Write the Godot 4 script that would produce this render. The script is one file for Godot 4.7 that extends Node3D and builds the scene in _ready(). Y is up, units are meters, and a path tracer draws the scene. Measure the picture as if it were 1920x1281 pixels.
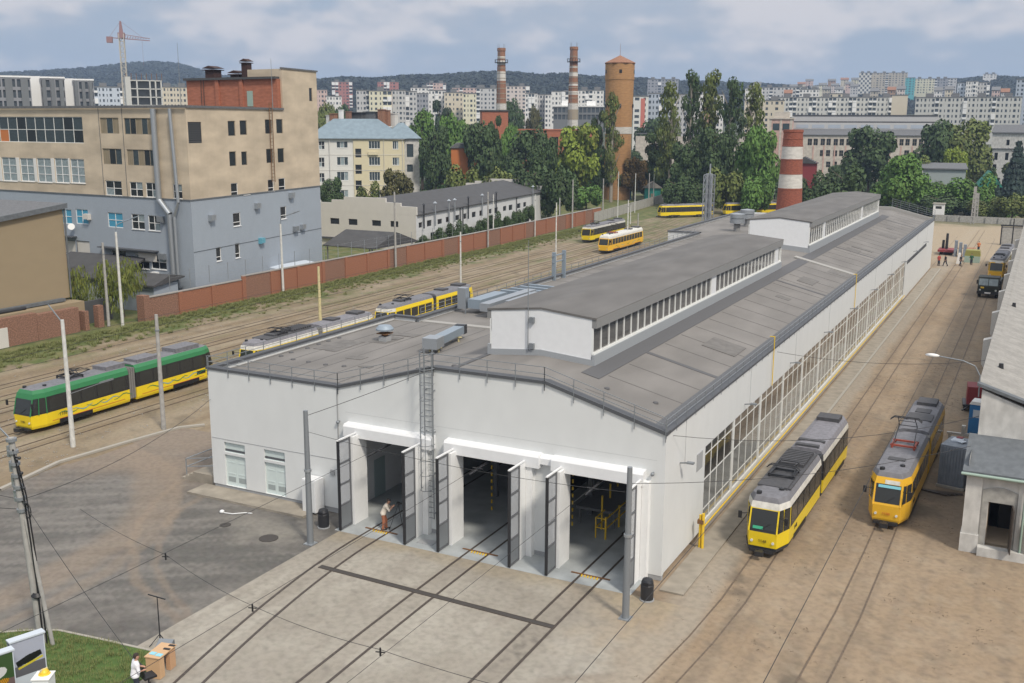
extends Node3D

const CAM := Vector3(14.313, 21.113, 43.62)
var used := {}
var M := {}
var TX := {}
var rng := RandomNumberGenerator.new()
var soil_noise := FastNoiseLite.new()
var streak_noise := FastNoiseLite.new()
var crowns := {}


class MB:
	var v := PackedVector3Array()
	var n := PackedVector3Array()
	var c := PackedColorArray()
	var u := PackedVector2Array()
	var col := Color(1, 1, 1)

	func tri(a: Vector3, b: Vector3, d: Vector3) -> void:
		var q = (b - a).cross(d - a).normalized()
		v.append_array([a, d, b])
		n.append_array([q, q, q])
		c.append_array([col, col, col])

	func quad(a: Vector3, b: Vector3, d: Vector3, e: Vector3) -> void:
		tri(a, b, d)
		tri(a, d, e)

	func uvquad(a: Vector3, b: Vector3, d: Vector3, e: Vector3) -> void:
		quad(a, b, d, e)
		u.append_array([Vector2(0, 1), Vector2(1, 0), Vector2(1, 1), Vector2(0, 1), Vector2(0, 0), Vector2(1, 0)])

	func stri(a: Vector3, b: Vector3, d: Vector3, na: Vector3, nb: Vector3, nd: Vector3) -> void:
		v.append_array([a, d, b])
		n.append_array([na, nd, nb])
		c.append_array([col, col, col])

	func obox(o: Vector3, x: Vector3, y: Vector3, z: Vector3) -> void: # corner o, edge vectors, right handed
		var p = [o, o + x, o + x + y, o + y, o + z, o + x + z, o + x + y + z, o + y + z]
		quad(p[4], p[5], p[6], p[7])
		quad(p[1], p[0], p[3], p[2])
		quad(p[0], p[4], p[7], p[3])
		quad(p[5], p[1], p[2], p[6])
		quad(p[3], p[7], p[6], p[2])
		quad(p[0], p[1], p[5], p[4])

	func box(x0: float, y0: float, z0: float, x1: float, y1: float, z1: float) -> void:
		obox(Vector3(x0, y0, z0), Vector3(x1 - x0, 0, 0), Vector3(0, y1 - y0, 0), Vector3(0, 0, z1 - z0))

	func beam(a: Vector3, b: Vector3, w: float, h: float) -> void:
		var d = b - a
		var s = d.cross(Vector3.UP)
		if s.length() < 0.001:
			s = d.cross(Vector3.RIGHT)
		s = s.normalized()
		var t = s.cross(d).normalized()
		obox(a - s * w / 2 - t * h / 2, d, s * w, t * h) if d.cross(s).dot(t) > 0 else obox(a - s * w / 2 - t * h / 2, s * w, d, t * h)

	func cyl(a: Vector3, b: Vector3, ra: float, rb: float, k := 8, cap := true) -> void:
		var d = (b - a).normalized()
		var s = d.cross(Vector3.FORWARD if absf(d.z) < 0.9 else Vector3.RIGHT).normalized()
		var t = d.cross(s)
		for i in k:
			var e = s * cos(TAU * i / k) + t * sin(TAU * i / k)
			var f = s * cos(TAU * (i + 1) / k) + t * sin(TAU * (i + 1) / k)
			stri(a + e * ra, a + f * ra, b + f * rb, e, f, f)
			stri(a + e * ra, b + f * rb, b + e * rb, e, f, e)
			if cap:
				tri(b, b + e * rb, b + f * rb)
				tri(a, a + f * ra, a + e * ra)

	func tube(pts: Array, r: float, k := 5) -> void:
		for i in pts.size() - 1:
			cyl(pts[i], pts[i + 1], r, r, k, i == 0 or i == pts.size() - 2)

	func lathe(prof: Array, o: Vector3, k := 12) -> void:
		for j in prof.size() - 1:
			var p = prof[j]
			var q = prof[j + 1]
			var sl = Vector2(q.y - p.y, p.x - q.x).normalized()
			for i in k:
				var e = Vector3(cos(TAU * i / k), 0, -sin(TAU * i / k))
				var f = Vector3(cos(TAU * (i + 1) / k), 0, -sin(TAU * (i + 1) / k))
				var ne = e * sl.x + Vector3.UP * sl.y
				var nf = f * sl.x + Vector3.UP * sl.y
				var y = Vector3.UP
				stri(o + e * p.x + y * p.y, o + f * p.x + y * p.y, o + f * q.x + y * q.y, ne, nf, nf)
				stri(o + e * p.x + y * p.y, o + f * q.x + y * q.y, o + e * q.x + y * q.y, ne, nf, ne)

	func ball(o: Vector3, r: Vector3, k := 8) -> void:
		for j in k:
			for i in k * 2:
				var p = []
				for w in [[i, j], [i + 1, j], [i + 1, j + 1], [i, j + 1]]:
					var t = PI * w[1] / k
					var a = PI * w[0] / k
					p.append(Vector3(sin(t) * cos(a), cos(t), sin(t) * sin(a)))
				stri(o + p[0] * r, o + p[1] * r, o + p[2] * r, p[0], p[1], p[2])
				stri(o + p[0] * r, o + p[2] * r, o + p[3] * r, p[0], p[2], p[3])

	func prism(poly: Array, o: Vector3, ax: Vector3, ay: Vector3, d: Vector3) -> void: # poly counterclockwise in ax, ay; caps at o and o + d
		var pp = PackedVector2Array(poly)
		var idx = Geometry2D.triangulate_polygon(pp)
		var fwd = ax.cross(ay).dot(d) > 0
		for i in range(0, idx.size(), 3):
			var q = []
			for j in 3:
				q.append(o + ax * pp[idx[i + j]].x + ay * pp[idx[i + j]].y)
			var w = (q[1] - q[0]).cross(q[2] - q[0]).dot(d) > 0
			if w:
				tri(q[0] + d, q[1] + d, q[2] + d)
				tri(q[0], q[2], q[1])
			else:
				tri(q[0] + d, q[2] + d, q[1] + d)
				tri(q[0], q[1], q[2])
		for i in pp.size():
			var a = pp[i]
			var b = pp[(i + 1) % pp.size()]
			var pa = o + ax * a.x + ay * a.y
			var pb = o + ax * b.x + ay * b.y
			if fwd:
				quad(pa, pb, pb + d, pa + d)
			else:
				quad(pb, pa, pa + d, pb + d)

	func facade(A: Vector3, d: Vector3, nn: Vector3, x0: float, x1: float, y0: float, y1: float, holes: Array, depth: float) -> void:
		var xs = [x0, x1]
		var ys = [y0, y1]
		var hs = []
		for h in holes:
			if h[1] >= y0 and h[3] <= y1 and h[2] > x0 and h[0] < x1:
				var hh = [maxf(h[0], x0 + 0.01), h[1], minf(h[2], x1 - 0.01), h[3]]
				hs.append(hh)
				for k in 2:
					if not hh[k * 2] in xs:
						xs.append(hh[k * 2])
					if not hh[k * 2 + 1] in ys:
						ys.append(hh[k * 2 + 1])
		xs.sort()
		ys.sort()
		var flip = d.cross(Vector3.UP).dot(nn) < 0
		var Q = func(a, b, e, f):
			if flip:
				quad(b, a, f, e)
			else:
				quad(a, b, e, f)
		var U = Vector3.UP
		for j in ys.size() - 1:
			var start = 0
			for i in xs.size() - 1:
				var mx = (xs[i] + xs[i + 1]) / 2
				var my = (ys[j] + ys[j + 1]) / 2
				var open = false
				for h in hs:
					if mx > h[0] and mx < h[2] and my > h[1] and my < h[3]:
						open = true
				if open:
					if i > start:
						Q.call(A + d * xs[start] + U * ys[j], A + d * xs[i] + U * ys[j], A + d * xs[i] + U * ys[j + 1], A + d * xs[start] + U * ys[j + 1])
					start = i + 1
				elif i == xs.size() - 2:
					Q.call(A + d * xs[start] + U * ys[j], A + d * xs[i + 1] + U * ys[j], A + d * xs[i + 1] + U * ys[j + 1], A + d * xs[start] + U * ys[j + 1])
		var b = nn * -depth
		for h in hs:
			var p = [A + d * h[0] + U * h[1], A + d * h[2] + U * h[1], A + d * h[2] + U * h[3], A + d * h[0] + U * h[3]]
			for k in 4:
				Q.call(p[(k + 1) % 4], p[k], p[k] + b, p[(k + 1) % 4] + b)

	func mesh() -> ArrayMesh:
		var a = []
		a.resize(Mesh.ARRAY_MAX)
		a[Mesh.ARRAY_VERTEX] = v
		a[Mesh.ARRAY_NORMAL] = n
		a[Mesh.ARRAY_COLOR] = c
		if u.size() == v.size():
			a[Mesh.ARRAY_TEX_UV] = u
		var m = ArrayMesh.new()
		if v.size():
			m.add_surface_from_arrays(Mesh.PRIMITIVE_TRIANGLES, a)
		return m


# ------------------------------------------------------------------ nodes
func numbered(called: String) -> String:
	var k = used.get(called, 0)
	used[called] = k + 1
	return called if k == 0 else "%s_%03d" % [called, k]


func tag(o: Node, label := "", category := "", group := "", kind := "") -> Node:
	for p in [["label", label], ["category", category], ["group", group], ["kind", kind]]:
		if p[1]:
			o.set_meta(p[0], p[1])
	return o


func thing(called: String, label: String, category: String, at := Vector3.ZERO, turn := 0.0, group := "") -> Node3D:
	var o := Node3D.new()
	o.name = numbered(called)
	add_child(o)
	o.position = at
	o.rotation_degrees.y = turn
	tag(o, label, category, group)
	return o


func part(called: String, shape, m: String, parent: Node, label := "") -> MeshInstance3D:
	var o := MeshInstance3D.new()
	o.name = called
	o.mesh = shape.mesh() if shape is MB else shape
	o.material_override = M[m]
	parent.add_child(o, true)
	if label:
		o.set_meta("label", label)
	return o


func solo(called: String, shape, m: String, label: String, category: String, at := Vector3.ZERO, turn := 0.0, group := "") -> MeshInstance3D:
	var o := MeshInstance3D.new()
	o.name = numbered(called)
	o.mesh = shape.mesh() if shape is MB else shape
	o.material_override = M[m]
	add_child(o)
	o.position = at
	o.rotation_degrees.y = turn
	tag(o, label, category, group)
	return o


func struct(called: String, shape, m: String) -> MeshInstance3D:
	var o = solo(called, shape, m, "", "")
	o.set_meta("kind", "structure")
	return o


func dup(root: Node3D, at: Vector3, turn: float, label := "") -> Node3D:
	var r = root.duplicate()
	var base = String(root.name)
	r.name = numbered(base)
	add_child(r)
	r.position = at
	r.rotation_degrees.y = turn
	if label:
		r.set_meta("label", label)
	return r


func text_part(called: String, words: String, size: float, m: String, parent: Node, at: Vector3, bs: Basis) -> void:
	var t := TextMesh.new()
	var f := SystemFont.new()
	f.font_names = ["Droid Sans"]
	t.font = f
	t.text = words
	t.font_size = 64
	t.pixel_size = size / 64.0
	t.depth = 0.012
	var o = part(called, t, m, parent)
	o.transform = Transform3D(bs, at)


# ------------------------------------------------------------------ materials
func ntex(called: String, freq: float, lo: float, hi: float, oct := 4, kind := FastNoiseLite.TYPE_SIMPLEX_SMOOTH, size := 512) -> void:
	var f := FastNoiseLite.new()
	f.noise_type = kind
	f.frequency = freq
	f.fractal_octaves = oct
	f.seed = hash(called) % 1000
	var t := NoiseTexture2D.new()
	t.width = size
	t.height = size
	t.seamless = true
	t.noise = f
	var g := Gradient.new()
	g.set_color(0, Color(lo, lo, lo).linear_to_srgb())
	g.set_color(1, Color(hi, hi, hi).linear_to_srgb())
	g.set_offset(0, 0.15)
	g.set_offset(1, 0.85)
	t.color_ramp = g
	TX[called] = t


func mat(called: String, col: Color, rough := 0.85, tex := "", scale := Vector3.ONE, tex2 := "", scale2 := Vector3.ONE, bump := "", bump_cm := 0.0, metal := 0.0) -> StandardMaterial3D:
	var m := StandardMaterial3D.new()
	m.resource_name = called
	m.albedo_color = col.linear_to_srgb()
	m.roughness = rough
	m.metallic = metal
	if tex:
		m.albedo_texture = TX[tex]
	if tex or bump:
		m.uv1_triplanar = true
		m.uv1_world_triplanar = true
		m.uv1_scale = scale
	if tex2:
		m.detail_enabled = true
		m.detail_blend_mode = BaseMaterial3D.BLEND_MODE_MUL
		m.detail_albedo = TX[tex2]
		m.detail_uv_layer = BaseMaterial3D.DETAIL_UV_2
		m.uv2_triplanar = true
		m.uv2_world_triplanar = true
		m.uv2_scale = scale2
	if bump:
		m.heightmap_enabled = true
		m.heightmap_texture = TX[bump]
		m.heightmap_scale = bump_cm
	M[called] = m
	return m


func v3(a: float) -> Vector3:
	return Vector3(a, a, a)


func make_materials() -> void:
	ntex("fine", 0.06, 0.82, 1.0)
	ntex("grain", 0.2, 0.74, 1.0, 3, FastNoiseLite.TYPE_SIMPLEX_SMOOTH, 512)
	ntex("blotch", 0.012, 0.72, 1.0, 5)
	ntex("soft", 0.012, 0.955, 1.0, 5)
	ntex("rust", 0.03, 0.5, 1.0, 5)
	ntex("earth", 0.04, 0.82, 1.07, 6)
	ntex("cell", 0.05, 0.55, 1.0, 2, FastNoiseLite.TYPE_CELLULAR)
	# the panel joints of the depot's cladding are only hinted at in grain: see wall seams in the depot builder
	mat("white_panel", Color(0.66, 0.677, 0.677), 0.55, "soft", Vector3(0.12, 0.06, 0.12))
	mat("white_paint", Color(0.75, 0.76, 0.77), 0.4, "soft", v3(0.3))
	mat("jamb", Color(0.78, 0.79, 0.79), 0.5, "soft", v3(0.4))
	mat("plinth", Color(0.36, 0.37, 0.38), 0.8, "fine", v3(0.6))
	mat("roofing", Color(0.24, 0.226, 0.212), 0.9, "blotch", Vector3(0.045, 0.045, 0.02), "fine", v3(0.5), "grain", 0.6)
	mat("roofing_top", Color(0.165, 0.158, 0.152), 0.9, "blotch", Vector3(0.06, 0.06, 0.025), "fine", v3(0.5), "grain", 0.6)
	mat("roof_patch", Color(0.195, 0.185, 0.175), 0.92, "blotch", v3(0.2), "fine", v3(0.5))
	mat("roof_strip", Color(0.11, 0.11, 0.115), 0.85, "fine", v3(0.6))
	mat("roof_band", Color(0.36, 0.35, 0.33), 0.85, "fine", v3(0.5))
	mat("gutter", Color(0.13, 0.135, 0.145), 0.7, "rust", v3(0.35))
	mat("trim", Color(0.085, 0.09, 0.1), 0.6, "fine", v3(0.5))
	mat("fascia", Color(0.25, 0.25, 0.248), 0.6, "fine", v3(0.5))
	mat("upstand", Color(0.34, 0.36, 0.38), 0.6, "fine", v3(0.5))
	mat("galv", Color(0.42, 0.45, 0.48), 0.42, "fine", v3(0.7), "", Vector3.ONE, "", 0.0, 0.6)
	mat("galv_blue", Color(0.3, 0.36, 0.42), 0.45, "fine", v3(0.7), "", Vector3.ONE, "", 0.0, 0.3)
	mat("steel_grey", Color(0.25, 0.27, 0.29), 0.5, "fine", v3(0.8), "", Vector3.ONE, "", 0.0, 0.3)
	mat("mullion", Color(0.72, 0.73, 0.71), 0.5)
	mat("leaf_frame", Color(0.12, 0.125, 0.135), 0.5)
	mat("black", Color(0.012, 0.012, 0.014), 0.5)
	mat("black_metal", Color(0.025, 0.026, 0.03), 0.45, "fine", v3(1.0))
	mat("door_grey", Color(0.34, 0.42, 0.43), 0.5, "soft", v3(0.5))
	mat("elec_door", Color(0.58, 0.66, 0.65), 0.5, "soft", v3(0.5))
	mat("shade_grey", Color(0.3, 0.34, 0.34), 0.6)
	mat("dark_inside", Color(0.02, 0.021, 0.022), 0.9)
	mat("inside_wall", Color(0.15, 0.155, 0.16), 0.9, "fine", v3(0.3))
	mat("floor_paint", Color(0.44, 0.47, 0.48), 0.6, "blotch", v3(0.08), "soft", v3(0.7))
	mat("yellow_paint", Color(0.75, 0.5, 0.03), 0.45, "soft", v3(1.0))
	mat("rail", Color(0.085, 0.066, 0.054), 0.6, "rust", v3(0.5))
	mat("rail_rust", Color(0.17, 0.125, 0.088), 0.75, "rust", v3(0.5))
	mat("drain", Color(0.075, 0.066, 0.06), 0.8, "cell", v3(2.0))
	mat("rust_bar", Color(0.24, 0.12, 0.05), 0.8, "rust", v3(2.0))
	mat("kerb", Color(0.37, 0.345, 0.3), 0.9, "fine", v3(0.8))
	mat("slab", Color(0.36, 0.32, 0.26), 0.9, "blotch", v3(0.12), "fine", v3(0.9), "grain", 0.5)
	mat("concrete", Color(0.44, 0.43, 0.4), 0.9, "blotch", v3(0.3), "fine", v3(1.5), "grain", 0.4)
	mat("concrete_pole", Color(0.4, 0.39, 0.37), 0.9, "blotch", Vector3(0.8, 0.3, 0.8))
	mat("white_pole", Color(0.66, 0.66, 0.63), 0.7, "blotch", Vector3(0.8, 0.3, 0.8))
	mat("yellow_pole", Color(0.66, 0.58, 0.32), 0.7, "blotch", Vector3(0.8, 0.3, 0.8))
	mat("brick_red", Color(0.44, 0.185, 0.105), 0.92, "rust", Vector3(0.35, 0.5, 0.35), "fine", v3(2.0), "grain", 1.0)
	mat("brick_old", Color(0.44, 0.235, 0.16), 0.92, "rust", Vector3(0.3, 0.4, 0.3), "cell", v3(1.2), "grain", 1.0)
	mat("brick_orange", Color(0.45, 0.165, 0.095), 0.92, "blotch", Vector3(0.12, 0.4, 0.12), "fine", v3(1.5))
	mat("brick_tower", Color(0.48, 0.265, 0.115), 0.92, "blotch", Vector3(0.1, 0.3, 0.1), "fine", v3(0.8))
	mat("brick_chimney", Color(0.4, 0.2, 0.12), 0.92, "rust", Vector3(0.12, 0.3, 0.12), "fine", v3(0.8))
	mat("chimney_red", Color(0.36, 0.11, 0.065), 0.9, "rust", Vector3(0.12, 0.25, 0.12), "fine", v3(1.0))
	mat("chimney_white", Color(0.68, 0.66, 0.62), 0.9, "blotch", Vector3(0.12, 0.25, 0.12), "fine", v3(1.0))
	mat("coping", Color(0.32, 0.3, 0.28), 0.9, "fine", v3(1.0))
	mat("beige_wall", Color(0.62, 0.52, 0.39), 0.92, "blotch", Vector3(0.025, 0.06, 0.025), "soft", Vector3(0.3, 0.03, 0.3))
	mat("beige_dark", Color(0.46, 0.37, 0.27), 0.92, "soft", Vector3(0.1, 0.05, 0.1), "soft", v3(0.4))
	mat("blue_wall", Color(0.33, 0.375, 0.43), 0.85, "soft", Vector3(0.1, 0.05, 0.1), "soft", v3(0.5))
	mat("tan_wall", Color(0.33, 0.26, 0.165), 0.92, "soft", Vector3(0.06, 0.12, 0.06), "fine", v3(0.6))
	mat("slate", Color(0.2, 0.205, 0.215), 0.8, "blotch", v3(0.3), "cell", v3(0.5))
	mat("shed_white", Color(0.66, 0.67, 0.68), 0.9, "soft", Vector3(0.1, 0.06, 0.1), "fine", v3(0.5))
	mat("shed_beige", Color(0.66, 0.635, 0.59), 0.9, "soft", Vector3(0.1, 0.06, 0.1), "fine", v3(0.5))
	mat("dark_roof", Color(0.085, 0.085, 0.088), 0.9, "blotch", v3(0.1), "fine", v3(0.5))
	mat("blue_roof", Color(0.22, 0.29, 0.34), 0.6, "blotch", v3(0.1), "soft", Vector3(1.5, 0.1, 1.5))
	mat("house_white", Color(0.72, 0.71, 0.67), 0.9, "soft", v3(0.1), "fine", v3(0.3))
	mat("house_yellow", Color(0.68, 0.61, 0.42), 0.9, "soft", v3(0.1), "fine", v3(0.3))
	mat("glass_dark", Color(0.022, 0.027, 0.032), 0.12)
	mat("glass_old", Color(0.055, 0.075, 0.085), 0.2, "blotch", v3(0.4))
	mat("glass_pale", Color(0.3, 0.36, 0.38), 0.25, "blotch", v3(0.3))
	mat("glass_blue", Color(0.07, 0.3, 0.46), 0.25)
	mat("board_orange", Color(0.5, 0.17, 0.05), 0.9)
	mat("curtain", Color(0.3, 0.25, 0.17), 0.9, "blotch", Vector3(1.2, 0.05, 1.2))
	mat("pale_block", Color(0.74, 0.74, 0.72), 0.9, "fine", v3(2.0))
	mat("old_frame", Color(0.3, 0.26, 0.2), 0.8)
	mat("window_white", Color(0.78, 0.78, 0.77), 0.5)
	mat("louvre", Color(0.07, 0.072, 0.075), 0.7)
	mat("dirty_white", Color(0.66, 0.65, 0.62), 0.9, "blotch", Vector3(0.2, 0.12, 0.2), "fine", v3(0.8))
	mat("asbestos", Color(0.34, 0.325, 0.3), 0.95, "blotch", v3(0.12), "earth", v3(0.2))
	mat("annex_roof", Color(0.15, 0.165, 0.18), 0.8, "blotch", v3(0.3), "fine", v3(0.8))
	mat("container", Color(0.23, 0.26, 0.3), 0.6, "blotch", Vector3(0.4, 0.2, 0.4))
	mat("toilet_blue", Color(0.03, 0.16, 0.38), 0.4)
	mat("flue_red", Color(0.06, 0.025, 0.02), 0.8, "rust", v3(0.5))
	mat("dark_red", Color(0.22, 0.03, 0.035), 0.6, "soft", v3(0.5))
	mat("wood", Color(0.56, 0.36, 0.2), 0.6, "soft", Vector3(0.6, 6.0, 0.6))
	mat("paper_blue", Color(0.25, 0.55, 0.66), 0.8)
	mat("ply_end", Color(0.5, 0.3, 0.17), 0.7)
	mat("board_back", Color(0.52, 0.57, 0.63), 0.5)
	# trams
	mat("tram_yellow", Color(0.78, 0.58, 0.015), 0.32, "soft", v3(0.4))
	mat("tram_orange", Color(0.78, 0.45, 0.03), 0.35, "soft", v3(0.4))
	mat("tram_green", Color(0.035, 0.2, 0.075), 0.35, "soft", v3(0.4))
	mat("tram_white", Color(0.72, 0.71, 0.66), 0.45, "blotch", v3(0.4))
	mat("tram_band", Color(0.022, 0.022, 0.022), 0.35)
	mat("tram_roof", Color(0.2, 0.2, 0.22), 0.7, "blotch", v3(0.4), "fine", v3(1.5))
	mat("tram_roof_dark", Color(0.085, 0.085, 0.092), 0.75, "blotch", v3(0.5), "fine", v3(1.5))
	mat("tram_roof_lilac", Color(0.24, 0.235, 0.26), 0.7, "blotch", v3(0.4), "fine", v3(1.5))
	mat("tram_skirt", Color(0.05, 0.052, 0.058), 0.7, "blotch", v3(0.6))
	mat("bellows", Color(0.2, 0.195, 0.185), 0.9, "fine", v3(1.0))
	mat("glass_tram", Color(0.03, 0.032, 0.03), 0.1)
	mat("lamp_lens", Color(0.6, 0.62, 0.6), 0.1)
	mat("red_lens", Color(0.4, 0.02, 0.02), 0.3)
	mat("panto_red", Color(0.3, 0.06, 0.035), 0.6)
	mat("sign_green", Color(0.05, 0.38, 0.22), 0.4)
	mat("sign_cyan", Color(0.22, 0.55, 0.66), 0.4)
	mat("swoosh_blue", Color(0.12, 0.35, 0.45), 0.4)
	mat("swoosh_red", Color(0.55, 0.13, 0.04), 0.4)
	mat("army", Color(0.03, 0.036, 0.028), 0.6, "soft", v3(0.5))
	mat("rubber", Color(0.015, 0.015, 0.015), 0.9)
	mat("olive_box", Color(0.27, 0.26, 0.07), 0.8, "fine", v3(0.8))
	mat("pale_green", Color(0.32, 0.42, 0.36), 0.8, "fine", v3(0.8))
	# people
	mat("skin", Color(0.45, 0.25, 0.17), 0.6)
	mat("hair", Color(0.03, 0.02, 0.015), 0.8)
	mat("shirt_white", Color(0.72, 0.72, 0.76), 0.8)
	mat("shirt_cream", Color(0.62, 0.56, 0.48), 0.8)
	mat("trousers_rust", Color(0.34, 0.13, 0.07), 0.85)
	mat("trousers_dark", Color(0.025, 0.03, 0.045), 0.85)
	mat("shirt_red", Color(0.4, 0.05, 0.04), 0.85)
	mat("shirt_dark", Color(0.03, 0.03, 0.035), 0.85)
	mat("shirt_green", Color(0.02, 0.09, 0.05), 0.85)
	mat("shirt_orange", Color(0.5, 0.16, 0.05), 0.85)
	mat("shoes", Color(0.02, 0.018, 0.016), 0.6)
	# setting
	mat("land", Color(0.085, 0.1, 0.055), 0.95, "blotch", v3(0.004), "blotch", v3(0.03))
	for q in [["yard", 0.6], ["asphalt", 0.35], ["apron", 0.4]]:
		var m = mat(q[0], Color(1, 1, 1), 0.93, "earth", v3(0.11), "grain", v3(0.9), "earth", q[1])
		m.vertex_color_use_as_albedo = true
	mat("lawn", Color(0.085, 0.15, 0.03), 0.95, "blotch", v3(0.25), "grain", v3(0.7), "grain", 3.0)
	mat("weed", Color(0.16, 0.175, 0.06), 0.9)
	mat("clod", Color(0.2, 0.155, 0.11), 0.95)
	mat("bark", Color(0.11, 0.085, 0.065), 0.95, "fine", v3(1.5))
	mat("birch", Color(0.3, 0.27, 0.23), 0.95, "fine", v3(1.5))
	for q in [["dark", 0.052, 0.09, 0.028], ["mid", 0.1, 0.195, 0.035], ["olive", 0.125, 0.155, 0.036], ["lime", 0.2, 0.26, 0.03], ["yellow", 0.26, 0.25, 0.035], ["bluegreen", 0.06, 0.1, 0.065], ["rust", 0.17, 0.11, 0.035], ["rustgreen", 0.1, 0.095, 0.03], ["spruce", 0.03, 0.055, 0.045], ["willow", 0.17, 0.2, 0.04], ["forest", 0.017, 0.028, 0.023], ["wood", 0.021, 0.033, 0.024], ["belt", 0.06, 0.09, 0.042]]:
		var m = mat("leaf_" + q[0], Color(q[1], q[2], q[3]), 0.8)
		m.vertex_color_use_as_albedo = true
		m.backlight_enabled = true
		m.backlight = Color(0.35, 0.4, 0.15)
	# far blocks
	for q in [["grey", 0.3, 0.31, 0.34], ["lgrey", 0.5, 0.5, 0.5], ["dgrey", 0.17, 0.18, 0.19], ["white", 0.7, 0.69, 0.67], ["cream", 0.6, 0.54, 0.43], ["pink", 0.56, 0.42, 0.38], ["pinkwhite", 0.6, 0.53, 0.49], ["red", 0.38, 0.17, 0.15], ["bluewhite", 0.52, 0.57, 0.64], ["yellowwhite", 0.66, 0.63, 0.48], ["bluegrey", 0.4, 0.45, 0.52], ["brown", 0.36, 0.23, 0.15], ["panel", 0.54, 0.54, 0.51], ["tan", 0.46, 0.42, 0.35], ["teal", 0.1, 0.4, 0.44], ["checker", 0.66, 0.65, 0.6], ["redstripe", 0.66, 0.66, 0.62]]:
		mat("blk_" + q[0], Color(q[1], q[2], q[3]), 0.9, "soft", v3(0.05), "soft", v3(0.3))
	mat("far_glass", Color(0.07, 0.085, 0.1), 0.2)
	mat("far_white", Color(0.74, 0.74, 0.73), 0.8)
	mat("far_roof", Color(0.16, 0.16, 0.16), 0.9)
	mat("stripe_red", Color(0.5, 0.16, 0.12), 0.9)
	mat("pale_wall", Color(0.66, 0.6, 0.52), 0.9, "blotch", v3(0.1), "fine", v3(0.4))
	mat("pink_wall", Color(0.6, 0.4, 0.34), 0.9, "blotch", v3(0.1))
	mat("crane_red", Color(0.27, 0.16, 0.165), 0.7)
	mat("crane_mast", Color(0.45, 0.42, 0.36), 0.7)
	mat("shed_blue", Color(0.06, 0.28, 0.5), 0.7)
	mat("shed_teal", Color(0.03, 0.3, 0.26), 0.7)
	mat("shed_pink", Color(0.5, 0.22, 0.22), 0.7)
	mat("green_roof", Color(0.02, 0.2, 0.15), 0.6)
	mat("wire", Color(0.03, 0.03, 0.032), 0.6)
	var g = mat("pane", Color(0.25, 0.25, 0.24), 0.05)
	g.transparency = BaseMaterial3D.TRANSPARENCY_ALPHA
	g.albedo_color.a = 0.08
	g = mat("door_pane", Color(0.55, 0.57, 0.6), 0.15)
	g.transparency = BaseMaterial3D.TRANSPARENCY_ALPHA
	g.albedo_color.a = 0.5


# ------------------------------------------------------------------ sky and ground
func sky_color(dir: Vector3, na: FastNoiseLite, nb: FastNoiseLite) -> Color:
	var e = rad_to_deg(asin(clampf(dir.y, -1, 1)))
	if e < -3.0:
		return Color(0.16, 0.155, 0.14)
	var h = Vector3(dir.x, 0, dir.z).normalized()
	var p = Vector3(h.x * 42.0, e * 2.1 / (1.0 + maxf(e, 0) * 0.012), h.z * 42.0)
	var a = na.get_noise_3dv(p)
	var b = nb.get_noise_3dv(p * 1.0)
	var blue = Color(0.345, 0.395, 0.46).lerp(Color(0.285, 0.345, 0.43), smoothstep(0.3, 3.0, e))
	blue = blue.lerp(Color(0.36, 0.44, 0.57), smoothstep(8.0, 30.0, e))
	var cloud = Color(0.5, 0.495, 0.52).lerp(Color(0.335, 0.375, 0.44), smoothstep(-0.35, 0.32, b * 0.9 - a * 0.5 + 0.03))
	cloud = cloud.lerp(Color(0.78, 0.8, 0.84), smoothstep(8.0, 40.0, e))
	var cover = smoothstep(-0.3, 0.36, a + 0.1 * (minf(e, 9.0) - 3.7)) * smoothstep(0.9, 2.6, e)
	var thin = smoothstep(-0.2, 0.5, nb.get_noise_3dv(p * Vector3(0.3, 1.2, 0.3))) * 0.5 * (1.0 - smoothstep(2.0, 5.0, e))
	return blue.lerp(Color(0.335, 0.375, 0.44), thin).lerp(cloud, cover)


func make_sky() -> Sky:
	var na := FastNoiseLite.new()
	na.seed = 21
	na.frequency = 0.15
	na.fractal_octaves = 6
	na.fractal_gain = 0.58
	var nb := FastNoiseLite.new()
	nb.seed = 8
	nb.frequency = 0.24
	nb.fractal_octaves = 4
	var im := Image.create(768, 384, false, Image.FORMAT_RGBF)
	for j in 384:
		var t = PI * (j + 0.5) / 384
		for i in 768:
			var q = TAU * ((i + 0.5) / 768 - 0.5)
			im.set_pixel(i, j, sky_color(Vector3(sin(q) * sin(t), cos(t), -cos(q) * sin(t)), na, nb))
	im.resize(3072, 1536, Image.INTERPOLATE_CUBIC)
	for j in range(1536 / 2 - 130, 1536 / 2 + 4):
		var t = PI * (j + 0.5) / 1536
		for i in 3072:
			var q = TAU * ((i + 0.5) / 3072 - 0.5)
			im.set_pixel(i, j, sky_color(Vector3(sin(q) * sin(t), cos(t), -cos(q) * sin(t)), na, nb))
	var pm := PanoramaSkyMaterial.new()
	pm.panorama = ImageTexture.create_from_image(im)
	var s := Sky.new()
	s.sky_material = pm
	return s


const RIDGE := [[-90, 148], [-200, 150], [60, 138], [150, 133], [200, 128], [250, 122], [290, 120], [340, 123], [400, 140], [450, 148], [520, 147], [595, 149], [650, 144], [700, 147], [760, 141], [830, 139], [900, 134], [960, 134], [1000, 138], [1060, 137], [1100, 141], [1190, 143], [1240, 149], [1330, 151], [1400, 153], [1500, 158], [1600, 158], [1700, 154], [1800, 143], [1850, 138], [1920, 141], [2300, 141]]


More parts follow.
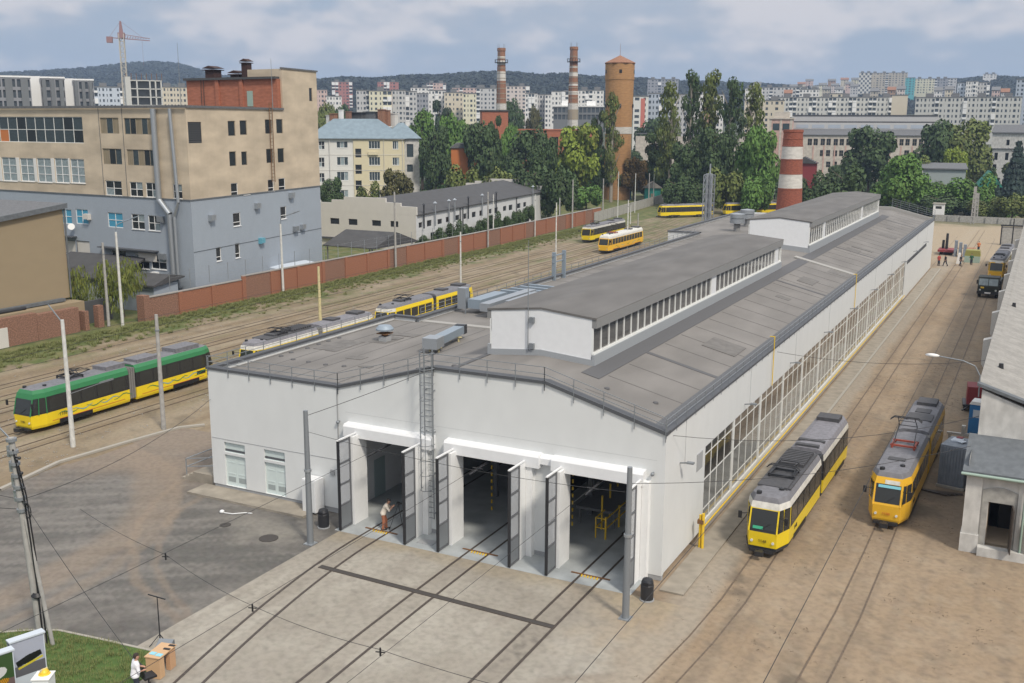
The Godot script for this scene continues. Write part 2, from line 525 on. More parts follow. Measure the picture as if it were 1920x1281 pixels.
func ridge(az: float) -> Vector2: # azimuth in radians from -Z to +X: (distance, height)
	var u = 960.0 + 1979.0 * tan(clampf(az + 0.472, -1.0, 1.0))
	u = clampf(u, -190.0, 2290.0)
	var yy = 150.0
	for i in range(2, RIDGE.size() - 1):
		if u >= RIDGE[i][0] and u <= RIDGE[i + 1][0]:
			yy = lerpf(RIDGE[i][1], RIDGE[i + 1][1], (u - RIDGE[i][0]) / (RIDGE[i + 1][0] - RIDGE[i][0]))
	if u < 60.0:
		yy = lerpf(138.0, 148.0, clampf((60.0 - u) / 200.0, 0, 1))
	var d = lerpf(2600.0, 1700.0, smoothstep(400.0, 560.0, u))
	d = lerpf(d, 2100.0, smoothstep(1150.0, 1400.0, u))
	return Vector2(d, CAM.y + (231.5 - yy) / 1979.0 * d * cos(clampf(az + 0.472, -0.9, 0.9)))


func land(x: float, z: float) -> float:
	var dx = x - CAM.x
	var dz = z - CAM.z
	var d = sqrt(dx * dx + dz * dz)
	if d < 450.0:
		return 0.0
	var r = ridge(atan2(dx, -dz))
	var p = 18.0 * smoothstep(450.0, 800.0, d) + 26.0 * smoothstep(800.0, 1900.0, d)
	return lerpf(p, r.y - 13.0, smoothstep(r.x * 0.5, r.x, d))


func make_land() -> void:
	var mb := MB.new()
	var rs = [0.0, 60.0, 150.0, 300.0, 450.0]
	var r = 500.0
	while r < 3000.0:
		rs.append(r)
		r *= 1.07
	rs.append_array([3400.0, 4200.0, 5200.0])
	var az = []
	for i in 181:
		az.append(-PI + TAU * i / 180.0)
	var grid = []
	for q in rs:
		var line = PackedVector3Array()
		for a in az:
			var x = CAM.x + sin(a) * q
			var z = CAM.z - cos(a) * q
			line.append(Vector3(x, land(x, z) - 0.06, z))
		grid.append(line)
	for j in rs.size() - 1:
		for i in 180:
			mb.quad(grid[j][i], grid[j][i + 1], grid[j + 1][i + 1], grid[j + 1][i])
	struct("terrain", mb, "land")


func ns(x: float, z: float) -> float:
	return soil_noise.get_noise_2d(x, z)


func soil(x: float, z: float) -> Color:
	var a = ns(x, z)
	var b = streak_noise.get_noise_2d(x * 3.0, z * 0.22)
	var c = ns(x * 4.0 + 50, z * 4.0)
	if x < -27.0 + 0.0 or z < -124.0 and x < -12.0:
		# left yard: dirt with long streaks along the tracks and grass
		var dirt = Color(0.245, 0.185, 0.115).lerp(Color(0.325, 0.265, 0.185), smoothstep(-0.35, 0.4, b))
		dirt = dirt.lerp(Color(0.15, 0.12, 0.08), smoothstep(0.1, 0.55, c) * 0.6)
		var grass = Color(0.1, 0.13, 0.035).lerp(Color(0.185, 0.175, 0.07), smoothstep(-0.3, 0.4, c))
		var g = smoothstep(-63.5, -66.0, x + a * 4.0 + c * 2.5)
		g = maxf(g, 0.75 * smoothstep(0.0, 0.32, streak_noise.get_noise_2d(x * 1.6 + 90, z * 0.16) + c * 0.3) * smoothstep(-40.0, -46.0, x))
		if z < -120.0:
			g = maxf(g, smoothstep(-120.0, -135.0, z + a * 14.0) * 0.85 * smoothstep(-34.0, -42.0, x + a * 6.0))
		g *= smoothstep(0.1, -0.35, c * 0.35 + a * 0.2 - 0.12) if g < 0.9 else 1.0
		return dirt.lerp(grass, clampf(g, 0, 1))
	var base = Color(0.31, 0.228, 0.148).lerp(Color(0.35, 0.268, 0.183), smoothstep(-0.4, 0.4, a))
	base = base.lerp(Color(0.225, 0.18, 0.13), smoothstep(0.08, 0.6, c + b * 0.5) * 0.45)
	base = base.lerp(Color(0.24, 0.185, 0.13), 0.5 * smoothstep(0.05, 0.35, streak_noise.get_noise_2d(x * 7.0, z * 0.5)))
	base = base.lerp(Color(0.4, 0.33, 0.24), 0.25 * smoothstep(0.1, 0.4, ns(x * 7.0 + 40, z * 7.0)))
	base = base.lerp(Color(0.17, 0.135, 0.1), 0.45 * smoothstep(0.34, 0.5, ns(x * 9.0, z * 9.0 + 31)))
	# wheel and rail marks run down the yard
	for t in [3.55, 6.75, 8.5]:
		var q = absf(x - t)
		base = base.lerp(Color(0.2, 0.155, 0.11), 0.45 * smoothstep(0.9, 0.45, q) * smoothstep(-0.4, 0.3, b))
	# oil and mud where the trams stand
	for q in [[2.4, -3.6, 0.9], [3.1, -2.3, 0.55], [4.3, -1.7, 0.4], [3.6, -0.4, 0.5], [9.8, -15.5, 1.6], [10.5, -18.2, 1.3], [4.6, 1.8, 0.5], [7.5, 6.0, 0.8]]:
		base = base.lerp(Color(0.11, 0.09, 0.07), 0.6 * smoothstep(q[2], q[2] * 0.3, Vector2(x - q[0], (z - q[1]) * 0.8).length() + c * 0.8))
	# old paving along the cladding
	base = base.lerp(Color(0.37, 0.33, 0.27), 0.7 * smoothstep(3.0, 2.3, x + a * 0.6) * smoothstep(0.5, 1.5, x))
	# sandy clearing behind the depot
	base = base.lerp(Color(0.42, 0.34, 0.235), 0.8 * smoothstep(-118.0, -150.0, z + a * 16.0))
	base = base.lerp(Color(0.12, 0.125, 0.06), 0.8 * smoothstep(-196.0, -204.0, z + a * 6.0))
	# damp, oily ground between the rails and the old workshop
	base = base.lerp(Color(0.17, 0.135, 0.1), 0.55 * smoothstep(9.6, 11.0, x + a) * smoothstep(-8.0, -13.0, z))
	return base


func apron_color(x: float, z: float) -> Color:
	var a = ns(x * 1.5 + 30, z * 1.5)
	var c = ns(x * 5.0, z * 5.0 + 70)
	var b = streak_noise.get_noise_2d(x * 3.0, z * 0.3)
	var con = Color(0.335, 0.305, 0.255).lerp(Color(0.4, 0.37, 0.315), smoothstep(-0.4, 0.4, a))
	con = con.lerp(Color(0.27, 0.24, 0.2), 0.35 * smoothstep(0.1, 0.6, c))
	con = con.lerp(Color(0.38, 0.285, 0.18), 0.75 * smoothstep(-4.5, 1.0, x + a * 3.0) * smoothstep(9.0, 3.0, z + c * 3.0))
	con = con.lerp(Color(0.38, 0.31, 0.2), 0.5 * smoothstep(3.6, 2.2, z + a * 1.5))
	for t in [-15.0, -9.2, -3.1]:
		con = con.lerp(Color(0.25, 0.215, 0.175), 0.35 * smoothstep(0.75, 0.3, absf(x - t)))
	# pitted patches and crumbs, as on worn concrete
	con = con.lerp(Color(0.2, 0.18, 0.155), 0.4 * smoothstep(0.36, 0.5, ns(x * 11.0, z * 11.0)))
	con = con.lerp(Color(0.14, 0.125, 0.105), 0.6 * smoothstep(0.1, 0.3, ns(x * 16.0 + 9, z * 16.0)) * smoothstep(0.62, 0.5, absf(x + 3.1)) * smoothstep(6.4, 7.4, z) * smoothstep(11.5, 10.0, z))
	con = con.lerp(Color(0.26, 0.23, 0.19), 0.3 * smoothstep(0.0, 0.3, b))
	# skid arcs of turning lorries
	for q in [[3.0, 15.0, 6.0], [5.5, 16.5, 7.3], [6.0, 17.0, 9.4]]:
		var d = absf(Vector2(x - q[0], z - q[1]).length() - q[2])
		con = con.lerp(Color(0.24, 0.2, 0.16), 0.4 * smoothstep(0.35, 0.05, d) * smoothstep(-0.2, 0.3, a))
	return con.lerp(soil(x, z), smoothstep(0.2, 2.6, x + a * 1.4 + c * 0.8))


func asphalt_color(x: float, z: float) -> Color:
	var a = ns(x * 1.3 + 11, z * 1.3)
	var c = ns(x * 4.0 + 3, z * 4.0)
	var b = streak_noise.get_noise_2d((x * 0.8 + z * 0.6) * 2.4, (z * 0.8 - x * 0.6) * 0.25)
	var col = Color(0.125, 0.118, 0.108).lerp(Color(0.18, 0.167, 0.15), smoothstep(-0.4, 0.5, a + b * 0.7))
	col = col.lerp(Color(0.1, 0.095, 0.088), 0.5 * smoothstep(0.15, 0.5, c + b * 0.4))
	col = col.lerp(Color(0.27, 0.25, 0.225), 0.45 * smoothstep(0.02, 0.35, streak_noise.get_noise_2d((x * 0.55 + z * 0.83) * 6.0, (z * 0.55 - x * 0.83) * 0.35)))
	col = col.lerp(Color(0.11, 0.1, 0.092), 0.5 * smoothstep(0.3, 0.5, ns(x * 8.0, z * 8.0)))
	# clay carried off the yard by wheels: one broad curve and a few narrow ones
	for q in [[-43.0, 14.0, 17.5, 1.6, 0.55], [-44.0, 16.0, 20.6, 0.5, 0.4], [-10.0, -6.0, 21.0, 0.35, 0.45], [-8.0, -5.0, 20.4, 0.3, 0.4]]:
		var d = absf(Vector2(x - q[0], z - q[1]).length() - q[2] + a * 0.8)
		col = col.lerp(Color(0.29, 0.225, 0.165), q[4] * smoothstep(q[3], q[3] * 0.3, d))
	col = col.lerp(Color(0.28, 0.22, 0.165), 0.75 * smoothstep(4.0, -5.0, z + a * 6.0 + (x + 30.0) * 0.2))
	col = col.lerp(Color(0.3, 0.28, 0.24), 0.6 * smoothstep(2.2, 0.4, Vector2((x + 20.5) * 0.6, z - 4.0).length() + c))
	return col


func sheet(called: String, x0: float, x1: float, z0: float, z1: float, step: float, y: float, m: String, f: Callable, keep: Callable) -> void:
	var nx = int((x1 - x0) / step)
	var nz = int((z1 - z0) / step)
	var v := PackedVector3Array()
	var n := PackedVector3Array()
	var c := PackedColorArray()
	var idx := PackedInt32Array()
	for j in nz + 1:
		for i in nx + 1:
			var x = x0 + (x1 - x0) * i / nx
			var z = z0 + (z1 - z0) * j / nz
			v.append(Vector3(x, y, z))
			n.append(Vector3.UP)
			c.append(f.call(x, z))
	for j in nz:
		for i in nx:
			var x = x0 + (x1 - x0) * (i + 0.5) / nx
			var z = z0 + (z1 - z0) * (j + 0.5) / nz
			if keep.call(x, z):
				var k = j * (nx + 1) + i
				idx.append_array([k, k + 1, k + nx + 2, k, k + nx + 2, k + nx + 1])
	var a = []
	a.resize(Mesh.ARRAY_MAX)
	a[Mesh.ARRAY_VERTEX] = v
	a[Mesh.ARRAY_NORMAL] = n
	a[Mesh.ARRAY_COLOR] = c
	a[Mesh.ARRAY_INDEX] = idx
	var am := ArrayMesh.new()
	am.add_surface_from_arrays(Mesh.PRIMITIVE_TRIANGLES, a)
	struct(called, am, m)


func ribbon(mb: MB, pts: Array, w: float, y0: float, y1: float) -> void: # strip along a polyline of Vector2(x, z)
	for i in pts.size() - 1:
		var a = Vector3(pts[i].x, y0, pts[i].y)
		var b = Vector3(pts[i + 1].x, y0, pts[i + 1].y)
		var s = (b - a).cross(Vector3.UP).normalized() * w / 2
		var h = Vector3(0, y1 - y0, 0)
		mb.quad(a - s + h, a + s + h, b + s + h, b - s + h)
		mb.quad(a + s, b + s, b + s + h, a + s + h)
		mb.quad(b - s, a - s, a - s + h, b - s + h)
		if i == 0:
			mb.quad(a - s, a + s, a + s + h, a - s + h)
		if i == pts.size() - 2:
			mb.quad(b + s, b - s, b - s + h, b + s + h)


func offset(pts: Array, k: float) -> Array:
	var out = []
	for i in pts.size():
		var d: Vector2 = (pts[mini(i + 1, pts.size() - 1)] - pts[maxi(i - 1, 0)]).normalized()
		out.append(pts[i] + Vector2(-d.y, d.x) * k)
	return out


func track(pts: Array, label: String, m := "rail", w := 0.11, y := 0.03) -> void:
	var t = thing("tram_track", label, "tram track", Vector3.ZERO, 0.0, "tracks of the depot yard")
	for s in [-1, 1]:
		var mb := MB.new()
		ribbon(mb, offset(pts, s * 0.53), w, 0.0, y)
		part("rail", mb, m, t)


func make_ground() -> void:
	soil_noise.seed = 5
	soil_noise.frequency = 0.09
	soil_noise.fractal_octaves = 4
	streak_noise.seed = 9
	streak_noise.frequency = 0.16
	streak_noise.fractal_octaves = 4
	make_land()
	sheet("yard_ground", -110, 45, -260, 46, 0.6, -0.012, "yard", soil, func(x, z): return true)
	sheet("yard_front", 1.6, 26, -60, 26, 0.25, -0.004, "yard", soil, func(x, z): return true)
	sheet("asphalt_road", -60, -17.05, -9.0, 40, 0.25, 0.0, "asphalt", asphalt_color, func(x, z): return x > -38.6 - maxf(0.0, z - 4.0) * 0.2 - 0.25 * sin(z * 0.7) and (z > -8.2 or x > -36.0) and not (x > -27.7 and z < 0.0))
	sheet("concrete_apron", -17.1, 5, 2.0, 36, 0.2, 0.008, "apron", apron_color, func(x, z): return true)
	sheet("front_strip", -27.8, -17.1, 0.0, 2.3, 0.35, 0.006, "apron", asphalt_color, func(x, z): return x > -19.0 and z < 2.2)
	var mb := MB.new()
	mb.box(0.26, 0.0, -123.0, 1.42, 0.07, 1.0)
	struct("side_pavement", mb, "slab")
	mb = MB.new()
	mb.box(1.42, 0.0, -122.6, 1.6, 0.1, -30)
	struct("pavement_kerb", mb, "kerb")
	mb = MB.new()
	mb.box(-28.3, 0.0, 0.0, -19.9, 0.13, 1.55)
	struct("door_step_slab", mb, "slab")
	mb = MB.new()
	ribbon(mb, [Vector2(-41.5, 20), Vector2(-38.3, 6.3), Vector2(-39.45, 1.2), Vector2(-38.9, -3.9), Vector2(-38.3, -8.0), Vector2(-37.2, -9.3)], 0.28, 0.0, 0.13)
	struct("road_kerb", mb, "kerb")
	mb = MB.new()
	var e = [Vector2(-40, 22.5), Vector2(-26, 19.2), Vector2(-23, 17.75), Vector2(-22, 17.0), Vector2(-21, 16.5), Vector2(-19, 16.25), Vector2(-17.6, 16.1), Vector2(-16.2, 15.95)]
	ribbon(mb, e, 0.12, 0.0, 0.07)
	struct("lawn_edging", mb, "kerb")
	mb = MB.new()
	var poly = [Vector2(-14.9, 40), Vector2(-14.9, 17.6)] + [Vector2(-15.6, 16.6), Vector2(-16.2, 15.95)]
	for i in range(e.size() - 2, -1, -1):
		poly.append(e[i])
	poly.append(Vector2(-40, 40))
	mb.prism(poly, Vector3(0, 0.02, 0), Vector3.RIGHT, Vector3(0, 0, 1), Vector3(0, 0.03, 0))
	var lawn = struct("lawn", mb, "lawn")
	# grass tufts: nobody could count them
	var blade := MB.new()
	for k in 9:
		var an = k * 2.4
		var o = Vector3(cos(an), 0, sin(an)) * (0.02 + 0.012 * k)
		blade.tri(o, o + Vector3(sin(an), 0, -cos(an)) * 0.02, o + Vector3(cos(an) * 0.05, 0.09 + 0.01 * (k % 3), sin(an) * 0.05))
	scatter("lawn_grass", blade.mesh(), "weed", 5000, func(): return Vector3(rng.randf_range(-30, -15.2), 0.05, rng.randf_range(16.2, 26)), func(p): return Geometry2D.is_point_in_polygon(Vector2(p.x, p.z), PackedVector2Array(poly)), 0.7, 1.5, "mown grass of the lawn behind the display boards")
	var weed := MB.new()
	for k in 14:
		var an = k * 2.4
		var o = Vector3(cos(an), 0, sin(an)) * 0.02 * k
		weed.tri(o, o + Vector3(sin(an), 0, -cos(an)) * 0.09, o + Vector3(cos(an) * 0.2, 0.28 + 0.05 * (k % 4), sin(an) * 0.2))
	scatter("wall_weeds", weed.mesh(), "weed", 4200, func(): return Vector3(-70.3 + absf(rng.randfn()) * 2.6, 0.0, rng.randf_range(-165, -5)), func(p): return p.x < -62.5, 0.35, 1.1, "grass and weeds growing along the foot of the brick wall")
	var stone := MB.new()
	for k in 3:
		stone.ball(Vector3(0.12 * k * (1 - 2 * (k % 2)), 0.02, 0.1 * k), Vector3(0.06, 0.035, 0.05) * (1.0 - 0.2 * k), 3)
	scatter("gravel", stone.mesh(), "clod", 2200, func(): return Vector3(rng.randf_range(1.8, 15.0), 0.0, rng.randf_range(-60, 10)), func(p): return ns(p.x * 2.0, p.z * 2.0) > 0.02, 0.2, 0.6, "loose stones and clods on the dirt yard at right")
	scatter("gravel", stone.mesh(), "concrete", 2500, func(): return Vector3(rng.randf_range(-62.0, -39.5), 0.0, rng.randf_range(-70, 15)), func(p): return ns(p.x * 2.0, p.z * 2.0) > 0.0, 0.3, 1.0, "loose ballast stones between the tracks of the left yard")
	# painted floor inside and in front of the gates
	mb = MB.new()
	mb.box(-18.3, 0.0, -123.7, -0.3, 0.02, -0.35)
	mb.box(-17.4, 0.0, -0.35, -0.75, 0.0202, 2.06)
	struct("painted_floor", mb, "floor_paint")
	# rails across the apron and through the gates
	var curve = func(x: float, k: float) -> Array:
		var out = []
		for i in 24:
			var z = 26.0 - i * 1.0
			out.append(Vector2(x + k * pow(maxf(0.0, z - 3.0) / 14.0, 1.6), z))
		out.append(Vector2(x, -60))
		return out
	track(curve.call(-15.2, 2.05), "tram track curving out of the leftmost gateway", "rail", 0.12, 0.026)
	track(curve.call(-9.2, 0.35), "tram track running out of the middle gateway", "rail", 0.12, 0.026)
	track(curve.call(-3.1, 0.12), "tram track running out of the right gateway", "rail", 0.12, 0.026)
	track([Vector2(1.9, 18), Vector2(2.5, 12), Vector2(3.0, 8.2), Vector2(3.35, 4.6), Vector2(3.58, 0.4), Vector2(3.6, -5), Vector2(3.6, -60), Vector2(3.65, -190)], "tram track beside the depot's glazed side", "rail_rust", 0.075, 0.012)
	track([Vector2(7.6, 18), Vector2(8.2, 4.8), Vector2(8.42, -0.5), Vector2(8.5, -8), Vector2(8.6, -60), Vector2(8.9, -190)], "tram track under the orange tram at right", "rail_rust", 0.075, 0.012)
	var i = 0
	for x in [-44.0, -47.0, -50.1, -53.2, -56.3, -59.5]:
		track([Vector2(x, 30), Vector2(x, -120 - i * 10), Vector2(x - 3.0, -160 - i * 6)], ["track under the white roofed trams behind the depot", "track under the green and yellow tram", "track under the nearer far tram in the left yard", "empty track left of the green tram, first from it", "empty track left of the green tram, second from it", "track nearest the grass strip by the brick wall"][i], "rail_rust", 0.09, 0.03)
		i += 1
	mb = MB.new()
	var dr = thing("drain_channel", "dark slotted drain channel crossing the three tracks on the apron", "drain")
	mb.obox(Vector3(-15.25, 0.012, 6.0), Vector3(12.65, 0, 0.36), Vector3(0, 0.02, 0), Vector3(0, 0, 0.26))
	part("grate", mb, "drain", dr)
	for k in 2:
		mb = MB.new()
		mb.obox(Vector3(-15.25, 0.014, 5.97 + k * 0.28), Vector3(12.65, 0, 0.36), Vector3(0, 0.026, 0), Vector3(0, 0, 0.035))
		part("edge_bar", mb, "rail", dr)
	i = 0
	for x in [-15.1, -9.15, -3.15]:
		var b = thing("track_bar", "rusty toothed bar set in the floor of the " + ["left", "middle", "right"][i] + " gateway", "metal bar", Vector3(x, 0.03, 1.07), 0.0, "bars across the gateway tracks")
		mb = MB.new()
		mb.box(-1.0, 0, -0.05, 1.0, 0.03, 0.05)
		part("bar", mb, "rust_bar", b)
		for k in 6:
			mb = MB.new()
			mb.obox(Vector3(-0.45 + k * 0.16, 0.0, 0.06), Vector3(0.07, 0, 0), Vector3(0, 0.025, 0), Vector3(0.05, 0, 0.2))
			part("tooth", mb, "yellow_paint", b)
		i += 1
	for q in [[-19.75, 4.55, 0.5, "large dark manhole cover on the asphalt left of the gates"], [-23.0, 4.2, 0.3, "small dark manhole cover on the asphalt near the doors"]]:
		mb = MB.new()
		mb.cyl(Vector3.ZERO, Vector3(0, 0.025, 0), q[2], q[2], 16)
		solo("manhole_cover", mb, "drain", q[3], "manhole cover", Vector3(q[0], 0.0, q[1]))
	mb = MB.new()
	mb.box(-0.45, 0, -0.3, 0.45, 0.03, 0.3)
	solo("floor_hatch", mb, "plinth", "small grey floor plate below the caged ladder", "hatch", Vector3(-12.2, 0.02, 1.2))
	mb = MB.new()
	mb.tube([Vector3(-24.3, 0.04, 2.95), Vector3(-23.7, 0.04, 2.85), Vector3(-23.2, 0.04, 2.4), Vector3(-22.8, 0.04, 2.3)], 0.03, 5)
	mb.ball(Vector3(-24.35, 0.1, 2.97), Vector3(0.14, 0.1, 0.14), 5)
	solo("litter", mb, "white_paint", "white scrap of packaging lying on the asphalt before the doors", "litter")


func scatter(called: String, mesh: Mesh, m: String, count: int, where: Callable, keep: Callable, s0: float, s1: float, label: String, squash := Vector3.ONE) -> void:
	var ts = []
	for i in count:
		var p = where.call()
		if keep.call(p):
			var s = rng.randf_range(s0, s1)
			ts.append(Transform3D(Basis(Vector3.UP, rng.randf() * TAU).scaled(squash * s), p))
	var mm := MultiMesh.new()
	mm.transform_format = MultiMesh.TRANSFORM_3D
	mm.mesh = mesh
	mm.instance_count = ts.size()
	for i in ts.size():
		mm.set_instance_transform(i, ts[i])
	var o := MultiMeshInstance3D.new()
	o.name = numbered(called)
	o.multimesh = mm
	o.material_override = M[m]
	add_child(o)
	tag(o, label, called.replace("_", " "), "", "stuff")


# ------------------------------------------------------------------ the depot
func make_depot() -> void:
	var d = thing("tram_depot", "long white tram depot with two glazed roof lanterns and three open gateways", "depot building")
	var L = -124.0
	var mb := MB.new()
	# front: piers, gable above the gateways, flat wing on the left
	for q in [[-18.5, -17.0], [-13.0, -11.0], [-7.0, -5.0], [-1.0, 0.0]]:
		mb.box(q[0], 0.25, -0.3, q[1], 4.9, 0.0)
	mb.prism([Vector2(-18.5, 4.9), Vector2(0, 4.9), Vector2(0, 7.2), Vector2(-6.16, 8.9), Vector2(-12.4, 8.9), Vector2(-18.5, 7.2)], Vector3(0, 0, -0.3), Vector3.RIGHT, Vector3.UP, Vector3(0, 0, 0.3))
	part("gable_wall", mb, "white_panel", d)
	mb = MB.new()
	for q in [[-18.5, -17.0], [-13.0, -11.0], [-7.0, -5.0], [-1.0, 0.0]]:
		mb.box(q[0] + 0.02, 0.0, -0.28, q[1] - 0.02, 0.25, -0.02)
	mb.box(-27.6, 0.0, -0.25, -18.5, 0.3, -0.02)
	mb.box(-0.22, 0.0, -124, -0.02, 0.3, -6.5)
	part("plinth", mb, "plinth", d)
	mb = MB.new()
	mb.facade(Vector3(-27.65, 0, 0.03), Vector3.RIGHT, Vector3.BACK, 0, 9.13, 0.3, 7.2, [[0.95, 0.31, 2.5, 2.2], [0.95, 2.35, 2.5, 2.95], [3.9, 0.31, 5.4, 2.2], [3.9, 2.35, 5.4, 2.95]], 0.18)
	mb.box(-27.65, 0.3, -19.2, -27.4, 7.2, 0.0)
	mb.box(-27.4, 0.3, -19.2, -25.6, 7.2, -19.0)
	mb.box(-25.6, 0.0, -88, -25.35, 7.2, -19.2)
	mb.box(-29.6, 0.0, -88, -25.6, 7.2, -87.8)
	mb.box(-29.6, 0.0, L, -29.35, 7.2, -88)
	part("wing_wall", mb, "white_panel", d)
	mb = MB.new()
	mb.box(-27.6, 3.1, 0.03, -18.6, 3.13, 0.045)
	mb.box(-18.52, 0.3, 0.03, -18.48, 7.2, 0.05)
	part("wall_seam", mb, "plinth", d)
	for k in 2:
		var x = -26.7 + k * 2.95
		var w = 1.55 - k * 0.05
		mb = MB.new()
		mb.box(x, 0.31, -0.13, x + w, 2.2, -0.1)
		mb.box(x + w / 2 - 0.01, 0.31, -0.1, x + w / 2 + 0.01, 2.2, -0.09)
		var dd = part("service_door", mb, "elec_door", d)
		for s in 2:
			for row in 3:
				mb = MB.new()
				mb.box(x + 0.12 + s * w / 2, [0.55, 1.0, 1.7][row], -0.1, x + w / 2 - 0.12 + s * w / 2, [0.85, 1.08, 1.76][row], -0.085)
				part("vent_grille", mb, "shade_grey" if row == 0 else "elec_door", dd)
		mb = MB.new()
		mb.box(x, 2.35, -0.13, x + w, 2.95, -0.1)
		mb.box(x, 2.35, -0.1, x + w, 2.43, -0.06)
		var ll = part("louvre_panel", mb, "elec_door", d)
		mb = MB.new()
		mb.box(x, 2.4, -0.1, x + w, 2.52, -0.05)
		part("louvre_blade", mb, "trim", ll)
	# right wall
	mb = MB.new()
	mb.box(-0.25, 0.3, -6.5, 0.0, 7.2, -0.3)
	mb.box(-0.25, 0.3, -90.5, -0.005, 0.63, -6.5)
	mb.box(-0.25, 4.8, -90.5, 0.0, 7.2, -6.5)
	mb.box(-0.25, 0.0, L, 0.0, 7.2, -90.5)
	mb.box(-29.35, 0.0, L, -0.25, 7.2, L + 0.25)
	part("side_wall", mb, "white_panel", d)
	mb = MB.new()
	var z = -3.0
	while z > L:
		mb.box(0.0, 4.9, z - 0.015, 0.012, 7.15, z + 0.015)
		z -= 12.4
	z = -17.0
	mb.box(-18.0, 5.9, 0.0, -0.4, 5.908, 0.003)
	part("panel_joint", mb, "plinth", d)
	# glazed band: four panes high, four panes per bay of 6.2 m
	var gb := Node3D.new()
	gb.name = "window_band"
	d.add_child(gb)
	var rows = [0.63, 1.3, 2.95, 4.3, 4.8]
	mb = MB.new()
	for y in rows:
		mb.box(-0.07, y - 0.02 if y > 0.7 else y, -90.5, -0.04, y + 0.025 if y < 4.7 else y, -6.5)
	var bay = 0
	z = -12.13
	var zs = [-6.5, -7.8, -9.0, -10.4, -12.13]
	while z > -90.0:
		mb.box(-0.08, 0.63, z - 0.12, 0.0, 4.8, z + 0.12)
		for k in range(1, 5):
			zs.append(maxf(z - 1.55 * k, -90.5))
		z -= 6.2
		bay += 1
	for q in zs:
		mb.box(-0.07, 0.63, q - 0.028, -0.035, 4.8, q + 0.028)
	part("mullion_frame", mb, "mullion", gb)
	var pane_meshes = {}
	for k in zs.size() - 1:
		if zs[k] - zs[k + 1] < 0.5:
			continue
		for r in 4:
			var key = "%d_%.2f" % [r, zs[k] - zs[k + 1]]
			if not pane_meshes.has(key):
				var p := MB.new()
				p.box(-0.006, 0, -(zs[k] - zs[k + 1]), 0.006, rows[r + 1] - rows[r], 0)
				pane_meshes[key] = p.mesh()
			var o = part("pane", pane_meshes[key], "pane", gb)
			o.position = Vector3(-0.055, rows[r], zs[k])
	mb = MB.new()
	for k in 3:
		mb.box(0.0, 4.25 + k * 0.16, -114.5, 0.04, 4.37 + k * 0.16, -92)
	part("louvre_strip", mb, "trim", d)
	# gateways: jambs, hoods, folded leaves
	for g in 3:
		var x = -17.0 + g * 6.0
		mb = MB.new()
		for s in [[x - 0.02, x + 0.13], [x + 3.87, x + 4.02]]:
			mb = MB.new()
			mb.box(s[0], 0.02, -0.28, s[1], 4.9, 0.95)
			part("gate_jamb", mb, "jamb", d)
		mb = MB.new()
		mb.box(x + 4.03, 0.02, 0.003, x + 4.35, 4.9, 0.35)
		part("gate_jamb", mb, "jamb", d)
		mb = MB.new()
		var x0 = x - 0.85 + (0.25 if g > 0 else 0.0)
		var x1 = x + 4.65 if g == 0 else (x + 4.75 if g == 1 else x + 4.1)
		mb.prism([Vector2(0.0, 4.7), Vector2(0.45, 4.7), Vector2(0.45, 5.24), Vector2(0.36, 5.36), Vector2(0, 5.4)], Vector3(x0, 0, 0), Vector3.BACK, Vector3.UP, Vector3(x1 - x0, 0, 0))
		part("gate_hood", mb, "white_paint", d)
		if g == 1:
			mb = MB.new()
			mb.prism([Vector2(0.0, 4.9), Vector2(0.3, 4.9), Vector2(0.3, 5.2), Vector2(0, 5.36)], Vector3(x1, 0, 0), Vector3.BACK, Vector3.UP, Vector3(0.62, 0, 0))
			part("hood_link", mb, "white_paint", d)
		for s in 2:
			var lx = x - 0.04 if s == 0 else x + 3.98
			mb = MB.new()
			mb.box(lx - 0.065, 0.06, 1.98, lx + 0.065, 4.95, 2.07)
			var leaf_post = MB.new()
			leaf_post.box(lx - 0.045, 0.06, 1.0, lx + 0.045, 4.95, 1.09)
			for y in [0.06, 1.35, 2.5, 3.65, 4.83]:
				leaf_post.box(lx - 0.04, y, 1.09, lx + 0.04, y + 0.07, 1.98)
			var leaf = part("gate_leaf", mb, "black_metal", d)
			part("leaf_frame", leaf_post, "leaf_frame", leaf)
			mb = MB.new()
			mb.box(lx - 0.03, 0.18, 1.09, lx + 0.03, 1.35, 1.98)
			part("lower_panel", mb, "steel_grey", leaf)
			for q in [[1.47, 2.5], [2.62, 3.65], [3.77, 4.83]]:
				mb = MB.new()
				mb.box(lx - 0.012, q[0], 1.09, lx + 0.012, q[1], 1.98)
				part("pane", mb, "door_pane", leaf)
			mb = MB.new()
			mb.box(lx - 0.05, 4.96, 0.3, lx + 0.05, 5.02, 2.1)
			part("leaf_hinge_arm", mb, "white_paint", leaf)
	# roof: pitched nave, flat wing
	var prof = [Vector2(-0.25, 7.0), Vector2(-6.16, 8.45), Vector2(-9.27, 8.72), Vector2(-12.4, 8.45), Vector2(-18.5, 7.0), Vector2(-18.5, 6.8), Vector2(-12.4, 8.25), Vector2(-9.27, 8.52), Vector2(-6.16, 8.25), Vector2(-0.25, 6.8)]
	mb = MB.new()
	prof.reverse()
	mb.prism(prof, Vector3(0, 0, -0.3), Vector3.RIGHT, Vector3.UP, Vector3(0, 0, L + 0.6))
	part("nave_roof", mb, "roofing", d)
	mb = MB.new()
	mb.box(-27.4, 6.75, -19.0, -18.5, 6.95, -0.2)
	mb.box(-25.35, 6.75, -88, -18.5, 6.949, -19.0)
	mb.box(-29.35, 6.75, L + 0.25, -18.5, 6.95, -88)
	part("wing_roof", mb, "roofing", d)
	mb = MB.new()
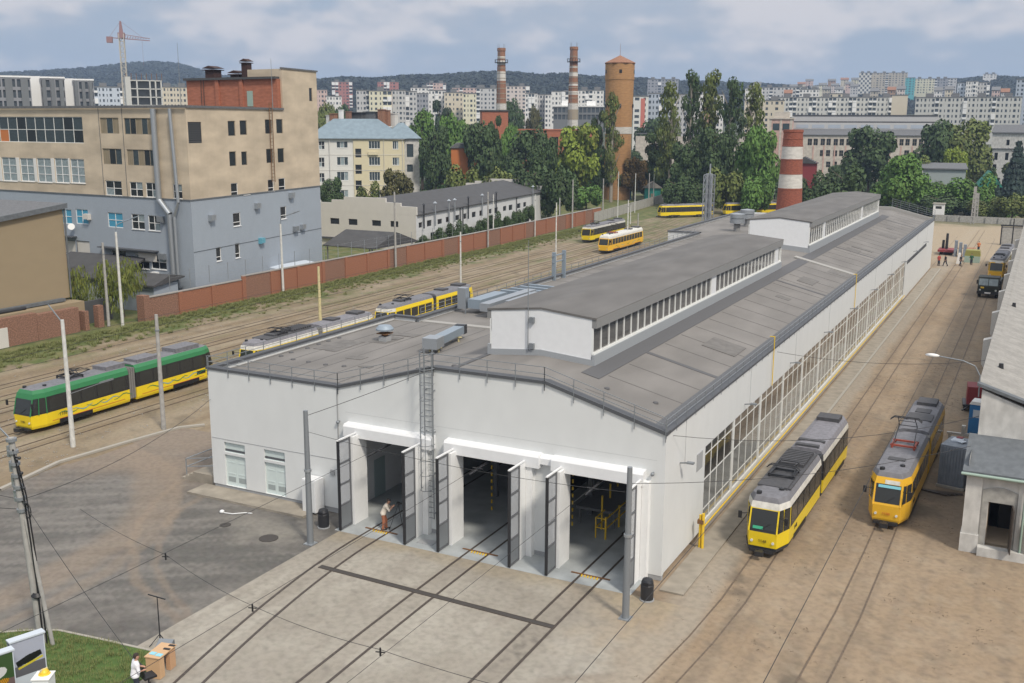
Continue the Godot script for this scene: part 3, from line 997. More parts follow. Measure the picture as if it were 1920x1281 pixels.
	mb.prism([Vector2(-18.4, 7.18), Vector2(-12.4, 8.88), Vector2(-6.16, 8.88), Vector2(0.06, 7.16), Vector2(0.06, 7.34), Vector2(-6.1, 9.03), Vector2(-12.46, 9.03), Vector2(-18.4, 7.34)], Vector3(0, 0, -0.42), Vector3.RIGHT, Vector3.UP, Vector3(0, 0, 0.5))
	mb.box(-27.75, 7.19, -0.4, -18.4, 7.33, 0.09)
	mb.box(-27.75, 7.19, -19.3, -27.3, 7.33, -0.4)
	mb.box(-27.3, 7.19, -19.3, -25.2, 7.33, -18.9)
	mb.box(-25.7, 7.19, -88, -25.2, 7.33, -19.3)
	mb.box(-29.7, 7.19, L, -29.2, 7.33, -88)
	mb.box(-29.7, 7.19, -88.3, -25.2, 7.33, -87.7)
	mb.box(-0.4, 7.19, L, 0.07, 7.3, -0.42)
	part("parapet_cap", mb, "trim", d)
	mb = MB.new()
	mb.obox(Vector3(-1.0, 7.22, -0.5), Vector3(0.62, -0.15, 0), Vector3(0, 0.02, 0), Vector3(0, 0, L + 1.0))
	part("eave_gutter", mb, "gutter", d)
	mb = MB.new()
	mb.obox(Vector3(-6.2, 8.475, -4.5), Vector3(1.0, -0.245, 0), Vector3(0, 0.015, 0), Vector3(0, 0, -109.5))
	for q in [-11.8, -43.9, -71.5, -109.0]:
		mb.obox(Vector3(-5.2, 8.222, q + 0.2), Vector3(4.3, -1.055, 0), Vector3(0, 0.015, 0), Vector3(0, 0, -0.4))
	mb.obox(Vector3(-12.4, 8.47, -0.5), Vector3(-0.6, -0.143, 0), Vector3(0, 0.015, 0), Vector3(0, 0, -8))
	mb.obox(Vector3(-18.3, 6.955, -0.5), Vector3(-0.35, 0, 0), Vector3(0, 0.015, 0), Vector3(0, 0, -18))
	part("roof_strip", mb, "roof_strip", d)
	mb = MB.new()
	mb.obox(Vector3(-6.6, 8.56, -57.2), Vector3(5.7, -1.4, 0), Vector3(0, 0.1, 0), Vector3(0, 0, -0.9))
	part("fire_wall_band", mb, "roof_band", d)
	mb = MB.new()
	mb.box(-25.0, 6.95, -19.6, -18.8, 7.05, -19.0)
	part("fire_wall_band", mb, "roof_band", d)
	mb = MB.new()
	mb.prism([Vector2(-6.16, 8.46), Vector2(-0.3, 7.02), Vector2(-0.3, 7.5), Vector2(-6.16, 8.95), Vector2(-12.4, 8.95), Vector2(-18.5, 7.5), Vector2(-18.5, 7.02), Vector2(-12.4, 8.46), Vector2(-9.27, 8.75)], Vector3(0, 0, L - 0.02), Vector3.RIGHT, Vector3.UP, Vector3(0, 0, 0.5))
	part("fire_wall_band", mb, "roof_band", d)
	mb = MB.new()
	for k in 40:
		var q = -2.5 - k * 3.05
		mb.obox(Vector3(-5.1, 8.192, q), Vector3(4.1, -1.005, 0), Vector3(0, 0.012, 0), Vector3(0, 0, -0.07))
		if k < 28 and k > 6:
			mb.box(-25.1, 6.95, q - 0.07, -18.8, 6.962, q)
	for k in 6:
		mb.box(-27.2 + k * 1.5, 6.95, -18.8, -27.13 + k * 1.5, 6.96, -0.6)
	part("roof_seam", mb, "roofing_top", d)
	var pr := RandomNumberGenerator.new()
	pr.seed = 3
	for k in 16:
		var w = pr.randf_range(0.5, 2.2)
		var l = pr.randf_range(0.6, 3.0)
		mb = MB.new()
		if k % 2:
			var x = pr.randf_range(-4.8, -3.0)
			mb.obox(Vector3(x, 7.0 + (-x - 0.25) * 0.245 + 0.004, pr.randf_range(-100, -6)), Vector3(w, -w * 0.245, 0), Vector3(0, 0.015 + k * 0.002, 0), Vector3(0, 0, -l))
		else:
			var x = pr.randf_range(-26.5, -20.5)
			var zz = pr.randf_range(-16, -3)
			mb.box(x, 6.951, zz, x + w, 6.966 + k * 0.002, zz + l * 0.6)
		part("roof_patch", mb, "roof_patch", d)
	for k in 14:
		mb = MB.new()
		var p = [[-26.75, -5.4], [-26.85, -6.5], [-26.75, -8.0], [-26.85, -9.3], [-26.9, -10.4], [-26.9, -11.6], [-25.5, -5.0], [-24.25, -4.9], [-22.9, -4.8], [-21.7, -5.0], [-16.0, -4.2], [-13.2, -3.4], [-4.4, -3.6], [-2.0, -4.2]][k]
		var y = 6.95 if p[0] < -18.5 else 7.0 + (-p[0] - 0.25) * 0.245 if p[0] > -6.16 else 7.0 + (p[0] + 18.5) * 0.238
		mb.lathe([Vector2(0.16, y), Vector2(0.13, y + 0.07), Vector2(0.0, y + 0.1)], Vector3(p[0], 0, p[1]), 8)
		part("roof_outlet", mb, "roof_strip", d)
	# railings round the roof edge
	mb = MB.new()
	var front = [[-27.6, 7.3], [-18.4, 7.3], [-12.4, 9.0], [-6.16, 9.0], [0.0, 7.3]]
	for k in 4:
		var a = Vector3(front[k][0], front[k][1], 0.02)
		var b = Vector3(front[k + 1][0], front[k + 1][1], 0.02)
		for h in [0.35, 0.7]:
			mb.beam(a + Vector3(0, h, 0), b + Vector3(0, h, 0), 0.03, 0.03)
		var m = int((b - a).length() / 1.5)
		for j in m + 1:
			var p = a.lerp(b, float(j) / m)
			mb.beam(p + Vector3(0, -0.45, 0.06), p + Vector3(0, 0.7, 0.06), 0.035, 0.035)
	part("railing", mb, "steel_grey", d)
	mb = MB.new()
	for h in [0.3, 0.6]:
		mb.beam(Vector3(0.0, 7.3 + h, 0), Vector3(0.0, 7.3 + h, L), 0.03, 0.03)
		mb.beam(Vector3(-25.4, 7.3 + h, -19.5), Vector3(-25.4, 7.3 + h, -88), 0.03, 0.03)
		mb.beam(Vector3(-27.6, 7.3 + h, 0), Vector3(-27.6, 7.3 + h, -19), 0.03, 0.03)
	for j in 83:
		mb.beam(Vector3(0.0, 7.0, -1.5 * j), Vector3(0.0, 7.9, -1.5 * j), 0.035, 0.035)
	for j in 12:
		mb.beam(Vector3(-27.6, 7.2, -1.6 * j), Vector3(-27.6, 7.9, -1.6 * j), 0.035, 0.035)
	for j in 40:
		mb.beam(Vector3(-25.4, 7.2, -19.5 - 1.7 * j), Vector3(-25.4, 7.9, -19.5 - 1.7 * j), 0.035, 0.035)
	for h in [0.3, 0.6, 0.9, 1.2]:
		mb.beam(Vector3(-6.2, 8.95 + h, L), Vector3(0, 7.45 + h, L), 0.04, 0.04)
	for j in 6:
		mb.beam(Vector3(-6.2 + j * 1.24, 8.95 - j * 0.3, L), Vector3(-6.2 + j * 1.24, 10.2 - j * 0.3, L), 0.04, 0.04)
	part("railing", mb, "steel_grey", d)
	lantern(d, -6.2, -49.8, 0.0, [-28.3, -48.6])
	lantern(d, -62.5, -110.0, 0.55, [-70.0, -95.0])
	# caged ladder
	mb = MB.new()
	for s in [-12.85, -12.35]:
		mb.beam(Vector3(s, 0.9, 0.22), Vector3(s, 10.0, 0.22), 0.05, 0.05)
	for k in 31:
		mb.beam(Vector3(-12.85, 0.95 + k * 0.29, 0.22), Vector3(-12.35, 0.95 + k * 0.29, 0.22), 0.03, 0.03)
	for k in 10:
		var y = 2.6 + k * 0.8
		var ring = []
		for j in 9:
			var an = PI * j / 8.0
			ring.append(Vector3(-12.6 - cos(an) * 0.36, y, 0.22 + sin(an) * 0.65))
		mb.tube(ring, 0.02, 4)
	for j in [1, 3, 5, 7]:
		var an = PI * j / 8.0
		mb.beam(Vector3(-12.6 - cos(an) * 0.36, 2.6, 0.22 + sin(an) * 0.65), Vector3(-12.6 - cos(an) * 0.36, 9.9, 0.22 + sin(an) * 0.65), 0.025, 0.025)
	for y in [1.2, 3.4, 5.6, 7.8]:
		for s in [-12.85, -12.35]:
			mb.beam(Vector3(s, y, 0.0), Vector3(s, y, 0.22), 0.05, 0.05)
	part("caged_ladder", mb, "steel_grey", d)
	# small fittings on the walls
	for q in [[-18.4, 5.35], [-0.55, 5.3]]:
		mb = MB.new()
		mb.cyl(Vector3(q[0], q[1], 0), Vector3(q[0], q[1], 0.14), 0.05, 0.05, 6)
		mb.ball(Vector3(q[0], q[1] - 0.04, 0.16), v3(0.1), 5)
		part("wall_camera", mb, "steel_grey", d)
	mb = MB.new()
	mb.box(-19.05, 2.2, 0.03, -18.8, 2.5, 0.12)
	part("meter_box", mb, "plinth", d)
	for k in 10:
		mb = MB.new()
		var zz = -2.2 - k * 12.0
		mb.beam(Vector3(0, 5.2, zz), Vector3(0.45, 5.28, zz), 0.06, 0.06)
		mb.box(0.35, 5.24, zz - 0.12, 0.7, 5.32, zz + 0.12)
		part("wall_lamp", mb, "steel_grey", d)
	mb = MB.new()
	mb.box(0.0, 3.9, -5.9, 0.05, 4.8, -5.0)
	part("wall_vent", mb, "plinth", d)
	for q in [-20.6, -52.0]:
		mb = MB.new()
		mb.cyl(Vector3(0.1, 4.9, q), Vector3(0.1, 8.1, q), 0.03, 0.03, 6)
		mb.beam(Vector3(0.1, 8.05, q), Vector3(-0.2, 8.05, q), 0.05, 0.05)
		part("gas_vent_pipe", mb, "yellow_paint", d)
	for x in [-15.2, -9.2, -3.1]:
		mb = MB.new()
		mb.beam(Vector3(x, 4.42, 2.0), Vector3(x, 4.62, -5.5), 0.07, 0.06)
		for q in [1.2, -0.6, -2.4]:
			mb.beam(Vector3(x - 0.3, 4.52 - q * 0.027, q), Vector3(x + 0.3, 4.52 - q * 0.027, q), 0.04, 0.04)
		part("contact_bar", mb, "black_metal", d)
	# inside: partition walls, lining, pits, platforms
	mb = MB.new()
	mb.box(-18.48, 0, L + 0.3, -18.3, 6.9, -0.32)
	part("inner_partition", mb, "white_paint", d)
	mb = MB.new()
	mb.box(-18.28, 0.02, -4.0, -18.24, 2.25, -2.95)
	part("inner_door", mb, "door_grey", d)
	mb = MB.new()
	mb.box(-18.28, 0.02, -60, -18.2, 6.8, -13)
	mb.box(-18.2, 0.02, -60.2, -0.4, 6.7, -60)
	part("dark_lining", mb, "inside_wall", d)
	mb = MB.new()
	for k in 9:
		mb.beam(Vector3(-18.4, 6.2, -1.5 - k * 6.2), Vector3(-0.3, 6.2, -1.5 - k * 6.2), 0.25, 0.5)
	for x in [-15.0, -9.2, -3.1]:
		mb.beam(Vector3(x - 1.2, 5.4, -0.6), Vector3(x - 1.2, 5.4, -58), 0.12, 0.2)
		mb.beam(Vector3(x + 1.2, 5.4, -0.6), Vector3(x + 1.2, 5.4, -58), 0.12, 0.2)
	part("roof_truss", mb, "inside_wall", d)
	mb = MB.new()
	for x in [-6.3, -12.2]:
		for k in 9:
			mb = MB.new()
			mb.box(x - 0.12, 0.02, -6.5 - k * 6.2, x + 0.12, 8.0, -6.26 - k * 6.2)
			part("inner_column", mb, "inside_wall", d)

	for x in [-11.4, -6.5]:
		mb = MB.new()
		for k in 11:
			mb.col = Color(1, 1, 1)
			mb.box(x - 0.035, 0.02 + k * 0.4, -4.4, x + 0.035, 0.22 + k * 0.4, -4.33)
		part("striped_post", mb, "yellow_paint", d)
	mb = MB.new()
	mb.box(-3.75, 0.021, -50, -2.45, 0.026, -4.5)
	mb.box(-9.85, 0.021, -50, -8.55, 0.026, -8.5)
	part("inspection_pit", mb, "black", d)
	mb = MB.new()
	mb.box(-6.4, 0.95, -50, -4.2, 1.1, -4.6)
	for k in 8:
		for x in [-6.3, -4.35]:
			mb.box(x - 0.05, 0.02, -5.0 - k * 4, x + 0.05, 0.95, -4.9 - k * 4)
	part("work_platform", mb, "inside_wall", d)
	mb = MB.new()
	for k in 12:
		var zz = -3.4 - k * 1.9
		mb.beam(Vector3(-4.2, 0.02, zz), Vector3(-4.2, 1.25, zz), 0.08, 0.08)
		mb.beam(Vector3(-4.9 - 0.3 * (k % 3), 0.02, zz - 1.2), Vector3(-4.9 - 0.3 * (k % 3), 1.9, zz - 1.2), 0.08, 0.08)
	for h in [0.6, 1.13]:
		mb.beam(Vector3(-4.2, h, -3.4), Vector3(-4.2, h, -24.0), 0.05, 0.05)
		mb.beam(Vector3(-4.2, h, -3.4), Vector3(-4.75, h, -3.4), 0.05, 0.05)
		mb.beam(Vector3(-4.75, h, -3.4), Vector3(-4.75, h, -4.6), 0.05, 0.05)
	mb.beam(Vector3(-4.75, 0.02, -3.4), Vector3(-4.75, 1.15, -3.4), 0.06, 0.06)
	for k in 3:
		for j in 5:
			mb.beam(Vector3(-3.9 + k * 0.02, 0.3 + j * 0.25, -6.0 - k * 3.0), Vector3(-3.9, 0.3 + j * 0.25, -6.5 - k * 3.0), 0.04, 0.04)
		for s in 2:
			mb.beam(Vector3(-3.9, 0.02, -6.0 - k * 3.0 - s * 0.5), Vector3(-3.9, 1.6, -6.0 - k * 3.0 - s * 0.5), 0.05, 0.05)
	part("platform_railing", mb, "yellow_paint", d)


func lantern(d: Node3D, z0: float, z1: float, dy: float, blanks: Array) -> void:
	var n := Node3D.new()
	n.name = "roof_lantern"
	d.add_child(n, true)
	var mb := MB.new()
	var b = 8.42 + dy * 0.3
	var e = [Vector2(-6.36, b + 0.35), Vector2(-6.36, 10.95 + dy), Vector2(-9.35, 11.27 + dy), Vector2(-12.42, 10.95 + dy), Vector2(-12.42, b + 0.35), Vector2(-9.35, b + 0.6)]
	mb.prism(e, Vector3(0, 0, z0 - 0.2), Vector3.RIGHT, Vector3.UP, Vector3(0, 0, 0.2))
	part("end_wall", mb, "white_paint", n)
	mb = MB.new()
	mb.prism(e, Vector3(0, 0, z1), Vector3.RIGHT, Vector3.UP, Vector3(0, 0, 0.2))
	part("end_wall", mb, "white_paint", n)
	mb = MB.new()
	mb.prism([Vector2(-6.3, 8.3), Vector2(-6.14, 8.3), Vector2(-6.14, b + 0.63), Vector2(-6.3, b + 0.63)], Vector3(0, 0, z1 - 0.05), Vector3.RIGHT, Vector3.UP, Vector3(0, 0, z0 - z1 + 0.12))
	mb.prism([Vector2(-12.62, 8.3), Vector2(-12.46, 8.3), Vector2(-12.46, b + 0.63), Vector2(-12.62, b + 0.63)], Vector3(0, 0, z1 - 0.05), Vector3.RIGHT, Vector3.UP, Vector3(0, 0, z0 - z1 + 0.12))
	mb.prism([Vector2(-6.3, 8.35), Vector2(-6.3, b + 0.36), Vector2(-9.35, b + 0.62), Vector2(-12.46, b + 0.36), Vector2(-12.46, 8.35), Vector2(-9.35, 8.6)], Vector3(0, 0, z0 + 0.0), Vector3.RIGHT, Vector3.UP, Vector3(0, 0, 0.07))
	part("upstand", mb, "upstand", n)
	mb = MB.new()
	mb.prism([Vector2(-6.1, 10.95 + dy), Vector2(-6.1, 11.06 + dy), Vector2(-9.35, 11.38 + dy), Vector2(-12.65, 11.06 + dy), Vector2(-12.65, 10.95 + dy), Vector2(-9.35, 11.27 + dy)], Vector3(0, 0, z1 - 0.15), Vector3.RIGHT, Vector3.UP, Vector3(0, 0, z0 - z1 + 0.2))
	part("lantern_roof", mb, "roofing_top", n)
	mb = MB.new()
	mb.box(-6.36, 10.5 + dy, z1, -6.08, 11.02 + dy, z0)
	mb.box(-12.67, 10.5 + dy, z1, -12.42, 11.02 + dy, z0)
	part("fascia", mb, "fascia", n)
	mb = MB.new()
	var zs = []
	var z = z0 - 0.05
	while z > z1 + 0.4:
		zs.append(z)
		mb.box(-6.36, b + 0.63, z - 0.04, -6.28, 10.5 + dy, z + 0.04)
		mb.box(-12.5, b + 0.63, z - 0.05, -12.4, 10.5 + dy, z + 0.05)
		z -= 1.15
	mb.box(-6.4, b + 0.63, z1, -6.2, b + 0.72, z0)
	mb.box(-6.4, b + 0.63, z1, -6.22, 10.5 + dy, z1 + 0.1)
	part("mullion_frame", mb, "mullion", n)
	mb = MB.new()
	mb.box(-0.006, 0, -1.15, 0.006, 10.5 + dy - b - 0.63, 0)
	var pm = mb.mesh()
	for q in zs:
		var blank = false
		for bz in blanks:
			if absf(bz - q + 0.5) < 0.6:
				blank = true
		if blank:
			mb = MB.new()
			mb.box(-6.4, b + 0.63, q - 1.1, -6.24, 10.5 + dy, q)
			part("blank_panel", mb, "white_paint", n)
		else:
			var o = part("pane", pm, "pane", n)
			o.position = Vector3(-6.32, b + 0.63, q)
	mb = MB.new()
	mb.box(-12.46, b + 0.63, z1, -12.44, 10.5 + dy, z0)
	part("rear_glazing", mb, "pane", n)


func make_roof_fittings() -> void:
	var t = thing("roof_fan", "round roof fan with a domed hood on the flat left wing", "roof fan", Vector3(-23.7, 6.95, -12.3))
	var mb := MB.new()
	mb.box(-0.3, 0, -0.3, 0.3, 0.35, 0.3)
	part("curb", mb, "plinth", t)
	mb = MB.new()
	mb.cyl(Vector3(0, 0.35, 0), Vector3(0, 0.75, 0), 0.22, 0.22, 10)
	mb.box(-0.4, 0.5, -0.4, 0.4, 0.56, 0.4)
	part("motor", mb, "rust_bar", t)
	mb = MB.new()
	mb.lathe([Vector2(0.0, 1.12), Vector2(0.42, 1.05), Vector2(0.6, 0.85), Vector2(0.6, 0.75), Vector2(0.0, 0.75)], Vector3.ZERO, 14)
	part("hood", mb, "galv_blue", t)
	t = thing("air_handler", "small blue grey ventilation duct on legs in front of the roof lantern", "air duct", Vector3(-19.3, 6.95, -12.6), 8.0)
	mb = MB.new()
	mb.box(-0.35, 0.4, -2.6, 0.35, 0.9, 2.2)
	part("duct", mb, "galv_blue", t)
	mb = MB.new()
	mb.box(-0.5, 0.32, 1.2, 0.5, 1.0, 2.4)
	part("filter_box", mb, "galv", t)
	mb = MB.new()
	mb.box(-0.36, 0.35, -3.1, 0.36, 0.95, -2.6)
	part("louvre", mb, "black_metal", t)
	for k in 2:
		mb = MB.new()
		for s in [-0.3, 0.3]:
			mb.box(s - 0.05, 0, -1.8 + k * 3.4, s + 0.05, 0.35, -1.7 + k * 3.4)
		mb.box(-0.5, 0.28, -1.85 + k * 3.4, 0.5, 0.34, -1.65 + k * 3.4)
		part("leg_frame", mb, "yellow_pole", t)
	t = thing("ventilation_unit", "large tangle of blue grey ventilation ducts beside the roof lantern", "ventilation unit", Vector3(-22.4, 6.95, -28.0))
	mb = MB.new()
	mb.box(-1.5, 0.4, -0.2, -0.4, 1.1, 4.2)
	part("fan_casing", mb, "galv_blue", t)
	mb = MB.new()
	mb.box(0.2, 0.5, -2.6, 1.0, 1.1, 5.4)
	mb.box(1.6, 0.4, -1.0, 2.3, 1.2, 4.0)
	part("supply_duct", mb, "galv", t)
	mb = MB.new()
	for k in 4:
		mb.obox(Vector3(-1.6, 0.5 + 0.08 * k, -6.8 + k * 1.7), Vector3(4.0, 0, 0.5), Vector3(0, 0.3, 0), Vector3(0, 0, 0.35))
	part("cross_duct", mb, "galv_blue", t)
	mb = MB.new()
	for k in 9:
		mb.ball(Vector3(1.35 + 0.3 * (k % 2), 0.45, 4.4 - k * 0.8), Vector3(0.28, 0.35, 0.28), 5)
	part("flexible_hose", mb, "steel_grey", t)
	mb = MB.new()
	for k in 6:
		for x in [-1.5, 0.6, 2.2]:
			mb.box(x - 0.04, 0, -7 + k * 2.3, x + 0.04, 0.6, -6.92 + k * 2.3)
	part("leg_frame", mb, "steel_grey", t)
	mb = MB.new()
	mb.box(-2.4, 0.3, 3.6, -1.7, 1.9, 4.2)
	part("silencer", mb, "galv", t)
	t = thing("pipe_frame", "blue steel pipe frame standing at the left roof edge", "pipe frame", Vector3(-25.2, 6.95, -42.3))
	for k in 2:
		mb = MB.new()
		mb.box(-0.2 + k * 0.1, 0, -0.12 - k * 2.0, 0.12 + k * 0.1, 2.6, 0.12 - k * 2.0)
		part("duct_riser", mb, "galv_blue", t)
	for h in [1.7, 2.3]:
		mb = MB.new()
		mb.beam(Vector3(0, h, 0.3), Vector3(0, h, -2.4), 0.1, 0.1)
		part("cross_bar", mb, "galv_blue", t)
	t = thing("lightning_rod", "thin lightning rod rising from the front of the near roof lantern", "lightning rod", Vector3(-10.08, 8.9, -6.08))
	mb = MB.new()
	mb.cyl(Vector3.ZERO, Vector3(0, 6.1, 0), 0.035, 0.015, 6)
	part("rod", mb, "steel_grey", t)
	for h in [0.3, 1.75]:
		mb = MB.new()
		mb.box(0.08, h - 0.15, -0.12, 0.36, h + 0.15, 0.06)
		part("wall_clamp", mb, "steel_grey", t)
	for k in 2:
		t = thing("roof_tank", ["round galvanised roof ventilator on a post, left of two behind the near lantern", "round galvanised roof ventilator on a post, right of two behind the near lantern"][k], "roof ventilator", Vector3(-22.3 - k * 0.6, 6.95, -95.0 - k * 7.5), 0.0, "roof ventilators behind the near lantern")
		mb = MB.new()
		mb.cyl(Vector3.ZERO, Vector3(0, 1.0, 0), 0.45, 0.45, 12)
		part("post", mb, "fascia", t)
		mb = MB.new()
		mb.lathe([Vector2(0.3, 1.0), Vector2(1.0, 1.1), Vector2(1.0, 1.7), Vector2(0.85, 1.75), Vector2(1.0, 1.8), Vector2(1.0, 2.35), Vector2(0.0, 2.5)], Vector3.ZERO, 16)
		part("cowl", mb, "galv", t)
	t = thing("flue_tower", "tall square silver flue tower beside the depot's rear wing", "flue tower", Vector3(-37.0, 0, -131.0))
	mb = MB.new()
	for s in [[-0.75, -0.75], [0.75, -0.75], [0.75, 0.75], [-0.75, 0.75]]:
		mb.beam(Vector3(s[0], 0, s[1]), Vector3(s[0], 12.6, s[1]), 0.14, 0.14)
	for k in 8:
		var y = k * 1.6
		for q in [[-0.75, -0.75, 0.75, -0.75], [0.75, -0.75, 0.75, 0.75], [0.75, 0.75, -0.75, 0.75], [-0.75, 0.75, -0.75, -0.75]]:
			mb.beam(Vector3(q[0], y, q[1]), Vector3(q[2], y + 1.5, q[3]), 0.08, 0.08)
			mb.beam(Vector3(q[0], y + 1.5, q[1]), Vector3(q[2], y + 1.5, q[3]), 0.08, 0.08)
	part("lattice", mb, "galv", t)
	for k in 3:
		mb = MB.new()
		var p = Vector3([-0.3, 0.3, 0.0][k], 0, [0.2, 0.2, -0.3][k])
		mb.cyl(p, p + Vector3(0, 12.9 + (1.6 if k == 2 else 0.0), 0), 0.3 if k < 2 else 0.14, 0.3 if k < 2 else 0.14, 10)
		part("flue_pipe", mb, "galv", t)
	# things standing against the walls
	t = thing("gas_post", "yellow gas riser with a long yellow pipe along the glazed wall", "gas pipe", Vector3(0.45, 0.07, -4.6))
	mb = MB.new()
	mb.cyl(Vector3.ZERO, Vector3(0, 1.75, 0), 0.07, 0.07, 8)
	mb.cyl(Vector3(0.16, 0, 0.05), Vector3(0.16, 1.85, 0.05), 0.08, 0.08, 8)
	part("riser", mb, "yellow_paint", t)
	mb = MB.new()
	mb.box(-0.12, 1.3, -0.08, 0.2, 1.5, 0.16)
	part("valve", mb, "rust_bar", t)
	mb = MB.new()
	mb.tube([Vector3(0, 0.8, 0), Vector3(0, 0.62, -0.4), Vector3(-0.25, 0.5, -1.6), Vector3(-0.25, 0.5, -86)], 0.045, 6)
	part("pipe_run", mb, "yellow_paint", t)
	var bin = thing("litter_bin", "black round litter bin with domed lid left of the first gateway", "litter bin", Vector3(-18.15, 0.01, 2.0), 0.0, "black litter bins by the gateways")
	mb = MB.new()
	mb.lathe([Vector2(0.0, 0.02), Vector2(0.26, 0.02), Vector2(0.27, 0.66), Vector2(0.25, 0.68), Vector2(0.25, 0.78), Vector2(0.2, 0.9), Vector2(0.0, 0.98)], Vector3.ZERO, 14)
	part("drum", mb, "black_metal", bin)
	mb = MB.new()
	mb.box(-0.12, 0.7, 0.2, 0.12, 0.82, 0.262)
	part("mouth", mb, "black", bin)
	mb = MB.new()
	mb.cyl(Vector3.ZERO, Vector3(0, 0.05, 0), 0.3, 0.3, 12)
	part("base", mb, "plinth", bin)
	bin.scale = v3(1.12)
	dup(bin, Vector3(0.07, 0.01, 2.15), 0.0, "black round litter bin with domed lid at the depot's right front corner")
	t = thing("wall_cabinet", "white metal cabinet against the wing wall beside the gates", "cabinet", Vector3(-20.1, 0.13, 0.5))
	mb = MB.new()
	mb.box(-0.35, 0, -0.42, 0.55, 1.85, 0.35)
	part("housing", mb, "white_paint", t)
	mb = MB.new()
	mb.box(-0.3, 0.05, 0.35, 0.5, 1.78, 0.365)
	part("door", mb, "white_panel", t)
	t = thing("entrance_ramp", "concrete side steps with grey railing at the wing's left corner", "steps", Vector3(-28.9, 0, -2.2))
	mb = MB.new()
	for k in 4:
		mb.box(-1.5 + k * 0.3, 0.0, -3.0, -1.2 + k * 0.3 if k < 3 else 1.2, 0.15 + k * 0.15, 2.0)
	part("step", mb, "slab", t)
	mb = MB.new()
	for q in [Vector3(-1.2, 0.2, 1.9), Vector3(1.0, 0.6, 1.9), Vector3(-1.2, 0.2, -2.9), Vector3(1.0, 0.6, -2.9)]:
		mb.beam(q, q + Vector3(0, 1.1, 0), 0.05, 0.05)
	for h in [0.6, 1.1]:
		mb.beam(Vector3(-1.2, 0.2 + h, 1.9), Vector3(1.0, 0.6 + h, 1.9), 0.05, 0.05)
		mb.beam(Vector3(-1.2, 0.2 + h, 1.9), Vector3(-1.2, 0.2 + h, -2.9), 0.05, 0.05)
	part("handrail", mb, "galv", t)


# ------------------------------------------------------------------ trams
const LV := [[0.32, 0.93, 0.12], [0.5, 0.99, 0.06], [1.28, 1.0, 0.0], [2.42, 0.985, 0.3], [2.74, 0.93, 0.38], [2.98, 0.78, 0.5], [3.06, 0.5, 0.8]]


func loft(mb: MB, st: Array, k0: int, k1: int, nose: int, tail: int, top := false, bottom := false) -> void:
	var pt = func(i: int, k: int, s: float) -> Vector3:
		var z = st[i][0]
		if i == 0:
			z -= LV[k][2] * nose
		if i == st.size() - 1:
			z += LV[k][2] * tail
		return Vector3(s * st[i][1] * LV[k][1], LV[k][0], z)
	var e = st.size() - 1
	for k in range(k0, k1):
		for i in e:
			mb.quad(pt.call(i + 1, k, -1.0), pt.call(i, k, -1.0), pt.call(i, k + 1, -1.0), pt.call(i + 1, k + 1, -1.0))
			mb.quad(pt.call(i, k, 1.0), pt.call(i + 1, k, 1.0), pt.call(i + 1, k + 1, 1.0), pt.call(i, k + 1, 1.0))
		mb.quad(pt.call(0, k, -1.0), pt.call(0, k, 1.0), pt.call(0, k + 1, 1.0), pt.call(0, k + 1, -1.0))
		mb.quad(pt.call(e, k, 1.0), pt.call(e, k, -1.0), pt.call(e, k + 1, -1.0), pt.call(e, k + 1, 1.0))
	for i in e:
		if top:
			mb.quad(pt.call(i, k1, -1.0), pt.call(i, k1, 1.0), pt.call(i + 1, k1, 1.0), pt.call(i + 1, k1, -1.0))
		if bottom:
			mb.quad(pt.call(i, k0, 1.0), pt.call(i, k0, -1.0), pt.call(i + 1, k0, -1.0), pt.call(i + 1, k0, 1.0))


func half_width(st: Array, z: float) -> float:
	for i in st.size() - 1:
		if z <= st[i][0] and z >= st[i + 1][0]:
			return lerpf(st[i][1], st[i + 1][1], (st[i][0] - z) / (st[i][0] - st[i + 1][0]))
	return st[0][1]


func side_pane(st: Array, z0: float, z1: float, y0: float, y1: float, s: float, out := 0.012, zf0 := 0.0, zf1 := 0.0) -> MB:
	var mb := MB.new()
	var w0 = half_width(st, z0)
	var w1 = half_width(st, z1)
	var f0 = 1.0 - 0.015 * clampf((y0 - 1.28) / 1.14, 0, 1)
	var f1 = 1.0 - 0.015 * clampf((y1 - 1.28) / 1.14, 0, 1)
	var a = Vector3(s * (w0 * f0 + out), y0, z0 - zf0)
	var b = Vector3(s * (w1 * f0 + out), y0, z1)
	var c = Vector3(s * (w1 * f1 + out), y1, z1)
	var e = Vector3(s * (w0 * f1 + out), y1, z0 - zf1)
	if s > 0:
		mb.quad(a, b, c, e)
	else:
		mb.quad(b, a, e, c)
	return mb


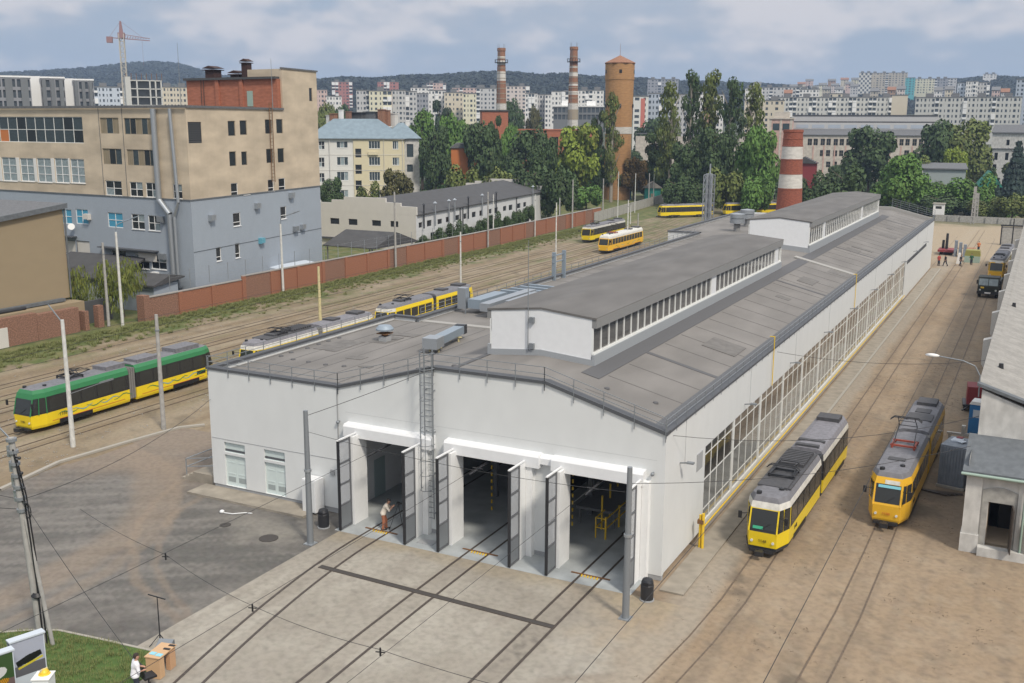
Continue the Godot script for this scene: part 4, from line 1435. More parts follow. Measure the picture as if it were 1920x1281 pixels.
func tram(o: Dictionary) -> Node3D:
	var t = thing("tram", o.label, "tram", o.at, o.get("turn", 0.0), "")
	var L: float = o.get("len", 17.9)
	var single: bool = o.get("single", false)
	var F = L / 2
	var fw: float = o.get("nose", 0.72)
	var cars = [[[[F, fw], [F - 1.15, 1.07], [0.35, 1.07]], 1, 0], [[[-0.35, 1.07], [-F + 1.1, 1.07], [-F, 0.78]], 0, 1]]
	if single:
		cars = [[[[F, fw], [F - 1.15, 1.07], [-F + 0.9, 1.07], [-F, 0.85]], 1, 1]]
	var ci = 0
	for q in cars:
		var st = q[0]
		var mb := MB.new()
		loft(mb, st, 0, 1, q[1], q[2], false, true)
		part("skirt", mb, o.get("skirt", "tram_skirt"), t)
		mb = MB.new()
		loft(mb, st, 1, 2, q[1], q[2])
		var body = part("body_shell", mb, o.body, t)
		mb = MB.new()
		loft(mb, st, 2, 3, q[1], q[2])
		var band = part("window_band", mb, o.band, t)
		mb = MB.new()
		loft(mb, st, 3, 4, q[1], q[2])
		part("roof_edge", mb, o.edge, t)
		mb = MB.new()
		loft(mb, st, 5 if o.has("rim") else 4, 6, q[1], q[2], true)
		if o.has("rim"):
			var rm := MB.new()
			loft(rm, st, 4, 5, q[1], q[2])
			part("roof_rim", rm, o.rim, t)
		part("roof", mb, o.roof if ci == 0 else o.get("roof2", o.roof), t)
		if o.has("front_edge") and ci == 0:
			mb = MB.new()
			var s2 = [[F + 0.02, fw + 0.02], [F - 1.15, 1.09], [F - 1.3, 1.09]]
			loft(mb, s2, 3, 4, 1, 0)
			part("front_roof_edge", mb, o.front_edge, t)
		# glazing
		var za = st[0][0] - (1.35 if q[1] else 0.3)
		var zb = st[st.size() - 1][0] + (1.2 if q[2] else 0.3)
		var nwin = int(round((za - zb) / 1.32))
		var w = (za - zb) / nwin
		for s in [-1.0, 1.0]:
			for k in nwin:
				part("window", side_pane(st, za - w * k - 0.07, za - w * (k + 1) + 0.07, 1.42, 2.34, s), "glass_tram", band)
			if q[1]:
				part("cab_window", side_pane(st, st[0][0] - 0.14, st[0][0] - 0.55, 1.4, 2.36, s, 0.012, 0.0, 0.26), "glass_tram", band)
				part("cab_window", side_pane(st, st[0][0] - 0.62, st[0][0] - 1.12, 1.4, 2.36, s), "glass_tram", band)
			if o.get("swoosh", false):
				for k in 5:
					var z0 = lerpf(za, zb, 0.1 + k * 0.18)
					var mq := MB.new()
					for j in 6:
						var x = s * (half_width(st, z0 - j * 0.3) + 0.014)
						var y0 = 0.95 + 0.13 * sin(j * 1.1 + k)
						var y1 = 0.95 + 0.13 * sin((j + 1) * 1.1 + k)
						var p0 = Vector3(x, y0, z0 - j * 0.3)
						var p1 = Vector3(x, y1, z0 - j * 0.3 - 0.3)
						var h0 = Vector3(0, 0.02 + 0.05 * sin(j * 0.52), 0)
						var h1 = Vector3(0, 0.02 + 0.05 * sin((j + 1) * 0.52), 0)
						if s > 0:
							mq.quad(p0, p1, p1 + h1, p0 + h0)
						else:
							mq.quad(p1, p0, p0 + h0, p1 + h1)
					part("painted_wave", mq, ["tram_green", "swoosh_blue"][k % 2], body)
				part("painted_line", side_pane(st, za - 0.2, zb + 0.2, 0.62, 0.66, s, 0.013), "swoosh_red", body)
			if o.has("number") and s > 0 and ci == 0:
				text_part("fleet_number", o.number, 0.3, "tram_band", body, Vector3(half_width(st, F - 2.4) + 0.005, 0.95, F - 2.5), Basis(Vector3.UP, PI / 2))
			if o.get("vent", false) and s > 0 and ci == 1:
				part("side_grille", side_pane(st, -F + 2.2, -F + 1.2, 0.85, 1.15, s), "tram_band", body)
		# running gear
		var bz = [F - 3.6] if ci == 0 else [-F + 3.4]
		if single:
			bz = [F - 3.4, -F + 3.4]
		for z in bz:
			mb = MB.new()
			mb.box(-0.75, 0.28, z - 1.35, 0.75, 0.55, z + 1.35)
			for s in [-0.86, 0.86]:
				mb.box(s - 0.06, 0.3, z - 1.2, s + 0.06, 0.48, z + 1.2)
			var bg = part("bogie", mb, "black_metal", t)
			for s in [-1.0, 1.0]:
				part("wheel_arch", side_pane(st, z + 1.45, z - 1.45, 0.31, 0.62, s, 0.004), "black", bg)
			for dz in [-0.95, 0.95]:
				mb = MB.new()
				for s in [-1, 1]:
					mb.cyl(Vector3(s * 0.48, 0.34, z + dz), Vector3(s * 0.6, 0.34, z + dz), 0.33, 0.33, 12)
				mb.cyl(Vector3(-0.5, 0.34, z + dz), Vector3(0.5, 0.34, z + dz), 0.07, 0.07, 6)
				part("wheel", mb, "rail", bg)
		ci += 1
	# front
	var mb := MB.new()
	var ww = fw - 0.07
	mb.quad(Vector3(-ww, 1.4, F - 0.02), Vector3(ww, 1.4, F - 0.02), Vector3(ww, 2.38, F - 0.275), Vector3(-ww, 2.38, F - 0.275))
	var ws = part("windscreen", mb, "glass_tram", t)
	mb = MB.new()
	mb.beam(Vector3(-0.1, 1.42, F), Vector3(0.35, 1.75, F - 0.08), 0.02, 0.02)
	part("wiper", mb, "black", ws)
	if o.has("sign"):
		mb = MB.new()
		mb.obox(Vector3(-ww + 0.12, 2.2 if o.sign != "sign_green" else 1.43, F - 0.21 if o.sign != "sign_green" else F - 0.02), Vector3(ww * 1.8 if o.sign != "sign_green" else 0.5, 0, 0), Vector3(0, 0.14, -0.03), Vector3(0, 0, 0.02))
		part("front_sign", mb, o.sign, ws)
	if o.get("white_board", false):
		mb = MB.new()
		mb.obox(Vector3(-0.2, 2.4, F - 0.29), Vector3(0.75, 0, 0), Vector3(0, 0.2, -0.05), Vector3(0, 0, 0.02))
		part("destination_board", mb, "tram_white", t)
	for s in [-1, 1]:
		mb = MB.new()
		mb.cyl(Vector3(s * (fw - 0.17), 0.78, F - 0.03), Vector3(s * (fw - 0.17), 0.78, F + 0.02), 0.07, 0.07, 10)
		part("headlight", mb, "lamp_lens", t)
		mb = MB.new()
		mb.beam(Vector3(s * (fw + 0.02), 2.1, F - 0.25), Vector3(s * (fw + 0.42), 2.15, F + 0.12), 0.03, 0.03)
		mb.box(s * (fw + 0.44) - 0.09, 1.9, F + 0.08, s * (fw + 0.44) + 0.09, 2.26, F + 0.15)
		part("mirror", mb, "black", t)
	for s in [-1, 1]:
		mb = MB.new()
		mb.beam(Vector3(s * (fw - 0.005), 1.26, F + 0.0), Vector3(s * (fw * 0.985 - 0.005), 2.44, F - 0.3), 0.07, 0.06)
		mb.beam(Vector3(s * 1.065, 1.26, F - 1.17), Vector3(s * 1.05, 2.44, F - 1.17), 0.07, 0.05)
		mb.beam(Vector3(s * (fw + 0.165), 1.26, F - 0.57), Vector3(s * (fw + 0.15), 2.44, F - 0.66), 0.05, 0.05)
		part("window_pillar", mb, o.get("pillar", o.body), t)
	mb = MB.new()
	mb.quad(Vector3(-fw, 2.36, F - 0.27), Vector3(fw, 2.36, F - 0.27), Vector3(fw * 0.98, 2.5, F - 0.305), Vector3(-fw * 0.98, 2.5, F - 0.305))
	part("front_header", mb, o.get("pillar", o.body), t)
	if o.has("number"):
		text_part("fleet_number", o.number, 0.19, o.get("number_mat", "tram_band"), t, Vector3(0, 0.82, F + 0.0), Basis.IDENTITY)
	mb = MB.new()
	mb.box(-0.62, 0.24, F - 0.3, 0.62, 0.4, F + 0.1)
	mb.box(-0.1, 0.28, F, 0.1, 0.42, F + 0.55)
	mb.box(-0.2, 0.24, F + 0.4, 0.2, 0.48, F + 0.62)
	part("coupler", mb, "black_metal", t)
	if o.has("bumper"):
		mb = MB.new()
		loft(mb, [[F + 0.05, fw + 0.03], [F - 1.1, 1.1], [F - 1.3, 1.1]], 0, 1, 1, 0)
		part("bumper", mb, o.bumper, t)
	if not single:
		mb = MB.new()
		for k in 7:
			var z = -0.32 + k * 0.107
			var r = 0.0 if k % 2 else 0.05
			mb.box(-1.0 + r, 0.5, z - 0.055, 1.0 - r, 2.85 - r, z + 0.055)
		part("bellows", mb, o.get("bellows", "bellows"), t)
	# roof gear
	var eq = o.get("gear", "boxes")
	if eq == "dark":
		mb = MB.new()
		mb.box(-0.85, 3.02, 0.6, 0.85, 3.1, F - 1.9)
		part("roof_deck", mb, "tram_roof_dark", t)
		for k in 9:
			mb = MB.new()
			mb.box(-0.7, 3.1, 0.9 + k * 0.3, 0.7, 3.28, 1.06 + k * 0.3)
			part("resistor", mb, "tram_roof_dark", t)
	for b in o.get("boxes", [[0.0, 5.6, 1.1, 0.5, 0.18], [0.0, -3.0, 1.2, 1.2, 0.16], [0.0, -6.8, 1.3, 1.4, 0.2]]):
		mb = MB.new()
		mb.box(b[0] - b[2] / 2, 3.0, b[1] - b[3] / 2, b[0] + b[2] / 2, 3.06 + b[4], b[1] + b[3] / 2)
		part("roof_box", mb, o.get("box_mat", "tram_roof_dark"), t)
	for s in [-0.45, 0.45]:
		mb = MB.new()
		mb.lathe([Vector2(0.14, 3.0), Vector2(0.13, 3.16), Vector2(0.0, 3.2)], Vector3(s, 0, F - 1.2 - s), 8)
		part("roof_vent", mb, "black_metal", t)
	var pz = o.get("panto_z", F - 4.2)
	var pm = o.get("panto_mat", "black_metal")
	mb = MB.new()
	for s in [-0.6, 0.6]:
		mb.beam(Vector3(-0.7, 3.2, pz + s * 0.9), Vector3(0.7, 3.2, pz + s * 0.9), 0.12, 0.1)
		mb.beam(Vector3(s, 3.2, pz - 0.6), Vector3(s, 3.2, pz + 0.6), 0.1, 0.1)
		for q in [-0.6, 0.6]:
			mb.cyl(Vector3(s, 3.05, pz + q), Vector3(s, 3.2, pz + q), 0.07, 0.07, 6)
	part("pantograph_base", mb, pm, t)
	if o.get("panto", "flat") != "none":
		var up = 0.35 if o.get("panto", "flat") == "flat" else 1.5
		var back = 1.4 if up < 1.0 else 1.0
		mb = MB.new()
		for s in [-0.55, 0.55]:
			mb.beam(Vector3(s, 3.25, pz + 0.4), Vector3(s * 0.9, 3.25 + up * 0.5, pz - back), 0.05, 0.05)
			mb.beam(Vector3(s * 0.9, 3.25 + up * 0.5, pz - back), Vector3(s * 0.8, 3.25 + up, pz + 0.1), 0.04, 0.04)
		mb.beam(Vector3(-0.5, 3.25 + up * 0.5, pz - back), Vector3(0.5, 3.25 + up * 0.5, pz - back), 0.04, 0.04)
		mb.beam(Vector3(-0.42, 3.25 + up * 0.8, pz - back * 0.3), Vector3(0.42, 3.25 + up * 0.8, pz - back * 0.3), 0.03, 0.03)
		part("pantograph_arm", mb, "black_metal", t)
		mb = MB.new()
		for dz in [0.0, 0.25]:
			mb.tube([Vector3(-0.85, 3.1 + up, pz + dz), Vector3(-0.65, 3.27 + up, pz + dz), Vector3(0.65, 3.27 + up, pz + dz), Vector3(0.85, 3.1 + up, pz + dz)], 0.03, 5)
		part("collector_head", mb, "black_metal", t)
	return t


func make_trams() -> void:
	tram({"label": "yellow articulated tram with dark roof gear, nearest the depot's glazed side", "at": Vector3(3.62, 0.02, -13.95), "turn": -0.7, "body": "tram_yellow", "band": "tram_band", "edge": "tram_white", "roof": "tram_roof", "roof2": "tram_roof_lilac", "front_edge": "tram_white", "gear": "dark", "number": "1148", "sign": "sign_green", "bumper": "tram_skirt", "bellows": "tram_skirt", "nose": 0.7, "panto_z": 5.0, "boxes": [[0.55, 6.5, 0.3, 1.4, 0.1], [0.0, -0.7, 1.3, 0.35, 0.12], [0.0, -1.9, 1.5, 0.3, 0.06], [0.0, -7.0, 1.35, 1.2, 0.22]]})
	tram({"label": "orange yellow articulated tram with raised pantograph, beside the grey container", "at": Vector3(8.65, 0.02, -20.7), "turn": -1.2, "body": "tram_orange", "band": "tram_orange", "edge": "tram_orange", "roof": "tram_roof", "skirt": "tram_orange", "number": "1109", "number_mat": "swoosh_red", "sign": "sign_cyan", "white_board": true, "nose": 0.7, "panto": "raised", "panto_mat": "panto_red", "panto_z": 3.4, "boxes": [[0.0, 6.2, 0.9, 0.5, 0.05], [0.0, -3.4, 1.5, 1.6, 0.05], [0.0, -5.0, 0.9, 1.0, 0.05], [0.0, -7.2, 1.2, 1.5, 0.2]]})
	tram({"label": "green and yellow articulated tram standing alone in the left yard", "at": Vector3(-46.95, 0.02, -11.0), "turn": 0.6, "body": "tram_yellow", "band": "tram_band", "edge": "tram_green", "roof": "tram_roof", "roof2": "tram_roof", "front_edge": "tram_green", "swoosh": true, "pillar": "tram_green", "rim": "tram_green", "skirt": "tram_yellow", "number": "1186", "vent": true, "nose": 0.82, "boxes": [[0.0, 1.2, 1.4, 1.8, 0.25], [0.0, -2.0, 1.4, 2.2, 0.2], [0.0, -6.2, 1.5, 2.6, 0.28]], "box_mat": "tram_roof"})
	tram({"label": "tram with white roof edge, nearest behind the depot's flat wing", "at": Vector3(-43.95, 0.02, -30.3), "body": "tram_yellow", "band": "tram_yellow", "edge": "tram_white", "roof": "tram_roof_lilac", "front_edge": "tram_white", "gear": "dark", "nose": 0.74})
	tram({"label": "yellow tram with white roof edge, second in line behind the depot's flat wing", "at": Vector3(-44.05, 0.02, -50.4), "body": "tram_yellow", "band": "tram_yellow", "edge": "tram_yellow", "roof": "tram_roof", "front_edge": "tram_white", "bellows": "tram_skirt", "nose": 0.74})
	tram({"label": "orange tram with graffiti along its side, nearer of two far in the left yard", "at": Vector3(-50.0, 0.02, -124.0), "single": true, "body": "tram_orange", "band": "tram_orange", "edge": "tram_white", "roof": "tram_white", "panto_mat": "panto_red", "panto": "raised", "swoosh": true, "len": 17.0, "nose": 0.85})
	tram({"label": "yellow tram with lime front, farther of two in the left yard", "at": Vector3(-58.9, 0.02, -138.0), "single": true, "body": "tram_yellow", "band": "tram_band", "edge": "tram_white", "roof": "tram_roof", "len": 18.0, "nose": 0.85})
	tram({"label": "yellow tram turning behind the tall silver flue, front car facing left", "at": Vector3(-59.5, 0.02, -189.5), "turn": -42.0, "single": true, "body": "tram_yellow", "band": "tram_band", "edge": "tram_yellow", "roof": "tram_roof", "len": 14.0})
	tram({"label": "last yellow tram, mostly hidden behind the tall silver flue", "at": Vector3(-47.5, 0.02, -202.0), "turn": -46.0, "single": true, "body": "tram_yellow", "band": "tram_band", "edge": "tram_yellow", "roof": "tram_roof", "len": 14.0})
	tram({"label": "old dull yellow tram towed behind the dark army lorry", "at": Vector3(9.75, 0.02, -125.0), "turn": -2.0, "body": "tram_orange", "band": "olive_box", "edge": "tram_white", "roof": "tram_roof", "roof2": "tram_roof", "skirt": "tram_skirt", "len": 22.0, "nose": 0.85, "white_board": true, "panto": "none"})
	# army lorry
	var t = thing("army_lorry", "dark green army lorry pulling the old tram along the right workshop", "lorry", Vector3(9.3, 0, -99.5), -2.0)
	var mb := MB.new()
	mb.prism([Vector2(2.4, 0.75), Vector2(2.5, 1.45), Vector2(2.25, 2.6), Vector2(0.6, 2.65), Vector2(0.5, 0.75)], Vector3(-1.2, 0, 0), Vector3.BACK, Vector3.UP, Vector3(2.4, 0, 0))
	part("cab", mb, "army", t)
	mb = MB.new()
	mb.quad(Vector3(-1.08, 1.58, 2.49), Vector3(-0.04, 1.58, 2.49), Vector3(-0.04, 2.4, 2.32), Vector3(-1.08, 2.4, 2.32))
	mb.quad(Vector3(0.04, 1.58, 2.49), Vector3(1.08, 1.58, 2.49), Vector3(1.08, 2.4, 2.32), Vector3(0.04, 2.4, 2.32))
	part("windscreen", mb, "glass_pale", t)
	mb = MB.new()
	mb.box(-1.25, 0.5, 2.35, 1.25, 0.85, 2.62)
	part("bumper", mb, "black_metal", t)
	mb = MB.new()
	mb.box(-0.35, 0.58, 2.62, 0.35, 0.76, 2.64)
	part("number_plate", mb, "far_white", t)
	mb = MB.new()
	mb.box(-0.85, 1.2, 2.49, -0.45, 1.4, 2.53)
	part("warning_plate", mb, "yellow_paint", t)
	for s in [-0.9, 0.9]:
		mb = MB.new()
		mb.cyl(Vector3(s, 1.0, 2.42), Vector3(s, 1.0, 2.5), 0.12, 0.12, 10)
		part("headlight", mb, "lamp_lens", t)
		mb = MB.new()
		mb.box(s * 1.45 - 0.08, 1.7, 2.2, s * 1.45 + 0.08, 2.2, 2.28)
		part("mirror", mb, "black", t)
	mb = MB.new()
	mb.box(-1.2, 1.0, -4.0, 1.2, 1.9, 0.3)
	part("cargo_bed", mb, "army", t)
	for z in [1.5, -1.7, -3.1]:
		for s in [-1.0, 1.0]:
			mb = MB.new()
			mb.cyl(Vector3(s - 0.17, 0.52, z), Vector3(s + 0.17, 0.52, z), 0.52, 0.52, 14)
			part("wheel", mb, "rubber", t)


# ------------------------------------------------------------------ people: bones with radii, joined by a smooth minimum and meshed as surface nets
func nets(bones: Array, cell: float, k := 0.05) -> ArrayMesh:
	var lo = Vector3(1e9, 1e9, 1e9)
	var hi = -lo
	for b in bones:
		var r = maxf(b[2], b[3]) + cell * 2
		for p in [b[0], b[1]]:
			lo = lo.min(p - v3(r))
			hi = hi.max(p + v3(r))
	var nx = int((hi.x - lo.x) / cell) + 2
	var ny = int((hi.y - lo.y) / cell) + 2
	var nz = int((hi.z - lo.z) / cell) + 2
	var f := PackedFloat32Array()
	f.resize(nx * ny * nz)
	f.fill(1.0)
	for b in bones:
		var a: Vector3 = b[0]
		var d: Vector3 = b[1] - b[0]
		var dd = maxf(d.length_squared(), 1e-6)
		var r = maxf(b[2], b[3]) + cell * 2 + k
		var l = ((a.min(b[1]) - v3(r) - lo) / cell).floor().max(Vector3.ZERO)
		var h = ((a.max(b[1]) + v3(r) - lo) / cell).ceil().min(Vector3(nx - 1, ny - 1, nz - 1))
		for z in range(int(l.z), int(h.z) + 1):
			for y in range(int(l.y), int(h.y) + 1):
				for x in range(int(l.x), int(h.x) + 1):
					var p = lo + Vector3(x, y, z) * cell
					var t = clampf((p - a).dot(d) / dd, 0.0, 1.0)
					var e = p.distance_to(a + d * t) - lerpf(b[2], b[3], t)
					var i = (z * ny + y) * nx + x
					var q = f[i]
					var w = maxf(k - absf(q - e), 0.0) / k
					f[i] = minf(q, e) - w * w * k * 0.25
	var ids := {}
	var v := PackedVector3Array()
	var cs = [[0, 0, 0], [1, 0, 0], [0, 1, 0], [1, 1, 0], [0, 0, 1], [1, 0, 1], [0, 1, 1], [1, 1, 1]]
	var es = [[0, 1], [2, 3], [4, 5], [6, 7], [0, 2], [1, 3], [4, 6], [5, 7], [0, 4], [1, 5], [2, 6], [3, 7]]
	for z in nz - 1:
		for y in ny - 1:
			for x in nx - 1:
				var i = (z * ny + y) * nx + x
				var g = [f[i], f[i + 1], f[i + nx], f[i + nx + 1], f[i + nx * ny], f[i + nx * ny + 1], f[i + nx * ny + nx], f[i + nx * ny + nx + 1]]
				var m = 0
				for q in g:
					m += 1 if q < 0 else 0
				if m == 0 or m == 8:
					continue
				var s = Vector3.ZERO
				var c = 0
				for e in es:
					if (g[e[0]] < 0) != (g[e[1]] < 0):
						var t = g[e[0]] / (g[e[0]] - g[e[1]])
						var p0 = Vector3(cs[e[0]][0], cs[e[0]][1], cs[e[0]][2])
						s += p0.lerp(Vector3(cs[e[1]][0], cs[e[1]][1], cs[e[1]][2]), t)
						c += 1
				ids[i] = v.size()
				v.append(lo + (Vector3(x, y, z) + s / c) * cell)
	var idx := PackedInt32Array()
	var strides = [1, nx, nx * ny]
	for i in ids:
		for ax in 3:
			var j = i + strides[ax]
			if (f[i] < 0) == (f[j] < 0):
				continue
			var s1 = strides[(ax + 1) % 3]
			var s2 = strides[(ax + 2) % 3]
			if not (ids.has(i - s1) and ids.has(i - s2) and ids.has(i - s1 - s2)):
				continue
			var q = [ids[i], ids[i - s1], ids[i - s1 - s2], ids[i - s2]]
			if f[i] < 0:
				idx.append_array([q[0], q[2], q[1], q[0], q[3], q[2]])
			else:
				idx.append_array([q[0], q[1], q[2], q[0], q[2], q[3]])
	var n := PackedVector3Array()
	n.resize(v.size())
	for i in range(0, idx.size(), 3):
		var q = (v[idx[i + 2]] - v[idx[i]]).cross(v[idx[i + 1]] - v[idx[i]])
		for j in 3:
			n[idx[i + j]] += q
	for i in n.size():
		n[i] = n[i].normalized()
	var a = []
	a.resize(Mesh.ARRAY_MAX)
	a[Mesh.ARRAY_VERTEX] = v
	a[Mesh.ARRAY_NORMAL] = n
	a[Mesh.ARRAY_INDEX] = idx
	var am := ArrayMesh.new()
	am.add_surface_from_arrays(Mesh.PRIMITIVE_TRIANGLES, a)
	return am


func grow(bones: Array, g: float) -> Array:
	var out = []
	for b in bones:
		out.append([b[0], b[1], b[2] + g, b[3] + g])
	return out


# faces +Z; lean tips the trunk forward; arms: [[elbow, hand], [elbow, hand]]; feet: two points
func person(label: String, at: Vector3, turn: float, shirt: String, trousers: String, lean: float, arms: Array, feet: Array, cell: float, group := "") -> void:
	var t = thing("person", label, "person", at, turn, group)
	var hip = Vector3(0, 0.92, -0.12 * lean * 2)
	var up = Vector3(0, cos(lean), sin(lean))
	var chest = hip + up * 0.34
	var neck = hip + up * 0.52
	var head = neck + Vector3(0, cos(lean * 0.8), sin(lean * 0.8)) * 0.19 + Vector3(0, 0, 0.02)
	var trunk = [[hip, hip + up * 0.15, 0.125, 0.12], [hip + up * 0.12, chest, 0.12, 0.125]]
	var sh = []
	var legs = []
	var body = []
	for i in 2:
		var s = -1.0 if i == 0 else 1.0
		trunk.append([chest + Vector3(s * 0.02, 0, 0), chest + Vector3(s * 0.09, 0, 0) + up * 0.06, 0.11, 0.105])
		trunk.append([hip, hip + Vector3(s * 0.07, -0.02, 0), 0.12, 0.115])
		var shoulder = neck + Vector3(s * 0.17, 0, 0) - up * 0.05
		trunk.append([neck - up * 0.05, shoulder, 0.07, 0.062])
		var el: Vector3 = arms[i][0]
		var ha: Vector3 = arms[i][1]
		sh.append([shoulder, el, 0.055, 0.042])
		body.append([el, ha, 0.042, 0.03])
		var dir = (ha - el).normalized()
		body.append([ha, ha + dir * 0.08, 0.036, 0.03])
		for k in 4:
			var sd = dir.cross(Vector3.UP).normalized() * (k - 1.5) * 0.021
			body.append([ha + dir * 0.07 + sd, ha + dir * (0.125 + 0.012 * (1.0 - absf(k - 1.3))) + sd + Vector3(0, -0.02, 0), 0.011, 0.009])
		body.append([ha + dir * 0.02, ha + dir * 0.07 + dir.cross(Vector3.UP).normalized() * 0.06 * -s, 0.012, 0.01])
		var h = hip + Vector3(s * 0.09, -0.06, 0)
		var ft: Vector3 = feet[i]
		var ankle = ft + Vector3(0, 0.09, -0.03)
		var knee = h.lerp(ankle, 0.5) + Vector3(0, 0, 0.05)
		legs.append([h, knee, 0.088, 0.06])
		legs.append([knee, ankle, 0.06, 0.042])
		body.append([ankle, ft + Vector3(0, 0.045, 0.14), 0.042, 0.035])
	var face = [[neck - up * 0.02, head - Vector3(0, 0.05, 0.01), 0.055, 0.055], [head + Vector3(0, 0.03, -0.015), head + Vector3(0, -0.01, 0.0), 0.088, 0.082], [head + Vector3(0, -0.06, 0.025), head + Vector3(0, -0.085, 0.045), 0.055, 0.04], [head + Vector3(0, 0.01, 0.085), head + Vector3(0, -0.03, 0.1), 0.012, 0.016]]
	for s in [-1, 1]:
		face.append([head + Vector3(s * 0.085, 0.01, -0.01), head + Vector3(s * 0.088, -0.03, -0.005), 0.016, 0.012])
	part("body", nets(trunk + sh + legs + body + face, cell, 0.03), "skin", t)
	part("shirt", nets(grow(trunk.slice(0), 0.022) + grow(sh, 0.02), cell, 0.05), shirt, t)
	part("trousers", nets(grow([trunk[0]], 0.028) + grow(legs, 0.024), cell, 0.05), trousers, t)
	part("hair", nets([[head + Vector3(0, 0.05, -0.03), head + Vector3(0, 0.0, -0.05), 0.088, 0.08], [head + Vector3(0, 0.07, 0.02), head + Vector3(0, 0.05, -0.02), 0.07, 0.085]], cell, 0.03), "hair", t)
	var eyes := MB.new()
	for s in [-0.035, 0.035]:
		eyes.ball(head + Vector3(s, 0.015, 0.078), v3(0.011), 4)
	part("eyes", eyes, "black", t)
	var mo := MB.new()
	mo.ball(head + Vector3(0, -0.062, 0.082), Vector3(0.025, 0.007, 0.012), 4)
	part("mouth", mo, "dark_red", t)
	for i in 2:
		part("shoe", nets([[feet[i] + Vector3(0, 0.055, -0.07), feet[i] + Vector3(0, 0.045, 0.15), 0.055, 0.045]], cell, 0.02), "shoes", t)


func make_people() -> void:
	var A = func(s): return [Vector3(s * 0.27, 1.12, 0.02), Vector3(s * 0.26, 0.88, 0.12)]
	# photographer bent over the camera on its tripod
	person("photographer in cream shirt and rust trousers bending over a tripod", Vector3(-15.05, 0.02, 0.75), 118.0, "shirt_cream", "trousers_rust", 0.42, [[Vector3(-0.24, 1.14, 0.24), Vector3(-0.08, 1.3, 0.42)], [Vector3(0.24, 1.14, 0.24), Vector3(0.08, 1.3, 0.42)]], [Vector3(-0.12, 0, -0.1), Vector3(0.12, 0, 0.06)], 0.022)
	var t = thing("camera_tripod", "black camera on a tripod in the leftmost gateway", "tripod", Vector3(-14.42, 0.02, 0.45))
	var mb := MB.new()
	mb.box(-0.08, 1.42, -0.06, 0.08, 1.54, 0.06)
	mb.cyl(Vector3(0.06, 1.48, 0), Vector3(0.2, 1.48, -0.02), 0.045, 0.05, 8)
	part("camera", mb, "black", t)
	for k in 3:
		mb = MB.new()
		mb.beam(Vector3(0, 1.4, 0), Vector3(cos(k * TAU / 3 + 0.4) * 0.5, 0.0, sin(k * TAU / 3 + 0.4) * 0.5), 0.025, 0.025)
		part("leg", mb, "black_metal", t)
	person("man in white shirt and dark trousers standing behind the wooden desk", Vector3(-14.07, 0.05, 18.73), 150.0, "shirt_white", "trousers_dark", 0.12, [[Vector3(-0.26, 1.13, 0.06), Vector3(-0.14, 1.08, 0.27)], [Vector3(0.26, 1.13, 0.06), Vector3(0.14, 1.1, 0.27)]], [Vector3(-0.1, 0, 0), Vector3(0.11, 0, 0.03)], 0.022)
	var g = "workers at the far corner of the depot"
	person("worker in red top beside the depot's far corner, leftmost of four", Vector3(0.9, 0, -126.9), 40.0, "shirt_red", "trousers_dark", 0.05, [A.call(-1.0), A.call(1.0)], [Vector3(-0.1, 0, 0), Vector3(0.1, 0, 0.05)], 0.04, g)
	person("worker in black walking, second from left of four", Vector3(1.85, 0, -126.9), -60.0, "shirt_dark", "trousers_dark", 0.08, [A.call(-1.0), A.call(1.0)], [Vector3(-0.09, 0, 0.32), Vector3(0.09, 0, -0.3)], 0.04, g)
	person("worker in black before the white post, third from left of four", Vector3(3.9, 0, -128.0), 60.0, "shirt_dark", "trousers_dark", 0.08, [A.call(-1.0), A.call(1.0)], [Vector3(-0.09, 0, 0.22), Vector3(0.09, 0, -0.2)], 0.04, g)
	person("worker in green before the olive container, rightmost of four", Vector3(5.3, 0, -130.2), 20.0, "shirt_green", "trousers_dark", 0.05, [A.call(-1.0), A.call(1.0)], [Vector3(-0.1, 0, 0), Vector3(0.1, 0, 0.05)], 0.04, g)
	person("man in orange beside the grey machinery far behind the depot", Vector3(5.2, 0, -150.0), 0.0, "shirt_orange", "trousers_dark", 0.05, [A.call(-1.0), A.call(1.0)], [Vector3(-0.1, 0, 0), Vector3(0.1, 0, 0.05)], 0.05)


